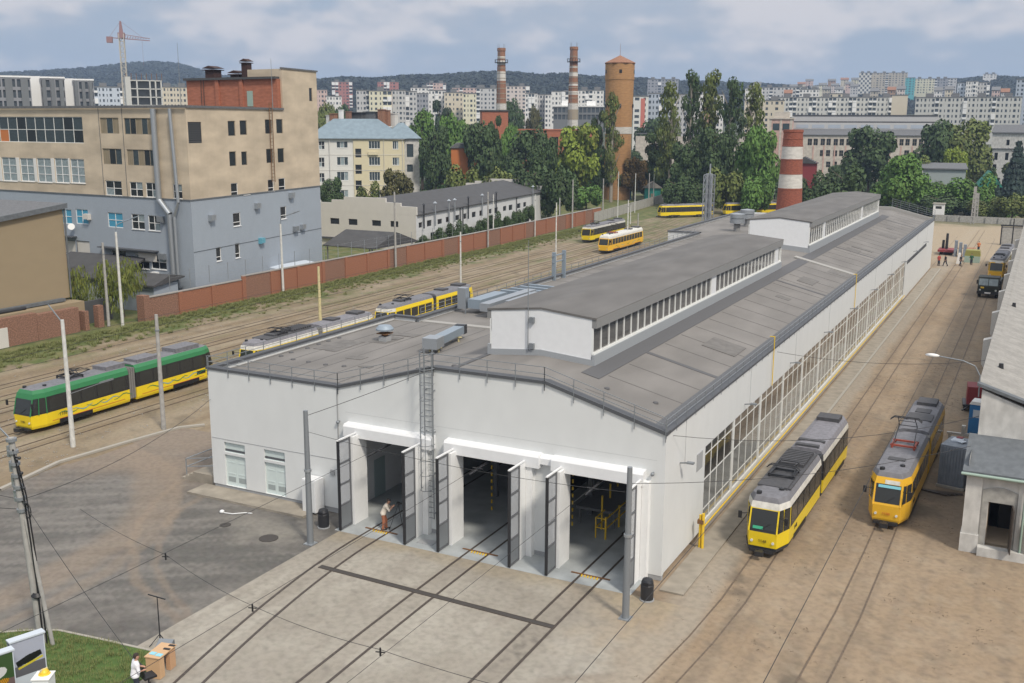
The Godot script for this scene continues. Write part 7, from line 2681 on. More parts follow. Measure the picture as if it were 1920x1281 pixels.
# ------------------------------------------------------------------ trees
func crown_mesh(kind: String) -> ArrayMesh: # unit crown: 1 m high from y 0, about 1 m wide
	if crowns.has(kind):
		return crowns[kind]
	var r := RandomNumberGenerator.new()
	r.seed = hash(kind)
	var base = kind.rstrip("0123456789")
	var lobes = []
	var count = 4200
	var size = 0.03
	if base == "round":
		lobes.append([Vector3(0, 0.56, 0), Vector3(0.34, 0.36, 0.34)])
		for i in 9:
			var a = i * 2.4 + r.randf()
			var y = r.randf_range(0.3, 0.86)
			var w = 0.34 * sqrt(maxf(0.05, 1.0 - pow((y - 0.5) / 0.5, 2.0)))
			lobes.append([Vector3(cos(a) * w, y, sin(a) * w), Vector3(1, 0.85, 1) * r.randf_range(0.13, 0.21)])
	elif base == "tall":
		for i in 9:
			var a = i * 2.4
			lobes.append([Vector3(cos(a) * 0.2, 0.14 + 0.095 * i, sin(a) * 0.2), Vector3(0.27, 0.13, 0.27) * (1.1 - 0.07 * i)])
		size = 0.03
	elif base == "poplar":
		count = 2600
		size = 0.024
		for i in 30:
			var a = i * 2.4 + r.randf()
			var y = 0.05 + 0.031 * i
			var w = r.randf_range(0.05, 0.4) * (1.0 - 0.6 * y)
			lobes.append([Vector3(cos(a) * w, y, sin(a) * w), Vector3(0.13, 0.06, 0.13) * r.randf_range(0.6, 1.3)])
	elif base == "bush":
		for i in 8:
			var a = i * 2.4 + r.randf()
			lobes.append([Vector3(cos(a) * 0.3, r.randf_range(0.25, 0.7), sin(a) * 0.3), Vector3(0.24, 0.3, 0.24) * r.randf_range(0.7, 1.0)])
		count = 3000
		size = 0.036
	elif base == "spruce":
		for i in 10:
			var y = 0.05 + 0.09 * i
			lobes.append([Vector3(0, y, 0), Vector3(0.5, 0.07, 0.5) * (1.02 - y)])
		size = 0.05
	elif base == "willow":
		for i in 9:
			var a = i * 2.4 + r.randf()
			lobes.append([Vector3(cos(a) * 0.27, r.randf_range(0.3, 0.8), sin(a) * 0.27), Vector3(0.2, 0.28, 0.2)])
		count = 2200
		size = 0.03
	else:
		lobes.append([Vector3(0, 0.5, 0), Vector3(0.5, 0.5, 0.5)])
		count = 130 if base == "hill" else 420
		size = 0.17 if base == "hill" else 0.085
	var vol = 0.0
	for l in lobes:
		vol += l[1].x * l[1].y + 0.002
	var mb := MB.new()
	for l in lobes:
		var n = int(count * (l[1].x * l[1].y + 0.002) / vol)
		var tone = r.randf_range(0.62, 1.3)
		for i in n:
			var d = Vector3(r.randfn(), r.randfn(), r.randfn()).normalized()
			if base in ["far", "hill"] and d.y < -0.35:
				continue
			var p = l[0] + d * l[1] * (0.55 + 0.5 * sqrt(r.randf()))
			var up = (d + Vector3(0, 0.45, 0) + Vector3(r.randfn(), r.randfn(), r.randfn()) * 0.55).normalized()
			var s = up.cross(Vector3(r.randfn(), r.randfn(), r.randfn())).normalized()
			var q = up.cross(s)
			var w = size * r.randf_range(0.6, 1.35)
			var h = w * (0.75 if base != "willow" else 0.5)
			var g = tone * r.randf_range(0.75, 1.3)
			mb.col = Color(g * r.randf_range(0.88, 1.16), g, g * r.randf_range(0.8, 1.1))
			if base == "willow":
				q = (q * 0.3 + Vector3.DOWN).normalized()
				mb.quad(p - s * h, p + s * h * 0.6, p + q * w * 2.6 + s * h * 0.4, p + q * w * 2.4 - s * h * 0.3)
			else:
				mb.quad(p - s * w - q * h * 0.6, p + s * w * 0.2 - q * h, p + s * w + q * h * 0.5, p - s * w * 0.3 + q * h)
	var lo = Vector3(1e9, 1e9, 1e9)
	var hi = -lo
	for p in mb.v:
		lo = lo.min(p)
		hi = hi.max(p)
	var sc = Vector3(1.0 / (hi.x - lo.x), 1.0 / (hi.y - lo.y), 1.0 / (hi.z - lo.z))
	var mid = Vector3((lo.x + hi.x) / 2, lo.y, (lo.z + hi.z) / 2)
	for k in mb.v.size():
		mb.v[k] = (mb.v[k] - mid) * sc
	crowns[kind] = mb.mesh()
	return crowns[kind]


func trunk_mesh(h: float, w: float, top: float) -> MB:
	var mb := MB.new()
	var r = 0.12 + h * 0.014
	mb.cyl(Vector3.ZERO, Vector3(0.1, h * 0.45, 0.05), r, r * 0.7, 7, false)
	mb.cyl(Vector3(0.1, h * 0.45, 0.05), Vector3(-0.1, h * top, 0), r * 0.7, r * 0.15, 7, false)
	for k in 6:
		var a = k * 2.4
		var y = h * (0.28 + 0.09 * k)
		mb.cyl(Vector3(0.05, y, 0.02), Vector3(cos(a) * w * 0.34, y + h * 0.16, sin(a) * w * 0.34), r * 0.4, r * 0.08, 5, false)
	return mb


func plant(kind: String, at: Vector3, h: float, w: float, tone: String, label: String, group := "", called := "") -> void:
	var t = thing(called if called else ("bush" if kind == "bush" else ("poplar_tree" if kind == "poplar" else ("spruce_tree" if kind == "spruce" else "leafy_tree"))), label, "bush" if kind == "bush" else "tree", at, rng.randf() * 360.0, group)
	var low = {"bush": 0.0, "round": 0.14, "tall": 0.1, "poplar": 0.16, "spruce": 0.04, "willow": 0.05}[kind]
	part("trunk", trunk_mesh(h, w, 0.92 if kind != "bush" else 0.7), "birch" if kind == "poplar" else "bark", t)
	var c = part("crown", crown_mesh(kind + str(rng.randi() % 3)), "leaf_" + tone, t)
	c.position.y = h * low
	c.scale = Vector3(w * 1.02, h * (1.0 - low), w * 1.02)


const TREES := [
		["round",-160.52,-236.26,26.11,10.56,"mid","round mid green tree behind the blue roofed house, left one",""],
		["round",-147.55,-232.42,24.75,10.24,"mid","round mid green tree left of the red brick boiler house",""],
		["round",-133.69,-199.94,20.97,8.83,"dark","dark green tree directly right of the yellow and white house",""],
		["tall",-162.85,-252.42,28.74,8.55,"bluegreen","tall bluish poplar behind the mid green trees",""],
		["round",-124.89,-210.78,22.17,11.98,"dark","dark broad tree below the left brick chimney",""],
		["tall",-122.87,-214.15,23.78,5.13,"dark","dark narrow tree in front of the left chimney's foot",""],
		["round",-112.28,-211.72,20.51,13.54,"dark","dark broad tree in front of the low red brick wing",""],
		["round",-101.3,-200.37,18.69,8.36,"dark","dark tree left of the lime green tree",""],
		["round",-127.58,-232,21.67,6.4,"mid","mid green tree behind the dark ones, right of the left chimney",""],
		["round",-101.65,-222.18,21.71,14.37,"lime","large lime green tree turning yellow beside the water tower",""],
		["poplar",-91.97,-224.05,29.91,6.84,"olive","sparse poplar with bare branches in front of the water tower",""],
		["tall",-96.35,-224.43,25.01,5.09,"dark","slim dark tree left of the sparse poplar",""],
		["bush",-109.59,-173.52,11.94,9.04,"olive","olive green bush behind the dark shed roof, leftmost",""],
		["bush",-100.01,-173.07,11.29,10.12,"olive","olive green bush behind the dark shed roof, middle",""],
		["bush",-90.6,-172.23,12.97,9.91,"dark","dark bush behind the right end of the shed",""],
		["bush",-83,-170.28,12.46,8.49,"dark","dark bush beside the end of the brick wall",""],
		["round",-107.82,-239.13,10.74,9.54,"mid","mid green tree above the garden sheds, left",""],
		["round",-102.8,-243.41,9.48,8.64,"yellow","yellow leaved tree above the blue garden shed",""],
		["round",-94.59,-235.92,12.88,8.67,"dark","dark green tree between water tower and poplars",""],
		["round",-89.65,-235.66,12.38,8,"rust","rusty brown tree at the foot of the water tower",""],
		["tall",-84.68,-239.58,20.65,9.29,"dark","dark tree left of the poplar group",""],
		["poplar",-76.13,-226.65,32.58,8.53,"olive","tall poplar, leftmost of the poplar group",""],
		["poplar",-72.25,-231.06,35.72,7.73,"dark","tall poplar, second from left in the group",""],
		["poplar",-67.61,-234.57,35.79,8.68,"olive","tallest poplar in the middle of the group",""],
		["poplar",-61.9,-232.04,33.66,9.16,"dark","tall poplar, second from right in the group",""],
		["poplar",-58.53,-241.21,32.59,8.8,"olive","leaning sparse poplar, rightmost of the group",""],
		["round",-61.9,-220.61,21.3,9.94,"dark","dark tree filling the foot of the poplar group",""],
		["round",-49.96,-216.56,21.34,11.07,"mid","bright green broad tree left of the striped chimney",""],
		["round",-69.13,-219.46,17.21,9.41,"dark","dark tree in front of the poplars, left part",""],
		["bush",-53.52,-202.19,11.34,9.74,"olive","olive bush behind the depot's rear roof tanks",""],
		["bush",-45.67,-199.08,10.39,7.74,"mid","green bush left of the striped chimney's foot",""],
		["bush",-35.01,-206.56,10.86,7.11,"dark","dark bush right of the striped chimney's foot",""],
		["bush",-25.37,-193.08,13.07,10.9,"dark","dark broad bush in front of the pale factory, left",""],
		["round",-32.83,-282.99,21.53,15.33,"dark","dark round tree in front of the pale factory's middle",""],
		["round",-16.46,-216.57,15.12,11.63,"mid","mid green tree right of the dark round one",""],
		["round",-15.23,-300.11,23.21,14.25,"dark","dark tree right of the pale factory's middle, left of a pair",""],
		["round",-7.91,-300.66,23.85,14.96,"olive","large tree beside the pale mansion, right of a pair",""],
		["round",-9.44,-275.5,15.75,8.26,"lime","small bright green tree below the large pair",""],
		["bush",-13.59,-255.08,13.52,8.67,"olive","olive bush above the dark flat shed roof",""],
		["spruce",6.85,-276.29,17.39,8.59,"spruce","dark blue spruce at the right edge beside the mansion",""],
		["spruce",3.78,-241.19,8.69,3.83,"spruce","narrow dark conifer beside the green roof",""],
		["bush",-20.54,-226.14,5.05,8.43,"dark","dark bush behind the far end of the depot, left",""],
		["bush",-14.41,-224.85,4.3,8.92,"dark","dark bush behind the far end of the depot, middle",""],
		["bush",-8.12,-223.44,5.36,9.69,"dark","dark bush above the grey concrete wall",""],
		["bush",-1.97,-223.88,4.29,8.3,"dark","dark bush right of the paired lattice poles",""],
		["bush",2.6,-218.12,5.29,8.12,"olive","yellowish olive bush near the right edge, left one",""],
		["bush",8.29,-216.31,6.31,8.86,"olive","yellowish olive bush near the right edge, right one",""],
		["bush",-7.33,-231.53,9.06,9.98,"mid","light green orchard tree below the flat shed roof",""],
		["bush",-0.31,-231.99,10.24,8.55,"mid","light green orchard tree left of the green roof",""],
		["bush",-13.95,-229.92,9.99,8.52,"mid","light green orchard tree below the dark shed, left",""],
		["bush",-70.41,-214.85,8.1,7.02,"dark","dark bush behind the far yellow tram",""],
		["bush",-65.04,-214.46,7.59,6.97,"dark","dark bush behind the tall silver flue",""],
		["bush",-88.01,-197.57,6.38,8.12,"mid","green bush on the bank behind the brick wall's end",""],
		["bush",-90.7,-250.18,6.09,8.05,"olive","olive bush behind the teal garden shed",""],
		["round",-125.26,-141.7,9.71,5.99,"dark","dark round tree left in front of the white and yellow house",""],
		["bush",-120.26,-149.03,8.59,5.58,"olive","small olive tree in the middle before the white and yellow house",""],
		["round",-113.19,-150.2,11.65,7.19,"rustgreen","brownish green tree before the right part of the white and yellow house",""],
		["round",-238.94,-291.44,29.67,9.54,"olive","olive tree left of the blue roof, directly beside the tower, first",""],
		["round",-244.98,-311.86,28.86,10.45,"dark","dark tree behind the blue roof, second from the tower",""],
		["round",-224.19,-277.5,24.06,10.33,"olive","olive tree low behind the blue roof beside the tower",""],
		["round",-198.76,-375.31,32.59,10.19,"dark","dark tree in front of the blocks right of the left chimney",""],
		["round",-191.33,-379,29.4,7.28,"rustgreen","brownish small tree right of the left chimney",""],
		["round",-147.35,-408.34,24.59,14.87,"dark","dark tree behind the pale building right of the water tower",""],
		["round",-139.02,-411.23,23.68,12.39,"olive","olive tree in front of the blue grey block",""]]
const POLES := [
		[-41.39,-1.55,8.57,"lamp","tall white lamp pole with a long arm beside the green tram"],
		[-39.11,-7.32,8.18,"concrete","grey concrete pole behind the green tram's rear car"],
		[-17.39,4.11,7.08,"steel","grey steel pole left of the first gateway"],
		[-0.14,4.29,6.93,"steel","grey steel pole in front of the third gateway"],
		[-51.15,-40.93,6.68,"yellow","pale yellow pole beside the white roofed tram"],
		[-47.19,-63.22,8.44,"white","slim white pole behind the second white roofed tram"],
		[-70.39,-84.22,11.24,"concrete","concrete pole by the brick wall near the dark carport"],
		[-70.33,-58.36,8.7,"lamp","lamp pole in front of the grey factory wall"],
		[-72.13,-32.21,8.84,"concrete","concrete pole at the gap in the brick wall, left of two"],
		[-70.85,-32.9,9.95,"lampblue","lamp pole with blue arm at the gap in the brick wall, right of two"],
		[-50.29,-97.34,9.6,"white","slim white pole behind the roof's blue pipe frame"],
		[-70.57,-113.36,9.62,"concrete","concrete pole at the brick wall, left of a close pair"],
		[-72.04,-118.07,8.85,"white","white pole at the brick wall, right of a close pair"],
		[-71.37,-133.66,7.97,"white","white pole at the far end of the white shed"],
		[-74.12,-150.95,6.23,"white","short pale pole by the brick wall, left of the far trams"],
		[-71.82,-152.26,9.92,"concrete","concrete pole near the end of the brick wall"],
		[-74.72,-175.95,9.01,"concrete","concrete pole left of the blue garden shed"],
		[-72.76,-180.22,10.45,"white","white pole in front of the blue garden shed"],
		[-49.43,-125.2,8.3,"white","white pole standing before the nearer far tram"],
		[-73.96,-194.63,9.49,"white","white pole between the blue and teal garden sheds"],
		[-79.06,-218.77,8.4,"concrete","concrete pole before the teal garden shed"],
		[-82.5,-232.29,8.51,"white","white pole just right of the teal garden shed's pole"],
		[-64.64,-167.02,4.01,"white","short white pole behind the nearer far tram"],
		[-59.19,-156.91,3.27,"concrete","short grey pole behind the nearer far tram"],
		[-60.32,-260.05,8.32,"white","grey pole left of the striped chimney"],
		[-63.01,-243.79,5.32,"concrete","short pole behind the roof tanks, left one"],
		[-61.32,-244.79,5.03,"concrete","short pole behind the roof tanks, right one"],
		[-25.53,-270.68,5.29,"yellow","yellowish pole behind the depot's far gable"],
		[-13.98,-242.54,9.78,"white","tall white pole behind the depot's far corner"],
		[-9.95,-306.15,6.53,"yellow","pale pole in the orchard below the flat shed"],
		[-23.73,-342.17,5.83,"white","thin white pole in the orchard, far"],
		[0.88,-204.47,8.11,"lattice","lattice concrete pole by the far fence, left of a pair"],
		[1.34,-207.6,6.57,"lattice","lattice concrete pole by the far fence, right of a pair"],
		[10.17,-154.07,5.51,"dark","thin dark pole above the far pit gateway"]]
const BLOCKS := [
		[-247.23,-157.62,52.42,11.13,14,33.15,8,6,"grey","dark","grey tower block with balconies, leftmost of three behind the factory roof","apartment block"],
		[-251.76,-175.99,50.46,6.55,14,33.64,8,5,"grey","dark","grey tower block with balconies, second from left behind the factory roof","apartment block"],
		[-257.61,-192.3,49.06,5.9,14,33.72,8,4,"grey","dark","grey tower block with balconies, third from left behind the factory roof","apartment block"],
		[-459.21,-386.93,47.72,19.35,12,40,9,10,"bluewhite","grid","pale blue and white block just left of the tower crane","apartment block"],
		[-436.12,-411.03,44.73,16.32,12,40.51,9,9,"cream","arch","cream block with white bays between unfinished tower and brick penthouse","apartment block"],
		[-446.28,-560.91,37.3,8.69,12,43.53,7,4,"pink","plain","pale pink block right beside the factory stair tower","apartment block"],
		[-403.34,-518.13,36.63,9.76,12,37.79,4,5,"white","plain","low white block below the left red tower block","apartment block"],
		[-605.64,-803.82,36.19,19.9,12,59.85,9,6,"red","balcony","red and white tower block, leftmost of the red ones under the hill","apartment block"],
		[-353.72,-479.97,35.1,7.68,12,39.9,8,4,"lgrey","grid","light grey end section of the block behind the blue roof","apartment block"],
		[-342.91,-482.58,34.17,13.39,12,39.57,8,5,"yellowwhite","balcony","white and pale yellow block with dark balconies above the blue roof","apartment block"],
		[-569.05,-829.41,33.75,20.55,12,60.28,9,7,"red","balcony","red and white tower block in the middle, above the yellow block","apartment block"],
		[-338.79,-496.14,33.19,8.1,12,40.23,10,4,"lgrey","grid","light grey block with many small windows right of the yellow one","apartment block"],
		[-335.29,-504.35,32.54,6.86,12,39.8,10,3,"lgrey","balcony","light grey block with dark stacked balconies over the green tree","apartment block"],
		[-332.07,-512.3,31.93,7.25,12,38.71,9,4,"grey","plain","plain grey block left of the white one, above the trees","apartment block"],
		[-463.47,-719.09,32.06,15.4,12,50.1,6,5,"white","plain","long white block behind the grey ones, left of the pink tower block","apartment block"],
		[-529.24,-854.74,31.18,19.05,12,59.63,9,6,"pink","balcony","pink and white tower block, rightmost of the three under the hill","apartment block"],
		[-347.95,-555.35,31.17,10.93,12,42.03,6,5,"white","grid","bright white block below the pink tower block","apartment block"],
		[-333.29,-552.42,30.25,12.18,12,40.46,8,5,"cream","plain","cream block with pale panels left of the left brick chimney","apartment block"],
		[-314.48,-540.15,29.39,8.45,12,39.3,8,4,"yellowwhite","plain","pale cream gable block behind the red brick boiler house","apartment block"],
		[-452.91,-783.55,29.46,28.77,12,51.99,6,9,"pink","grid","long pinkish block at the foot of the wooded hill","apartment block"],
		[-347.47,-624.75,28.43,16.12,12,45.52,9,6,"lgrey","grid","grey and white block directly left of the left brick chimney","apartment block"],
		[-375.98,-722.72,26.99,25.2,12,50.51,9,8,"pinkwhite","grid","pinkish white block right behind the left brick chimney","apartment block"],
		[-288.73,-576.27,26.05,8.02,12,40.03,8,4,"white","balcony","white block with stacked balconies, first right of the left chimney","apartment block"],
		[-287.42,-588.01,25.53,5.3,12,39.65,8,3,"lgrey","grid","narrow light grey block between two white ones near the chimneys","apartment block"],
		[-278.88,-580.99,25.15,4.18,12,39.4,8,2,"white","plain","narrow white block midway between the two brick chimneys","apartment block"],
		[-272,-584.17,24.52,11.14,12,41.44,9,5,"white","balcony","white block with grey balconies left of the right brick chimney","apartment block"],
		[-277.55,-614.57,23.91,9.44,12,42.7,9,4,"lgrey","grid","light grey block right behind the right brick chimney","apartment block"],
		[-257.56,-601.43,22.85,16.93,12,42.47,10,7,"white","balcony","tall white block between right chimney and water tower","apartment block"],
		[-173.09,-387.4,23.5,22.27,14,28.55,2,12,"dgrey","dark","low dark concrete hall with columns behind the right brick chimney","hall"],
		[-178.76,-482.04,20.17,7.86,12,35.25,7,2,"redstripe","plain","white gable block with a red stripe right of the water tower","apartment block"],
		[-174.88,-499.36,19.21,11.51,12,37.03,8,6,"bluegrey","grid","blue grey block with white windows beside the red striped gable","apartment block"],
		[-172.05,-526.7,18.1,11.67,12,37.15,8,6,"lgrey","balcony","light grey block half hidden by the left poplars","apartment block"],
		[-360.55,-1043.57,19.02,32.78,12,67.94,8,9,"grey","grid","large grey block on the rise right of the water tower","apartment block"],
		[-168.96,-548.67,17.19,7.4,12,39.77,9,3,"white","balcony","white block seen between the poplars, left one","apartment block"],
		[-145.36,-493.13,16.57,4.45,12,34.73,6,2,"brown","plain","brown and cream gable seen between the poplars","apartment block"],
		[-151.8,-532.93,16.07,5.95,12,37.15,8,3,"white","balcony","white rounded block seen between the poplars, right one","apartment block"],
		[-127.71,-539.33,13.69,21.22,12,33.97,7,8,"cream","plain","long cream building behind the right side of the poplars","apartment block"],
		[-207.54,-828.61,14.27,14.18,12,50.27,6,5,"white","grid","white block with grey windows above the long cream building","apartment block"],
		[-194.74,-883.09,12.71,38.57,12,52.7,6,12,"lgrey","grid","long light grey block high above the pink gate tower","apartment block"],
		[-106.47,-635.73,14.08,71.47,12,37.78,5,30,"panel","balcony","long five storey panel block right of the pink gate tower","apartment block"],
		[-67.46,-621.37,7.01,8.89,12,38.41,5,2,"cream","blank","blank cream end gable of the long panel block, left of the trees","apartment block"],
		[-29.27,-604.92,0.84,54.94,12,36.53,5,26,"panel","grid","long five storey panel block near the right edge","apartment block"],
		[-214.06,-1438.89,8.76,15.81,20,89.15,12,6,"checker","checker","tall block with black and white chequered front on the skyline","apartment block"],
		[-186.14,-1453.02,7.63,47.41,24,89.28,12,12,"tan","grid","large tan hospital block on the skyline","apartment block"],
		[-146.23,-1347.14,6.58,11.25,12,78.29,7,3,"teal","grid","teal glass block right of the large tan block","apartment block"],
		[-132.06,-1368.82,5.92,24.05,12,77.64,6,7,"yellowwhite","plain","cream and yellow block right of the teal one","apartment block"],
		[-106.23,-1300.99,5.12,15.16,12,74.65,9,5,"grey","grid","grey block right of the cream and yellow one on the skyline","apartment block"],
		[-97.74,-1331.82,4.66,11.58,12,76.33,9,3,"lgrey","grid","pale grey block behind the grey one, left of the wooded rise","apartment block"],
		[-50.8,-854.02,4.15,6.69,12,53.4,8,3,"bluewhite","grid","narrow grey blue end section of the white tower block at right","apartment block"],
		[-43.61,-850.51,3.71,8.71,12,54.39,8,5,"white","grid","bright white tower block over the right panel block","apartment block"],
		[-35.96,-859.98,3.18,9.18,12,53.82,8,4,"lgrey","grid","grey right section of the white tower block at right","apartment block"],
		[-1.09,-656.21,1.26,11.44,12,47.97,14,5,"bluegrey","plain","tall grey block cut by the right edge of the photo","apartment block"],
		[-164.49,-838.44,11.46,15.75,12,49.26,4,6,"white","plain","low white block at the left end over the long panel block","apartment block"],
		[-125.36,-744.09,10.05,11.2,12,43.06,3,4,"cream","plain","low cream house behind the long panel block","apartment block"],
		[-73.05,-1654.13,2.95,17.99,14,94.53,2,4,"white","plain","small white villa with red roof on the wooded rise at right","house"],
		[-304.46,-1422.12,12.27,10.25,10,71.65,3,3,"white","plain","GROUP:small house among trees on the far slope","house"],
		[-335.53,-1619.99,11.88,11.59,10,82.33,3,3,"cream","plain","GROUP:small house among trees on the far slope","house"],
		[-344.1,-1720.34,11.49,12.25,10,90.93,3,3,"pink","plain","GROUP:small house among trees on the far slope","house"],
		[-238.1,-1231.64,11.2,8.84,10,62.97,3,3,"lgrey","plain","GROUP:small house among trees on the far slope","house"],
		[-266.97,-1429.77,10.81,10.18,10,73.57,3,3,"yellowwhite","plain","GROUP:small house among trees on the far slope","house"],
		[-207.16,-1135.76,10.64,8.13,10,58.57,3,3,"tan","plain","GROUP:small house among trees on the far slope","house"],
		[-291.79,-1628.59,10.37,11.51,10,86.83,3,3,"brown","plain","GROUP:small house among trees on the far slope","house"],
		[-251.3,-1432.68,10.2,10.14,10,72.78,3,3,"pinkwhite","plain","GROUP:small house among trees on the far slope","house"],
		[-202.25,-1187.48,9.98,8.44,10,60.06,3,3,"white","plain","GROUP:small house among trees on the far slope","house"],
		[-265.03,-1582.56,9.75,11.13,10,86.3,3,3,"cream","plain","GROUP:small house among trees on the far slope","house"],
		[-224.94,-1386.5,9.5,9.77,10,72.97,3,3,"pink","plain","GROUP:small house among trees on the far slope","house"],
		[-194.73,-1239.46,9.25,8.75,10,64.55,3,3,"lgrey","plain","GROUP:small house among trees on the far slope","house"],
		[-242.2,-1535.68,9.23,10.76,10,84.21,3,3,"yellowwhite","plain","GROUP:small house among trees on the far slope","house"],
		[-129.22,-946.03,8.25,6.69,10,50.26,3,3,"tan","plain","GROUP:small house among trees on the far slope","house"],
		[-115.1,-947.97,7.44,6.65,10,51.1,3,3,"brown","plain","GROUP:small house among trees on the far slope","house"],
		[-107.25,-948.96,6.98,6.64,10,51.97,3,3,"pinkwhite","plain","GROUP:small house among trees on the far slope","house"],
		[-72.14,-902.44,5.22,6.23,10,48.93,3,3,"white","plain","GROUP:small house among trees on the far slope","house"],
		[-64.06,-903.14,4.73,6.21,10,49.73,3,3,"cream","plain","GROUP:small house among trees on the far slope","house"],
		[-31.04,-955.35,2.6,6.43,10,50.49,3,3,"pink","plain","GROUP:small house among trees on the far slope","house"],
		[-20.02,-855.72,2.19,5.77,10,45.9,3,3,"lgrey","plain","GROUP:small house among trees on the far slope","house"],
		[-351.57,-1411.07,14.12,10.33,10,75.39,3,3,"yellowwhite","plain","GROUP:small house among trees on the far slope","house"],
		[-180.77,-834.98,12.52,6.16,10,45.93,3,3,"tan","plain","GROUP:small house among trees on the far slope","house"]]


func make_trees() -> void:
	for q in TREES:
		var g = land(q[1], q[2])
		plant(q[0], Vector3(q[1], g, q[2]), q[3] - g, q[4], q[5], q[6])
	for q in [[-77.5, -32.6, 6.3, 4.4, "yellow green weeping shrub left of the pole pair in the wall gap"], [-74.8, -36.6, 6.6, 5.6, "yellow green weeping shrub right of the pole pair in the wall gap"]]:
		plant("willow", Vector3(q[0], 0, q[1]), q[2], q[3], "willow", q[4], "", "weeping_shrub")
	for k in 9:
		plant("bush", Vector3(-77.3 - k * 0.75, 0, -103 - k * 6.5), 3.0 + (k * 7 % 3) * 0.7, 3.0, "dark", "low shrub between the brick wall and the long white shed", "shrubs along the long white shed")
	# one can tell single trees here, but not one from the next
	var i = 0
	while i < 110:
		var az = deg_to_rad(rng.randf_range(-53, 0))
		var d = rng.randf_range(455, 1250)
		var x = CAM.x + sin(az) * d
		var z = CAM.z - cos(az) * d
		var h = rng.randf_range(9, 15)
		plant("round" if rng.randf() < 0.8 else "tall", Vector3(x, land(x, z), z), h, h * rng.randf_range(0.6, 0.95), ["dark", "olive", "belt", "belt"][rng.randi() % 4], "green tree among the far housing blocks below the hills", "trees among the far housing blocks", "far_tree")
		i += 1
	for k in 34:
		var az = deg_to_rad(rng.randf_range(-52, 1))
		var d = rng.randf_range(345, 430)
		var x = CAM.x + sin(az) * d
		var z = CAM.z - cos(az) * d
		if x > -85 and x < -10 and z < -340:
			continue
		var h = rng.randf_range(8, 13)
		plant("round", Vector3(x, 0, z), h, h * rng.randf_range(0.7, 1.0), ["dark", "olive", "dark", "mid"][rng.randi() % 4], "green tree in the belt behind the industrial yards", "trees in the belt behind the industrial yards", "belt_tree")
	# ground cover and hedges between the yards: bushes no one could count
	var bush = crown_mesh("far1")
	scatter("undergrowth", bush, "leaf_dark", 700, func():
		var az = deg_to_rad(rng.randf_range(-54, 4))
		var d = rng.randf_range(245, 470)
		return Vector3(CAM.x + sin(az) * d, -0.6, CAM.z - cos(az) * d), func(p): return not (p.x > -80 and p.x < -5 and p.z < -340) and not (p.x > -40 and p.z > -222) and not (p.x < -138 and p.z > -215) and not (p.x > -106 and p.x < -38 and p.z > -255), 3.0, 7.0, "mass of undergrowth between the yards and the city", Vector3(1, 0.7, 1))
	scatter("undergrowth", bush, "leaf_mid", 240, func():
		var az = deg_to_rad(rng.randf_range(-40, 4))
		var d = rng.randf_range(250, 400)
		return Vector3(CAM.x + sin(az) * d, -0.4, CAM.z - cos(az) * d), func(p): return not (p.x > -80 and p.x < -5 and p.z < -340) and not (p.x > -40 and p.z > -222) and not (p.x < -138 and p.z > -215) and not (p.x > -106 and p.x < -38 and p.z > -255), 2.5, 5.0, "lighter green thickets between the yards and the city", Vector3(1, 0.7, 1))
	for f in [["leaf_forest", 9000, "hill2"], ["leaf_wood", 5000, "hill3"]]:
		scatter("hill_forest", crown_mesh(f[2]), f[0], f[1], func():
			var az = deg_to_rad(rng.randf_range(-57, 5))
			var r = ridge(az)
			var d = r.x * (1.01 - 0.42 * pow(rng.randf(), 1.3))
			var x = CAM.x + sin(az) * d
			var z = CAM.z - cos(az) * d
			return Vector3(x, land(x, z) - 1.0, z), func(p): return ns(p.x * 0.05, p.z * 0.05) > -0.5, 7.0, 15.0, "wood covering the far hills", Vector3(1.15, 0.72, 1.15))


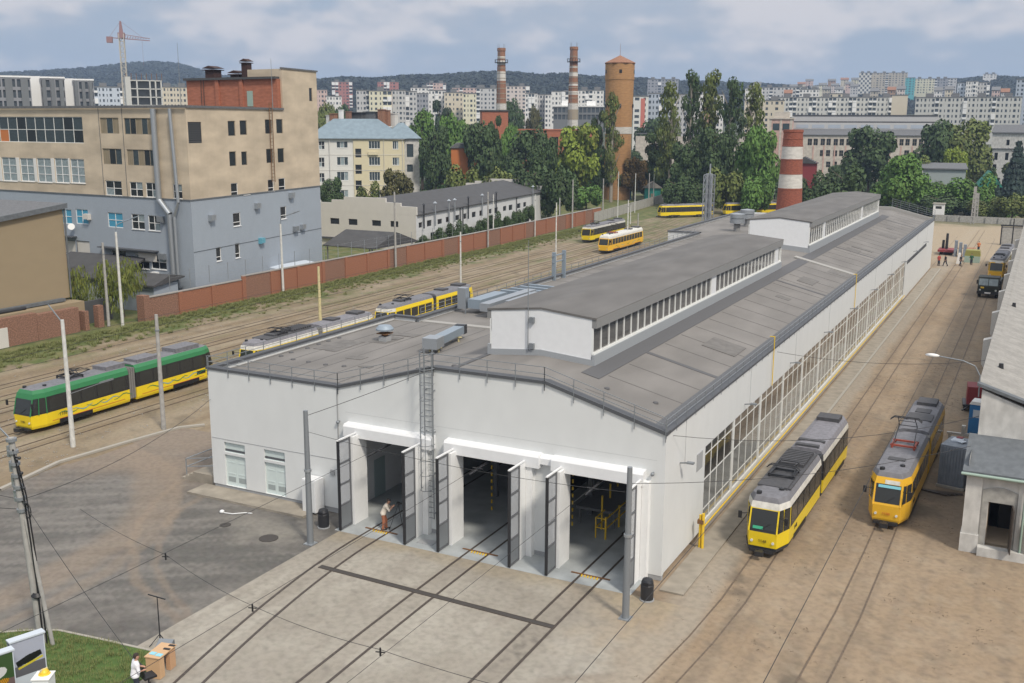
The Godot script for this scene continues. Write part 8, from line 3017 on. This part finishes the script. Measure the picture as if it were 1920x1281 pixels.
func make_city() -> void:
	for q in BLOCKS:
		var x: float = q[0]
		var z: float = q[1]
		var g = land(x, z) - 1.0
		var top: float = q[5]
		var fl: int = q[6]
		var bays: int = q[7]
		var w: float = q[3]
		var dep: float = q[4]
		var lab: String = q[10]
		var grp = ""
		if lab.begins_with("GROUP:"):
			lab = lab.substr(6)
			grp = "small houses on the far slope"
		var t = thing("apartment_block" if q[11] == "apartment block" else "far_" + String(q[11]), lab, q[11], Vector3(x, g, z), q[2], grp)
		var H = top - g
		var fh = minf(3.0, H / fl) if q[9] != "checker" else H / fl
		var y0 = H - fh * fl
		var holes = []
		var style: String = q[9]
		var bw = w / bays
		var mats = MB.new()
		var glass = MB.new()
		var white = MB.new()
		for j in fl:
			for i in bays:
				if style == "blank":
					continue
				var xx = -w / 2 + bw * i
				var yy = y0 + fh * j
				if style == "checker":
					if (i + j) % 2 == 0:
						holes.append([xx + 0.1, yy + 0.1, xx + bw - 0.1, yy + fh - 0.1])
				elif style == "dark":
					holes.append([xx + bw * 0.12, yy + fh * 0.15, xx + bw * 0.88, yy + fh * 0.85])
				elif style == "balcony" and (i * 7 + bays) % 5 in [1, 3] or style == "grid" and (i * 5 + fl) % 7 == 2:
					holes.append([xx + bw * 0.08, yy + fh * 0.32, xx + bw * 0.92, yy + fh * 0.92])
					if rng.randf() < 0.8:
						white.box(xx + bw * 0.04, yy + 0.05, 0.0, xx + bw * 0.96, yy + fh * (0.38 if rng.randf() < 0.75 else 0.95), 0.9)
				elif rng.randf() > 0.05:
					var wa = [0.26, 0.34, 0.2, 0.38][(i * 3 + bays) % 4]
					holes.append([xx + bw * wa, yy + fh * 0.32, xx + bw * (1.0 - wa), yy + fh * 0.82])
		mats.facade(Vector3.ZERO, Vector3.RIGHT, Vector3.BACK, -w / 2, w / 2, 0, H, holes, 0.35)
		mats.facade(Vector3(0, 0, -dep), Vector3.LEFT, Vector3.FORWARD, -w / 2, w / 2, 0, H, [], 0.2)
		for s in [-1, 1]:
			var hs = []
			if style in ["grid", "balcony", "dark"]:
				for j in fl:
					for i in 3:
						hs.append([dep * (0.15 + 0.28 * i), y0 + fh * j + fh * 0.35, dep * (0.25 + 0.28 * i), y0 + fh * j + fh * 0.8])
			mats.facade(Vector3(s * w / 2, 0, 0), Vector3.FORWARD, Vector3(s, 0, 0), 0, dep, 0, H, hs, 0.3)
			glass.box(s * (w / 2 - 0.34) - 0.02, 0, -dep + 0.3, s * (w / 2 - 0.34) + 0.02, H - 0.3, -0.4)
		part("wall", mats, "blk_" + String(q[8]), t)
		glass.box(-w / 2 + 0.3, 0, -0.38, w / 2 - 0.3, H - 0.2, -0.35)
		var o = part("windows", glass, "far_glass", t)
		o.set_meta("kind", "stuff")
		if white.v.size():
			o = part("balconies", white, "far_white", t)
			o.set_meta("kind", "stuff")
		var mb := MB.new()
		mb.box(-w / 2 - 0.2, H, -dep - 0.2, w / 2 + 0.2, H + 0.5, 0.2)
		if grp:
			mb.prism([Vector2(0.6, 0.5), Vector2(-dep - 0.6, 0.5), Vector2(-dep / 2, 3.5)], Vector3(-w / 2 - 0.4, H, 0), Vector3.BACK, Vector3.UP, Vector3(w + 0.8, 0, 0))
		elif w > 12:
			for k in int(w / 14.0) + 1:
				var cx = -w / 2 + w * (k + 0.5) / (int(w / 14.0) + 1)
				mb.box(cx - 2.0, H + 0.5, -dep * 0.7, cx + 2.0, H + 2.6, -dep * 0.3)
		part("roof", mb, "far_roof" if not grp or int(x) % 5 else "brick_chimney", t) if style != "dark" else part("roof", mb, "far_white", t)
		if style == "dark" and dep == 14.0 and fl == 8:
			mb = MB.new()
			mb.box(-w / 2 - 4.6, 0, -10, -w / 2 - 0.05, H + 0.6, -1.2)
			part("white_side_bay", mb, "far_white", t)
			mb = MB.new()
			for k in 3:
				mb.box(-w / 2 + w * (0.05 + 0.36 * k), 0, 0, -w / 2 + w * (0.22 + 0.36 * k), H, 1.4)
			part("dark_bay", mb, "blk_dgrey", t)
		if q[8] == "redstripe":
			mb = MB.new()
			mb.box(w * 0.0, 0, 0.0, w * 0.28, H - 1.0, 0.06)
			part("red_stripe", mb, "stripe_red", t)


func make_landmarks() -> void:
	# two factory chimneys, water tower, striped chimney
	for q in [[-162.2, -292.9, 47.3, 1.35, 1.9, "tall brick factory chimney with a gallery, left of the two"], [-135.0, -294.9, 47.1, 1.3, 1.85, "tall brick factory chimney with iron bands, right of the two"]]:
		var t = thing("factory_chimney", q[5], "chimney", Vector3(q[0], 0, q[1]), 0.0, "brick factory chimneys")
		var mb := MB.new()
		mb.lathe([Vector2(q[4], 0), Vector2(q[4] * 0.98, 28.0)], Vector3.ZERO, 14)
		part("white_base", mb, "chimney_white", t)
		mb = MB.new()
		mb.lathe([Vector2(q[4] * 0.965, 26.0), Vector2(q[3], q[2] - 1.2), Vector2(q[3] + 0.18, q[2] - 1.0), Vector2(q[3] + 0.15, q[2]), Vector2(q[3] - 0.3, q[2]), Vector2(q[3] - 0.3, q[2] - 2)], Vector3.ZERO, 14)
		part("shaft", mb, "brick_chimney", t)
		for w in [[36.0, 3.2], [41.5, 1.5], [43.6, 0.8]] if q[0] < -150 else [[31.0, 1.2], [34.0, 0.7], [37.2, 1.4], [40.0, 0.6]]:
			mb = MB.new()
			var ra = lerpf(q[4] * 0.965, q[3], (w[0] - 26.0) / (q[2] - 27.2)) + 0.012
			var rb = lerpf(q[4] * 0.965, q[3], (w[0] + w[1] - 26.0) / (q[2] - 27.2)) + 0.012
			mb.lathe([Vector2(ra, w[0]), Vector2(rb, w[0] + w[1])], Vector3.ZERO, 14)
			part("pale_band", mb, "shed_beige", t)
		mb = MB.new()
		mb.lathe([Vector2(q[4], 22.5), Vector2(q[4] + 0.01, 26.0)], Vector3.ZERO, 14)
		for k in 10:
			var y = 28.0 + k * 1.75
			var r = lerpf(q[4], q[3], (y - 26.0) / (q[2] - 26.0)) + 0.02
			mb.lathe([Vector2(r, y), Vector2(r + 0.04, y + 0.05), Vector2(r, y + 0.22)], Vector3.ZERO, 14)
		part("iron_band", mb, "old_frame", t)
		mb = MB.new()
		var gy = q[2] - 5.2
		mb.lathe([Vector2(q[3], gy), Vector2(q[3] + 1.0, gy + 0.1), Vector2(q[3] + 1.0, gy + 0.25), Vector2(q[3], gy + 0.25)], Vector3.ZERO, 14)
		for k in 14:
			var a = TAU * k / 14
			var p = Vector3(cos(a), 0, sin(a)) * (q[3] + 0.95)
			var p2 = Vector3(cos(a + TAU / 14), 0, sin(a + TAU / 14)) * (q[3] + 0.95)
			mb.beam(p + Vector3(0, gy, 0), p + Vector3(0, gy + 1.2, 0), 0.08, 0.08)
			mb.beam(p + Vector3(0, gy + 1.2, 0), p2 + Vector3(0, gy + 1.2, 0), 0.08, 0.08)
		part("gallery", mb, "black_metal", t)
		mb = MB.new()
		for k in 4:
			var a = TAU * k / 4 + 0.5
			var p = Vector3(cos(a), 0, sin(a)) * (q[3] + 0.1)
			mb.beam(p + Vector3(0, q[2] - 1, 0), p + Vector3(0, q[2] + 1.4, 0), 0.07, 0.07)
		for s in [-0.25, 0.25]:
			mb.beam(Vector3(s, 4, q[4] + 0.15), Vector3(s, q[2] - 0.5, q[3] + 0.25), 0.07, 0.07)
		part("lightning_rods", mb, "steel_grey", t)
	var t = thing("water_tower", "round orange brick water tower with a low conical roof", "water tower", Vector3(-94.8, 0, -235.8))
	var mb := MB.new()
	mb.lathe([Vector2(3.75, 0), Vector2(3.75, 18.4)], Vector3.ZERO, 24)
	mb.lathe([Vector2(3.78, 20.3), Vector2(4.0, 33.0), Vector2(4.12, 33.2), Vector2(4.12, 37.6)], Vector3.ZERO, 24)
	part("shaft", mb, "brick_tower", t)
	mb = MB.new()
	mb.lathe([Vector2(3.84, 18.4), Vector2(3.84, 20.3), Vector2(3.7, 20.3)], Vector3.ZERO, 24)
	part("white_band", mb, "chimney_white", t)
	mb = MB.new()
	mb.lathe([Vector2(4.12, 37.4), Vector2(4.55, 37.6), Vector2(4.55, 37.8), Vector2(0.0, 39.9)], Vector3.ZERO, 8)
	mb.cyl(Vector3(0, 39.8, 0), Vector3(0, 43, 0), 0.06, 0.03, 5)
	part("roof", mb, "brick_chimney", t)
	for y in [25.6, 34.9]:
		for k in 5:
			mb = MB.new()
			var a = atan2(CAM.x + 94.8, CAM.z + 235.8) + (k - 2) * 1.25 + 0.05
			mb.obox(Vector3(sin(a), 0, cos(a)) * 3.95 + Vector3(cos(a), 0, -sin(a)) * -0.35 + Vector3(0, y, 0), Vector3(cos(a), 0, -sin(a)) * 0.75, Vector3(0, 0.95, 0), Vector3(sin(a), 0, cos(a)) * 0.2)
			part("window", mb, "black", t)
	t = thing("striped_chimney", "short red and white striped chimney behind the depot", "chimney", Vector3(-30.9, 0, -166.6))
	var y = 0.0
	var heights = [0.0, 8.0, 8.8, 11.6, 14.4, 17.0, 20.0]
	for k in 6:
		mb = MB.new()
		var r0 = 2.75 - heights[k] * 0.045
		var r1 = 2.75 - heights[k + 1] * 0.045
		mb.lathe([Vector2(r0, heights[k]), Vector2(r1, heights[k + 1])], Vector3.ZERO, 20)
		part("band", mb, ["chimney_red", "chimney_red", "chimney_white", "chimney_red", "chimney_white", "chimney_red"][k], t)
	mb = MB.new()
	for h in [8.6, 11.6, 14.4, 17.0, 18.4]:
		var r = 2.75 - h * 0.045
		mb.lathe([Vector2(r, h - 0.1), Vector2(r + 0.06, h - 0.06), Vector2(r + 0.06, h + 0.06), Vector2(r, h + 0.1)], Vector3.ZERO, 20)
	mb.lathe([Vector2(1.86, 19.6), Vector2(1.98, 19.7), Vector2(1.95, 20.2), Vector2(1.4, 20.2), Vector2(1.4, 18.0)], Vector3.ZERO, 20)
	part("iron_hoop", mb, "chimney_red", t)
	# tower crane and unfinished block
	t = thing("tower_crane", "red and white tower crane at the skyline on the left", "crane", Vector3(-315.4, 12, -262.7), 40.0)
	mb = MB.new()
	for s in [[-0.9, -0.9], [0.9, -0.9], [0.9, 0.9], [-0.9, 0.9]]:
		mb.beam(Vector3(s[0], 0, s[1]), Vector3(s[0], 43, s[1]), 0.3, 0.3)
	for k in 21:
		for q in [[-0.9, -0.9, 0.9, -0.9], [0.9, -0.9, 0.9, 0.9], [0.9, 0.9, -0.9, 0.9], [-0.9, 0.9, -0.9, -0.9]]:
			mb.beam(Vector3(q[0], k * 2, q[1]), Vector3(q[2], k * 2 + 2, q[3]), 0.16, 0.16)
			mb.beam(Vector3(q[0], k * 2, q[1]), Vector3(q[2], k * 2, q[3]), 0.16, 0.16)
	part("mast", mb, "crane_mast", t)
	mb = MB.new()
	for zz in [-0.6, 0.6]:
		mb.beam(Vector3(-5.0, 41.5, zz), Vector3(10.5, 40.6, zz), 0.25, 0.25)
	mb.beam(Vector3(0.0, 42.9, 0), Vector3(10.5, 41.4, 0), 0.2, 0.2)
	for k in 12:
		mb.beam(Vector3(-1 + k, 41.3, 0.6), Vector3(-0.5 + k, 42.6 - k * 0.09, 0), 0.12, 0.12)
		mb.beam(Vector3(-1 + k, 41.3, -0.6), Vector3(-0.5 + k, 42.6 - k * 0.09, 0), 0.12, 0.12)
	mb.box(-5.6, 39.5, -0.9, -3.4, 41.8, 0.9)
	mb.box(-1.3, 41.4, -1.0, 1.3, 43.4, 1.0)
	part("jib", mb, "crane_red", t)
	mb = MB.new()
	mb.prism([Vector2(-0.8, 43), Vector2(0.8, 43), Vector2(0.2, 47.8), Vector2(-0.4, 47.8)], Vector3(0, 0, -0.4), Vector3.RIGHT, Vector3.UP, Vector3(0, 0, 0.8))
	mb.beam(Vector3(0.2, 47.5, 0), Vector3(7.5, 42.0, 0), 0.08, 0.08)
	mb.beam(Vector3(-0.2, 47.5, 0), Vector3(-4.5, 41.7, 0), 0.08, 0.08)
	mb.beam(Vector3(7.6, 41, 0), Vector3(7.6, 31, 0), 0.06, 0.06)
	part("tower_head", mb, "crane_red", t)
	t = thing("unfinished_block", "unfinished concrete frame block right of the tower crane", "building shell", Vector3(-288.8, 0, -247.0), 50.0)
	mb = MB.new()
	for k in 13:
		mb.box(-5.2, k * 3.0, -9, 6.4, k * 3.0 + 0.35, 0)
	for x in [-5.0, -2.4, 2.2, 4.2, 6.2]:
		mb.box(x - 0.25, 0, -0.4, x + 0.25, 36.4, 0.0)
	mb.box(-6.5, 0, -9, -4.6, 37.5, 0.3)
	part("frame", mb, "blk_panel", t)
	mb = MB.new()
	mb.box(-4.6, 0, -8.8, 6.2, 36, -3.0)
	part("dark_core", mb, "blk_dgrey", t)
	mb = MB.new()
	for k in 8:
		mb.beam(Vector3(-6 + k * 1.8, 36.3, -0.5), Vector3(-6 + k * 1.8, 38.8, -0.5), 0.2, 0.2)
	part("starter_bars", mb, "rust_bar", t)
	# red brick boiler house and wings by the chimneys
	t = thing("boiler_house", "red brick boiler house with long low wing below the chimneys", "building", Vector3(-139.5, 0, -246.5), 33.0)
	mb = MB.new()
	mb.box(-4.5, 0, -9, 3.6, 24.8, 0)
	part("tower_block", mb, "brick_orange", t)
	mb = MB.new()
	mb.box(-4.8, 24.8, -9.3, 3.9, 25.2, 0.3)
	part("roof", mb, "dark_roof", t)
	mb = MB.new()
	mb.box(3.6, 0, -14, 34, 19.0, -4)
	part("wing", mb, "brick_orange", t)
	mb = MB.new()
	mb.box(3.6, 19.0, -14.3, 34.3, 19.4, -3.8)
	part("wing_roof", mb, "brick_orange", t)
	for k in 7:
		mb = MB.new()
		mb.box(6 + k * 4, 14.0, -4.0, 8 + k * 4, 17.0, -3.95)
		part("window", mb, "glass_dark", t)
	t = thing("brick_house", "small orange brick house half hidden in the dark trees", "house", Vector3(-129.5, 0, -208.5), 30.0)
	mb = MB.new()
	mb.facade(Vector3(-3.6, 0, 0), Vector3.RIGHT, Vector3.BACK, 0, 7.2, 0, 14.4, [[4.6, 9.8, 6.2, 12.6]], 0.3)
	mb.box(-3.6, 0, -6, 3.6, 14.4, -0.35)
	part("wall", mb, "board_orange", t)
	mb = MB.new()
	mb.box(1.0, 9.8, -0.34, 2.6, 12.6, -0.3)
	part("window", mb, "glass_dark", t)
	mb = MB.new()
	mb.prism([Vector2(-4.0, 14.4), Vector2(4.0, 14.4), Vector2(3.0, 15.4), Vector2(-2.0, 15.8)], Vector3(0, 0, -6.3), Vector3.RIGHT, Vector3.UP, Vector3(0, 0, 6.7))
	part("roof", mb, "slate", t)
	# pale factory with gate tower, mansion
	var A = Vector3(-73.54, 0, -367.09)
	var d = (Vector3(-24.44, 0, -374.59) - A).normalized()
	var n = Vector3(-d.z, 0, d.x)
	n = n if n.z > 0 else -n
	t = thing("pale_factory", "long pale two storey factory with big windows and a pink gate tower", "factory", A)
	mb = MB.new()
	mb.facade(Vector3.ZERO, d, n, -2.0, 50, 0, 17.2, rect_holes(WINP), 0.4)
	mb.facade(Vector3.ZERO, d, n, -62.0, -10.0, 0, 16.4, [], 0.3)
	mb.facade(d * 50, -n, d, 0, 12, 0, 17.2, [], 0.3)
	part("wall", mb, "pale_wall", t)
	for r in WINP:
		window(t, Vector3.ZERO, d, n, r, "tall2", 0.3)
	mb = MB.new()
	for k in 13:
		mb.obox(d * (k * 3.95 - 0.9) + Vector3(0, 0, 0), d * 0.5, Vector3(0, 13.5, 0), n * 0.12)
	part("pink_pilaster", mb, "pink_wall", t)
	mb = MB.new()
	mb.obox(d * -62 + n * 0.3 + Vector3(0, 17.2, 0), d * 112.3, Vector3(0, 0.3, 0), -n * 5)
	mb.quad(d * -2 + n * 0.5 + Vector3(0, 17.3, 0), d * 50.4 + n * 0.5 + Vector3(0, 17.3, 0), d * 50.4 - n * 7 + Vector3(0, 19.6, 0), d * -2 - n * 7 + Vector3(0, 19.6, 0))
	part("roof", mb, "slate", t)
	mb = MB.new()
	mb.facade(d * -2 - n * 7, d, n, 0, 54, 19.0, 22.0, [], 0.3)
	mb.facade(d * -2 - n * 16, d, n, 0, 54, 19.0, 24.6, [], 0.3)
	part("rear_wall", mb, "blk_lgrey", t)
	for k in 9:
		mb = MB.new()
		mb.obox(d * (k * 6.0) - n * 6.98 + Vector3(0, 19.9, 0), d * 4.6, Vector3(0, 1.3, 0), n * 0.05)
		part("rear_window", mb, "blk_bluegrey", t)
	mb = MB.new()
	mb.obox(d * -2.2 - n * 7.0 + Vector3(0, 22.0, 0), d * 54, Vector3(0, 0.5, 0), -n * 5)
	mb.obox(d * -2.2 - n * 15.8 + Vector3(0, 24.6, 0), d * 54, Vector3(0, 0.4, 0), -n * 8)
	part("rear_roof", mb, "dark_roof", t)
	mb = MB.new()
	mb.obox(d * -9.6 + n * 0.8, d * 8.6, Vector3(0, 23.2, 0), -n * 8)
	part("gate_tower", mb, "pink_wall", t)
	mb = MB.new()
	for q in [[-9.7, 0.9], [-5.6, 0.7], [-1.9, 0.9]]:
		mb.obox(d * q[0] + n * 0.9, d * q[1], Vector3(0, 23.2, 0), -n * 0.3)
	mb.obox(d * -10.1 + n * 1.2 + Vector3(0, 23.2, 0), d * 9.6, Vector3(0, 0.5, 0), -n * 9)
	mb.obox(d * -8.0 + n * 0.2 + Vector3(0, 23.7, 0), d * 5.6, Vector3(0, 2.2, 0), -n * 6)
	part("tower_trim", mb, "pale_wall", t)
	for q in [-8.3, -4.6]:
		mb = MB.new()
		mb.obox(d * q + n * 0.82 + Vector3(0, 19.0, 0), d * 2.5, Vector3(0, 2.6, 0), n * 0.04)
		part("tower_window", mb, "glass_old", t)
	t = thing("pale_mansion", "pale grey mansion with arched windows at the right edge", "mansion", Vector3(-3.6, 0, -356.0), -3.0)
	mb = MB.new()
	var hs = []
	for k in 4:
		hs.append([1.2 + k * 3.4, 9.5, 2.3 + k * 3.4, 12.0])
		hs.append([1.0 + k * 3.4, 6.0 - 1.0, 2.2 + k * 3.4, 8.0])
	hs.append([4.6, 14.5, 5.6, 16.4])
	mb.facade(Vector3.ZERO, Vector3.RIGHT, Vector3.BACK, 0, 24, 0, 18.5, hs, 0.4)
	mb.facade(Vector3.ZERO, Vector3.FORWARD, Vector3.LEFT, 0, 14, 0, 18.5, [], 0.4)
	part("wall", mb, "dirty_white", t)
	mb = MB.new()
	mb.box(0.5, 0, -0.45, 23.5, 18, -0.4)
	part("window_glass", mb, "glass_dark", t)
	mb = MB.new()
	mb.box(-0.3, 13.2, 0.0, 24, 13.5, 0.4)
	mb.box(-0.3, 18.5, -14, 24.3, 18.9, 0.5)
	mb.prism([Vector2(0.5, 18.9), Vector2(-14, 18.9), Vector2(-7, 21.5)], Vector3(-0.3, 0, 0), Vector3.BACK, Vector3.UP, Vector3(24.6, 0, 0))
	part("roof", mb, "slate", t)
	# small roofs in the greenery
	for q in [["red hut beside the striped chimney's right side", -45.5, -250.5, 6.5, 11.0, "dark_red", "dark_roof", 5.0, 1.5], ["hut with a bright green roof among the conifers at right", 2.0, -241.0, 5.0, 6.5, "shed_beige", "green_roof", 7.0, 3.6], ["long dark flat roofed shed in the orchard at right", -10.5, -246.5, 13.0, 10.0, "shade_grey", "slate", 7.0, 1.2], ["garden shed with bright blue wall and pale roof by the far fence", -93.5, -237.5, 4.6, 4.2, "shed_blue", "galv_blue", 4.5, 1.6], ["garden shed with teal wall by the far fence", -83.3, -233.8, 4.4, 3.9, "shed_teal", "asbestos", 4.5, 1.5], ["garden shed with pink wall by the far fence", -78.5, -236.0, 2.9, 3.7, "shed_pink", "chimney_red", 3.5, 1.0], ["garden shed with white roof left of the blue one", -98.5, -236.0, 3.6, 4.6, "shed_beige", "far_white", 5.0, 1.6], ["low grey shed behind the far yellow tram", -66.0, -218.0, 7.5, 4.6, "shade_grey", "asbestos", 4.0, 1.0]]:
		t = thing("garden_shed", q[0], "shed", Vector3(q[1], 0, q[2]), 22.0 if q[1] < -60 else 8.0)
		mb = MB.new()
		mb.box(-q[3] / 2, 0, -q[7], q[3] / 2, q[4], 0)
		part("wall", mb, q[5], t)
		mb = MB.new()
		if q[8] < 1.3:
			mb.obox(Vector3(-q[3] / 2 - 0.4, q[4] + 0.002, 0.5), Vector3(q[3] + 0.8, 0, 0), Vector3(0, 0.3, 0), Vector3(0, q[8], -q[7] - 1))
		else:
			mb.prism([Vector2(-q[3] / 2 - 0.5, q[4] - 0.3), Vector2(q[3] / 2 + 0.5, q[4] - 0.3), Vector2(0, q[4] + q[8])], Vector3(0, 0, -q[7] - 0.3), Vector3.RIGHT, Vector3.UP, Vector3(0, 0, q[7] + 0.8))
		part("roof", mb, q[6], t)
		mb = MB.new()
		mb.box(-0.5, 0.1, 0, 0.5, 2.1, 0.06)
		part("door", mb, "old_frame", t)


func make_poles() -> void:
	for q in POLES:
		var t = thing({"lamp": "lamp_pole", "lampblue": "lamp_pole", "lattice": "lattice_pole"}.get(q[3], "catenary_pole"), q[4], "pole", Vector3(q[0], 0, q[1]))
		var h: float = q[2]
		var mb := MB.new()
		var m = {"concrete": "concrete_pole", "white": "white_pole", "steel": "steel_grey", "yellow": "yellow_pole", "lamp": "white_pole", "lampblue": "white_pole", "lattice": "concrete_pole", "dark": "black_metal"}[q[3]]
		var r0 = 0.17 if q[3] in ["concrete", "steel", "lamp", "yellow", "lattice", "lampblue"] else 0.12
		if q[3] == "lattice":
			for s in [-0.14, 0.14]:
				mb.beam(Vector3(s * 2, 0, 0), Vector3(s, h, 0), 0.12, 0.3)
			for k in 7:
				mb.beam(Vector3(-0.22, 0.5 + k * h / 8, 0), Vector3(0.22, 0.5 + k * h / 8, 0), 0.25, 0.2)
		else:
			mb.cyl(Vector3.ZERO, Vector3(0, h, 0), r0, r0 * 0.68, 10)
		part("shaft", mb, m, t)
		if q[3] == "steel":
			mb = MB.new()
			mb.box(-0.26, 0.0, -0.26, 0.26, 0.05, 0.26)
			part("base_plate", mb, "galv", t)
			mb = MB.new()
			mb.cyl(Vector3(0, h * 0.55, 0), Vector3(0, h * 0.55 + 0.12, 0), r0 * 1.1, r0 * 1.1, 10)
			part("collar", mb, "galv", t)
		if q[3] in ["lamp", "lampblue"]:
			mb = MB.new()
			if q[0] > -50:
				mb.beam(Vector3(0, h * 0.42, 0), Vector3(2.6, h * 0.42 + 1.0, -0.6), 0.05, 0.05)
				mb.obox(Vector3(2.4, h * 0.42 + 0.9, -0.65), Vector3(0.9, 0.3, -0.2), Vector3(0, 0.12, 0), Vector3(0.05, 0, 0.25))
				mb.beam(Vector3(0, h - 0.2, 0), Vector3(-1.2, h + 0.9, 0), 0.06, 0.06)
			else:
				mb.tube([Vector3(0, h - 0.2, 0), Vector3(0.1, h + 0.7, 0), Vector3(0.9, h + 1.1, -0.3), Vector3(2.1, h + 1.5, -0.7)], 0.05, 6)
				mb.obox(Vector3(1.7, h + 1.36, -0.62), Vector3(0.8, 0.25, -0.2), Vector3(0, 0.1, 0), Vector3(0.05, 0, 0.2))
			part("lamp_arm", mb, "galv_blue" if q[3] == "lampblue" else "steel_grey", t)
		elif q[3] in ["concrete", "white"] and h > 7.5:
			mb = MB.new()
			mb.cyl(Vector3(0, h * 0.86, 0), Vector3(0, h * 0.86 + 0.1, 0), r0 * 0.95, r0 * 0.95, 8)
			part("collar", mb, "steel_grey", t)


func wire(a: Vector3, b: Vector3, sag: float, label: String, r := 0.014) -> void:
	var mb := MB.new()
	var pts = []
	for k in 15:
		var t = k / 14.0
		pts.append(a.lerp(b, t) - Vector3(0, sag * 4.0 * t * (1.0 - t), 0))
	mb.tube(pts, r, 4)
	solo("overhead_wire", mb, "wire", label, "wire")


func make_wires() -> void:
	var top = Vector3(-20.9, 6.3, 17.7)
	wire(top, Vector3(-27.6, 5.4, -0.1), 0.6, "cable from the leaning utility pole to the wing's corner", 0.014)
	wire(top, Vector3(-13.8, 0.9, 18.5), 0.2, "cable slanting from the leaning utility pole down behind the desk", 0.014)
	wire(top, Vector3(-44, 5.5, 14), 0.5, "cable leaving the leaning utility pole to the left, upper")
	wire(top - Vector3(0, 0.4, 0), Vector3(-44, 4.6, 18), 0.5, "cable leaving the leaning utility pole to the left, lower")
	for q in [[-15.2, "left"], [-9.2, "middle"], [-3.1, "right"]]:
		wire(Vector3(q[0], 4.45, 30), Vector3(q[0], 4.6, -6), 0.05, "contact wire running into the " + q[1] + " gateway", 0.011)
	wire(Vector3(-17.39, 6.0, 4.11), Vector3(-0.14, 5.8, 4.29), 0.35, "span wire between the two grey steel poles before the gates", 0.011)
	wire(Vector3(-17.39, 6.8, 4.11), Vector3(-12.5, 8.9, 0.3), 0.05, "guy wire from the left steel pole to the gable")
	wire(Vector3(-0.14, 6.2, 4.29), Vector3(12.3, 5.6, -10.3), 0.5, "span wire from the right steel pole to the old workshop", 0.013)
	wire(Vector3(0.0, 6.9, -1.0), Vector3(12.4, 6.2, -14), 0.7, "span wire from the depot's corner over the two front trams", 0.013)
	wire(Vector3(0.0, 6.8, -22), Vector3(12.4, 6.8, -26), 0.5, "span wire across the yard behind the yellow tram", 0.013)
	wire(Vector3(3.55, 5.2, 30), Vector3(3.62, 5.2, -120), 0.0, "contact wire above the track beside the depot", 0.014)
	wire(Vector3(8.4, 5.2, 30), Vector3(8.65, 5.2, -120), 0.0, "contact wire above the orange tram's track", 0.014)
	var span = [Vector3(-21.5, 4.7, 14.5), Vector3(-14.83, 4.6, 16.18), Vector3(-8.9, 4.6, 18.0), Vector3(-3.2, 4.6, 18.5), Vector3(4.0, 4.7, 18.6), Vector3(14.0, 5.2, 18.7)]
	for k in 5:
		wire(span[k], span[k + 1], 0.14, "black span cable with clamps over the apron, " + ["leftmost length", "length between the left and middle tracks", "length between the middle and right tracks", "length right of the right track", "last length over the right yard"][k], 0.011)
	for k in range(1, 4):
		var cl := MB.new()
		cl.cyl(span[k] - Vector3(0, 0.22, 0), span[k] + Vector3(0, 0.06, 0), 0.035, 0.03, 7)
		cl.beam(span[k] - Vector3(0.18, 0.12, 0), span[k] + Vector3(0.18, -0.06, 0), 0.03, 0.03)
		solo("wire_clamp", cl, "black", "black clamp on the span cable over the apron's " + ["left", "middle", "right"][k - 1] + " track", "clamp")
	for x in [-44.0, -47.0, -50.0]:
		wire(Vector3(x, 5.4, 20), Vector3(x, 5.4, -160), 0.0, ["contact wire over the white roofed trams", "contact wire over the green and yellow tram", "contact wire over the empty track left of it"][int((-44.0 - x) / 3.0)], 0.013)


# ------------------------------------------------------------------ the scene
func _ready() -> void:
	rng.seed = 17
	var cam := Camera3D.new()
	cam.name = "camera"
	add_child(cam)
	cam.fov = 36.6
	cam.near = 0.5
	cam.far = 9000
	var yaw = deg_to_rad(27.0424)
	var pitch = deg_to_rad(11.9205)
	var fw = Vector3(-sin(yaw) * cos(pitch), -sin(pitch), -cos(yaw) * cos(pitch))
	var rt = Vector3(cos(yaw), 0, -sin(yaw))
	var up = rt.cross(fw)
	var roll = deg_to_rad(0.2582)
	cam.transform = Transform3D(Basis(rt * cos(roll) + up * sin(roll), up * cos(roll) - rt * sin(roll), -fw), CAM)
	cam.current = true
	var we := WorldEnvironment.new()
	we.name = "world_environment"
	var env := Environment.new()
	env.background_mode = Environment.BG_SKY
	env.sky = make_sky()
	env.background_energy_multiplier = 1.0
	env.tonemap_mode = Environment.TONE_MAPPER_LINEAR
	env.tonemap_exposure = 1.36
	env.sdfgi_enabled = true
	env.ssao_enabled = true
	env.ssil_enabled = true
	env.fog_enabled = true
	env.fog_density = 0.0002
	env.fog_light_color = Color(0.7, 0.79, 0.92)
	we.environment = env
	add_child(we)
	var sun := DirectionalLight3D.new()
	sun.name = "sun"
	add_child(sun)
	sun.light_energy = 0.72
	sun.light_color = Color(1.0, 0.96, 0.9)
	sun.light_angular_distance = 8.0
	sun.shadow_enabled = true
	sun.look_at_from_position(Vector3(0.62, 0.85, 0.42), Vector3.ZERO)
	make_materials()
	make_ground()
	make_depot()
	make_factory()
	make_city()
	make_landmarks()
	make_trees()
	make_trams()
	make_roof_fittings()
	make_yard_things()
	make_poles()
	make_people()
	make_wires()
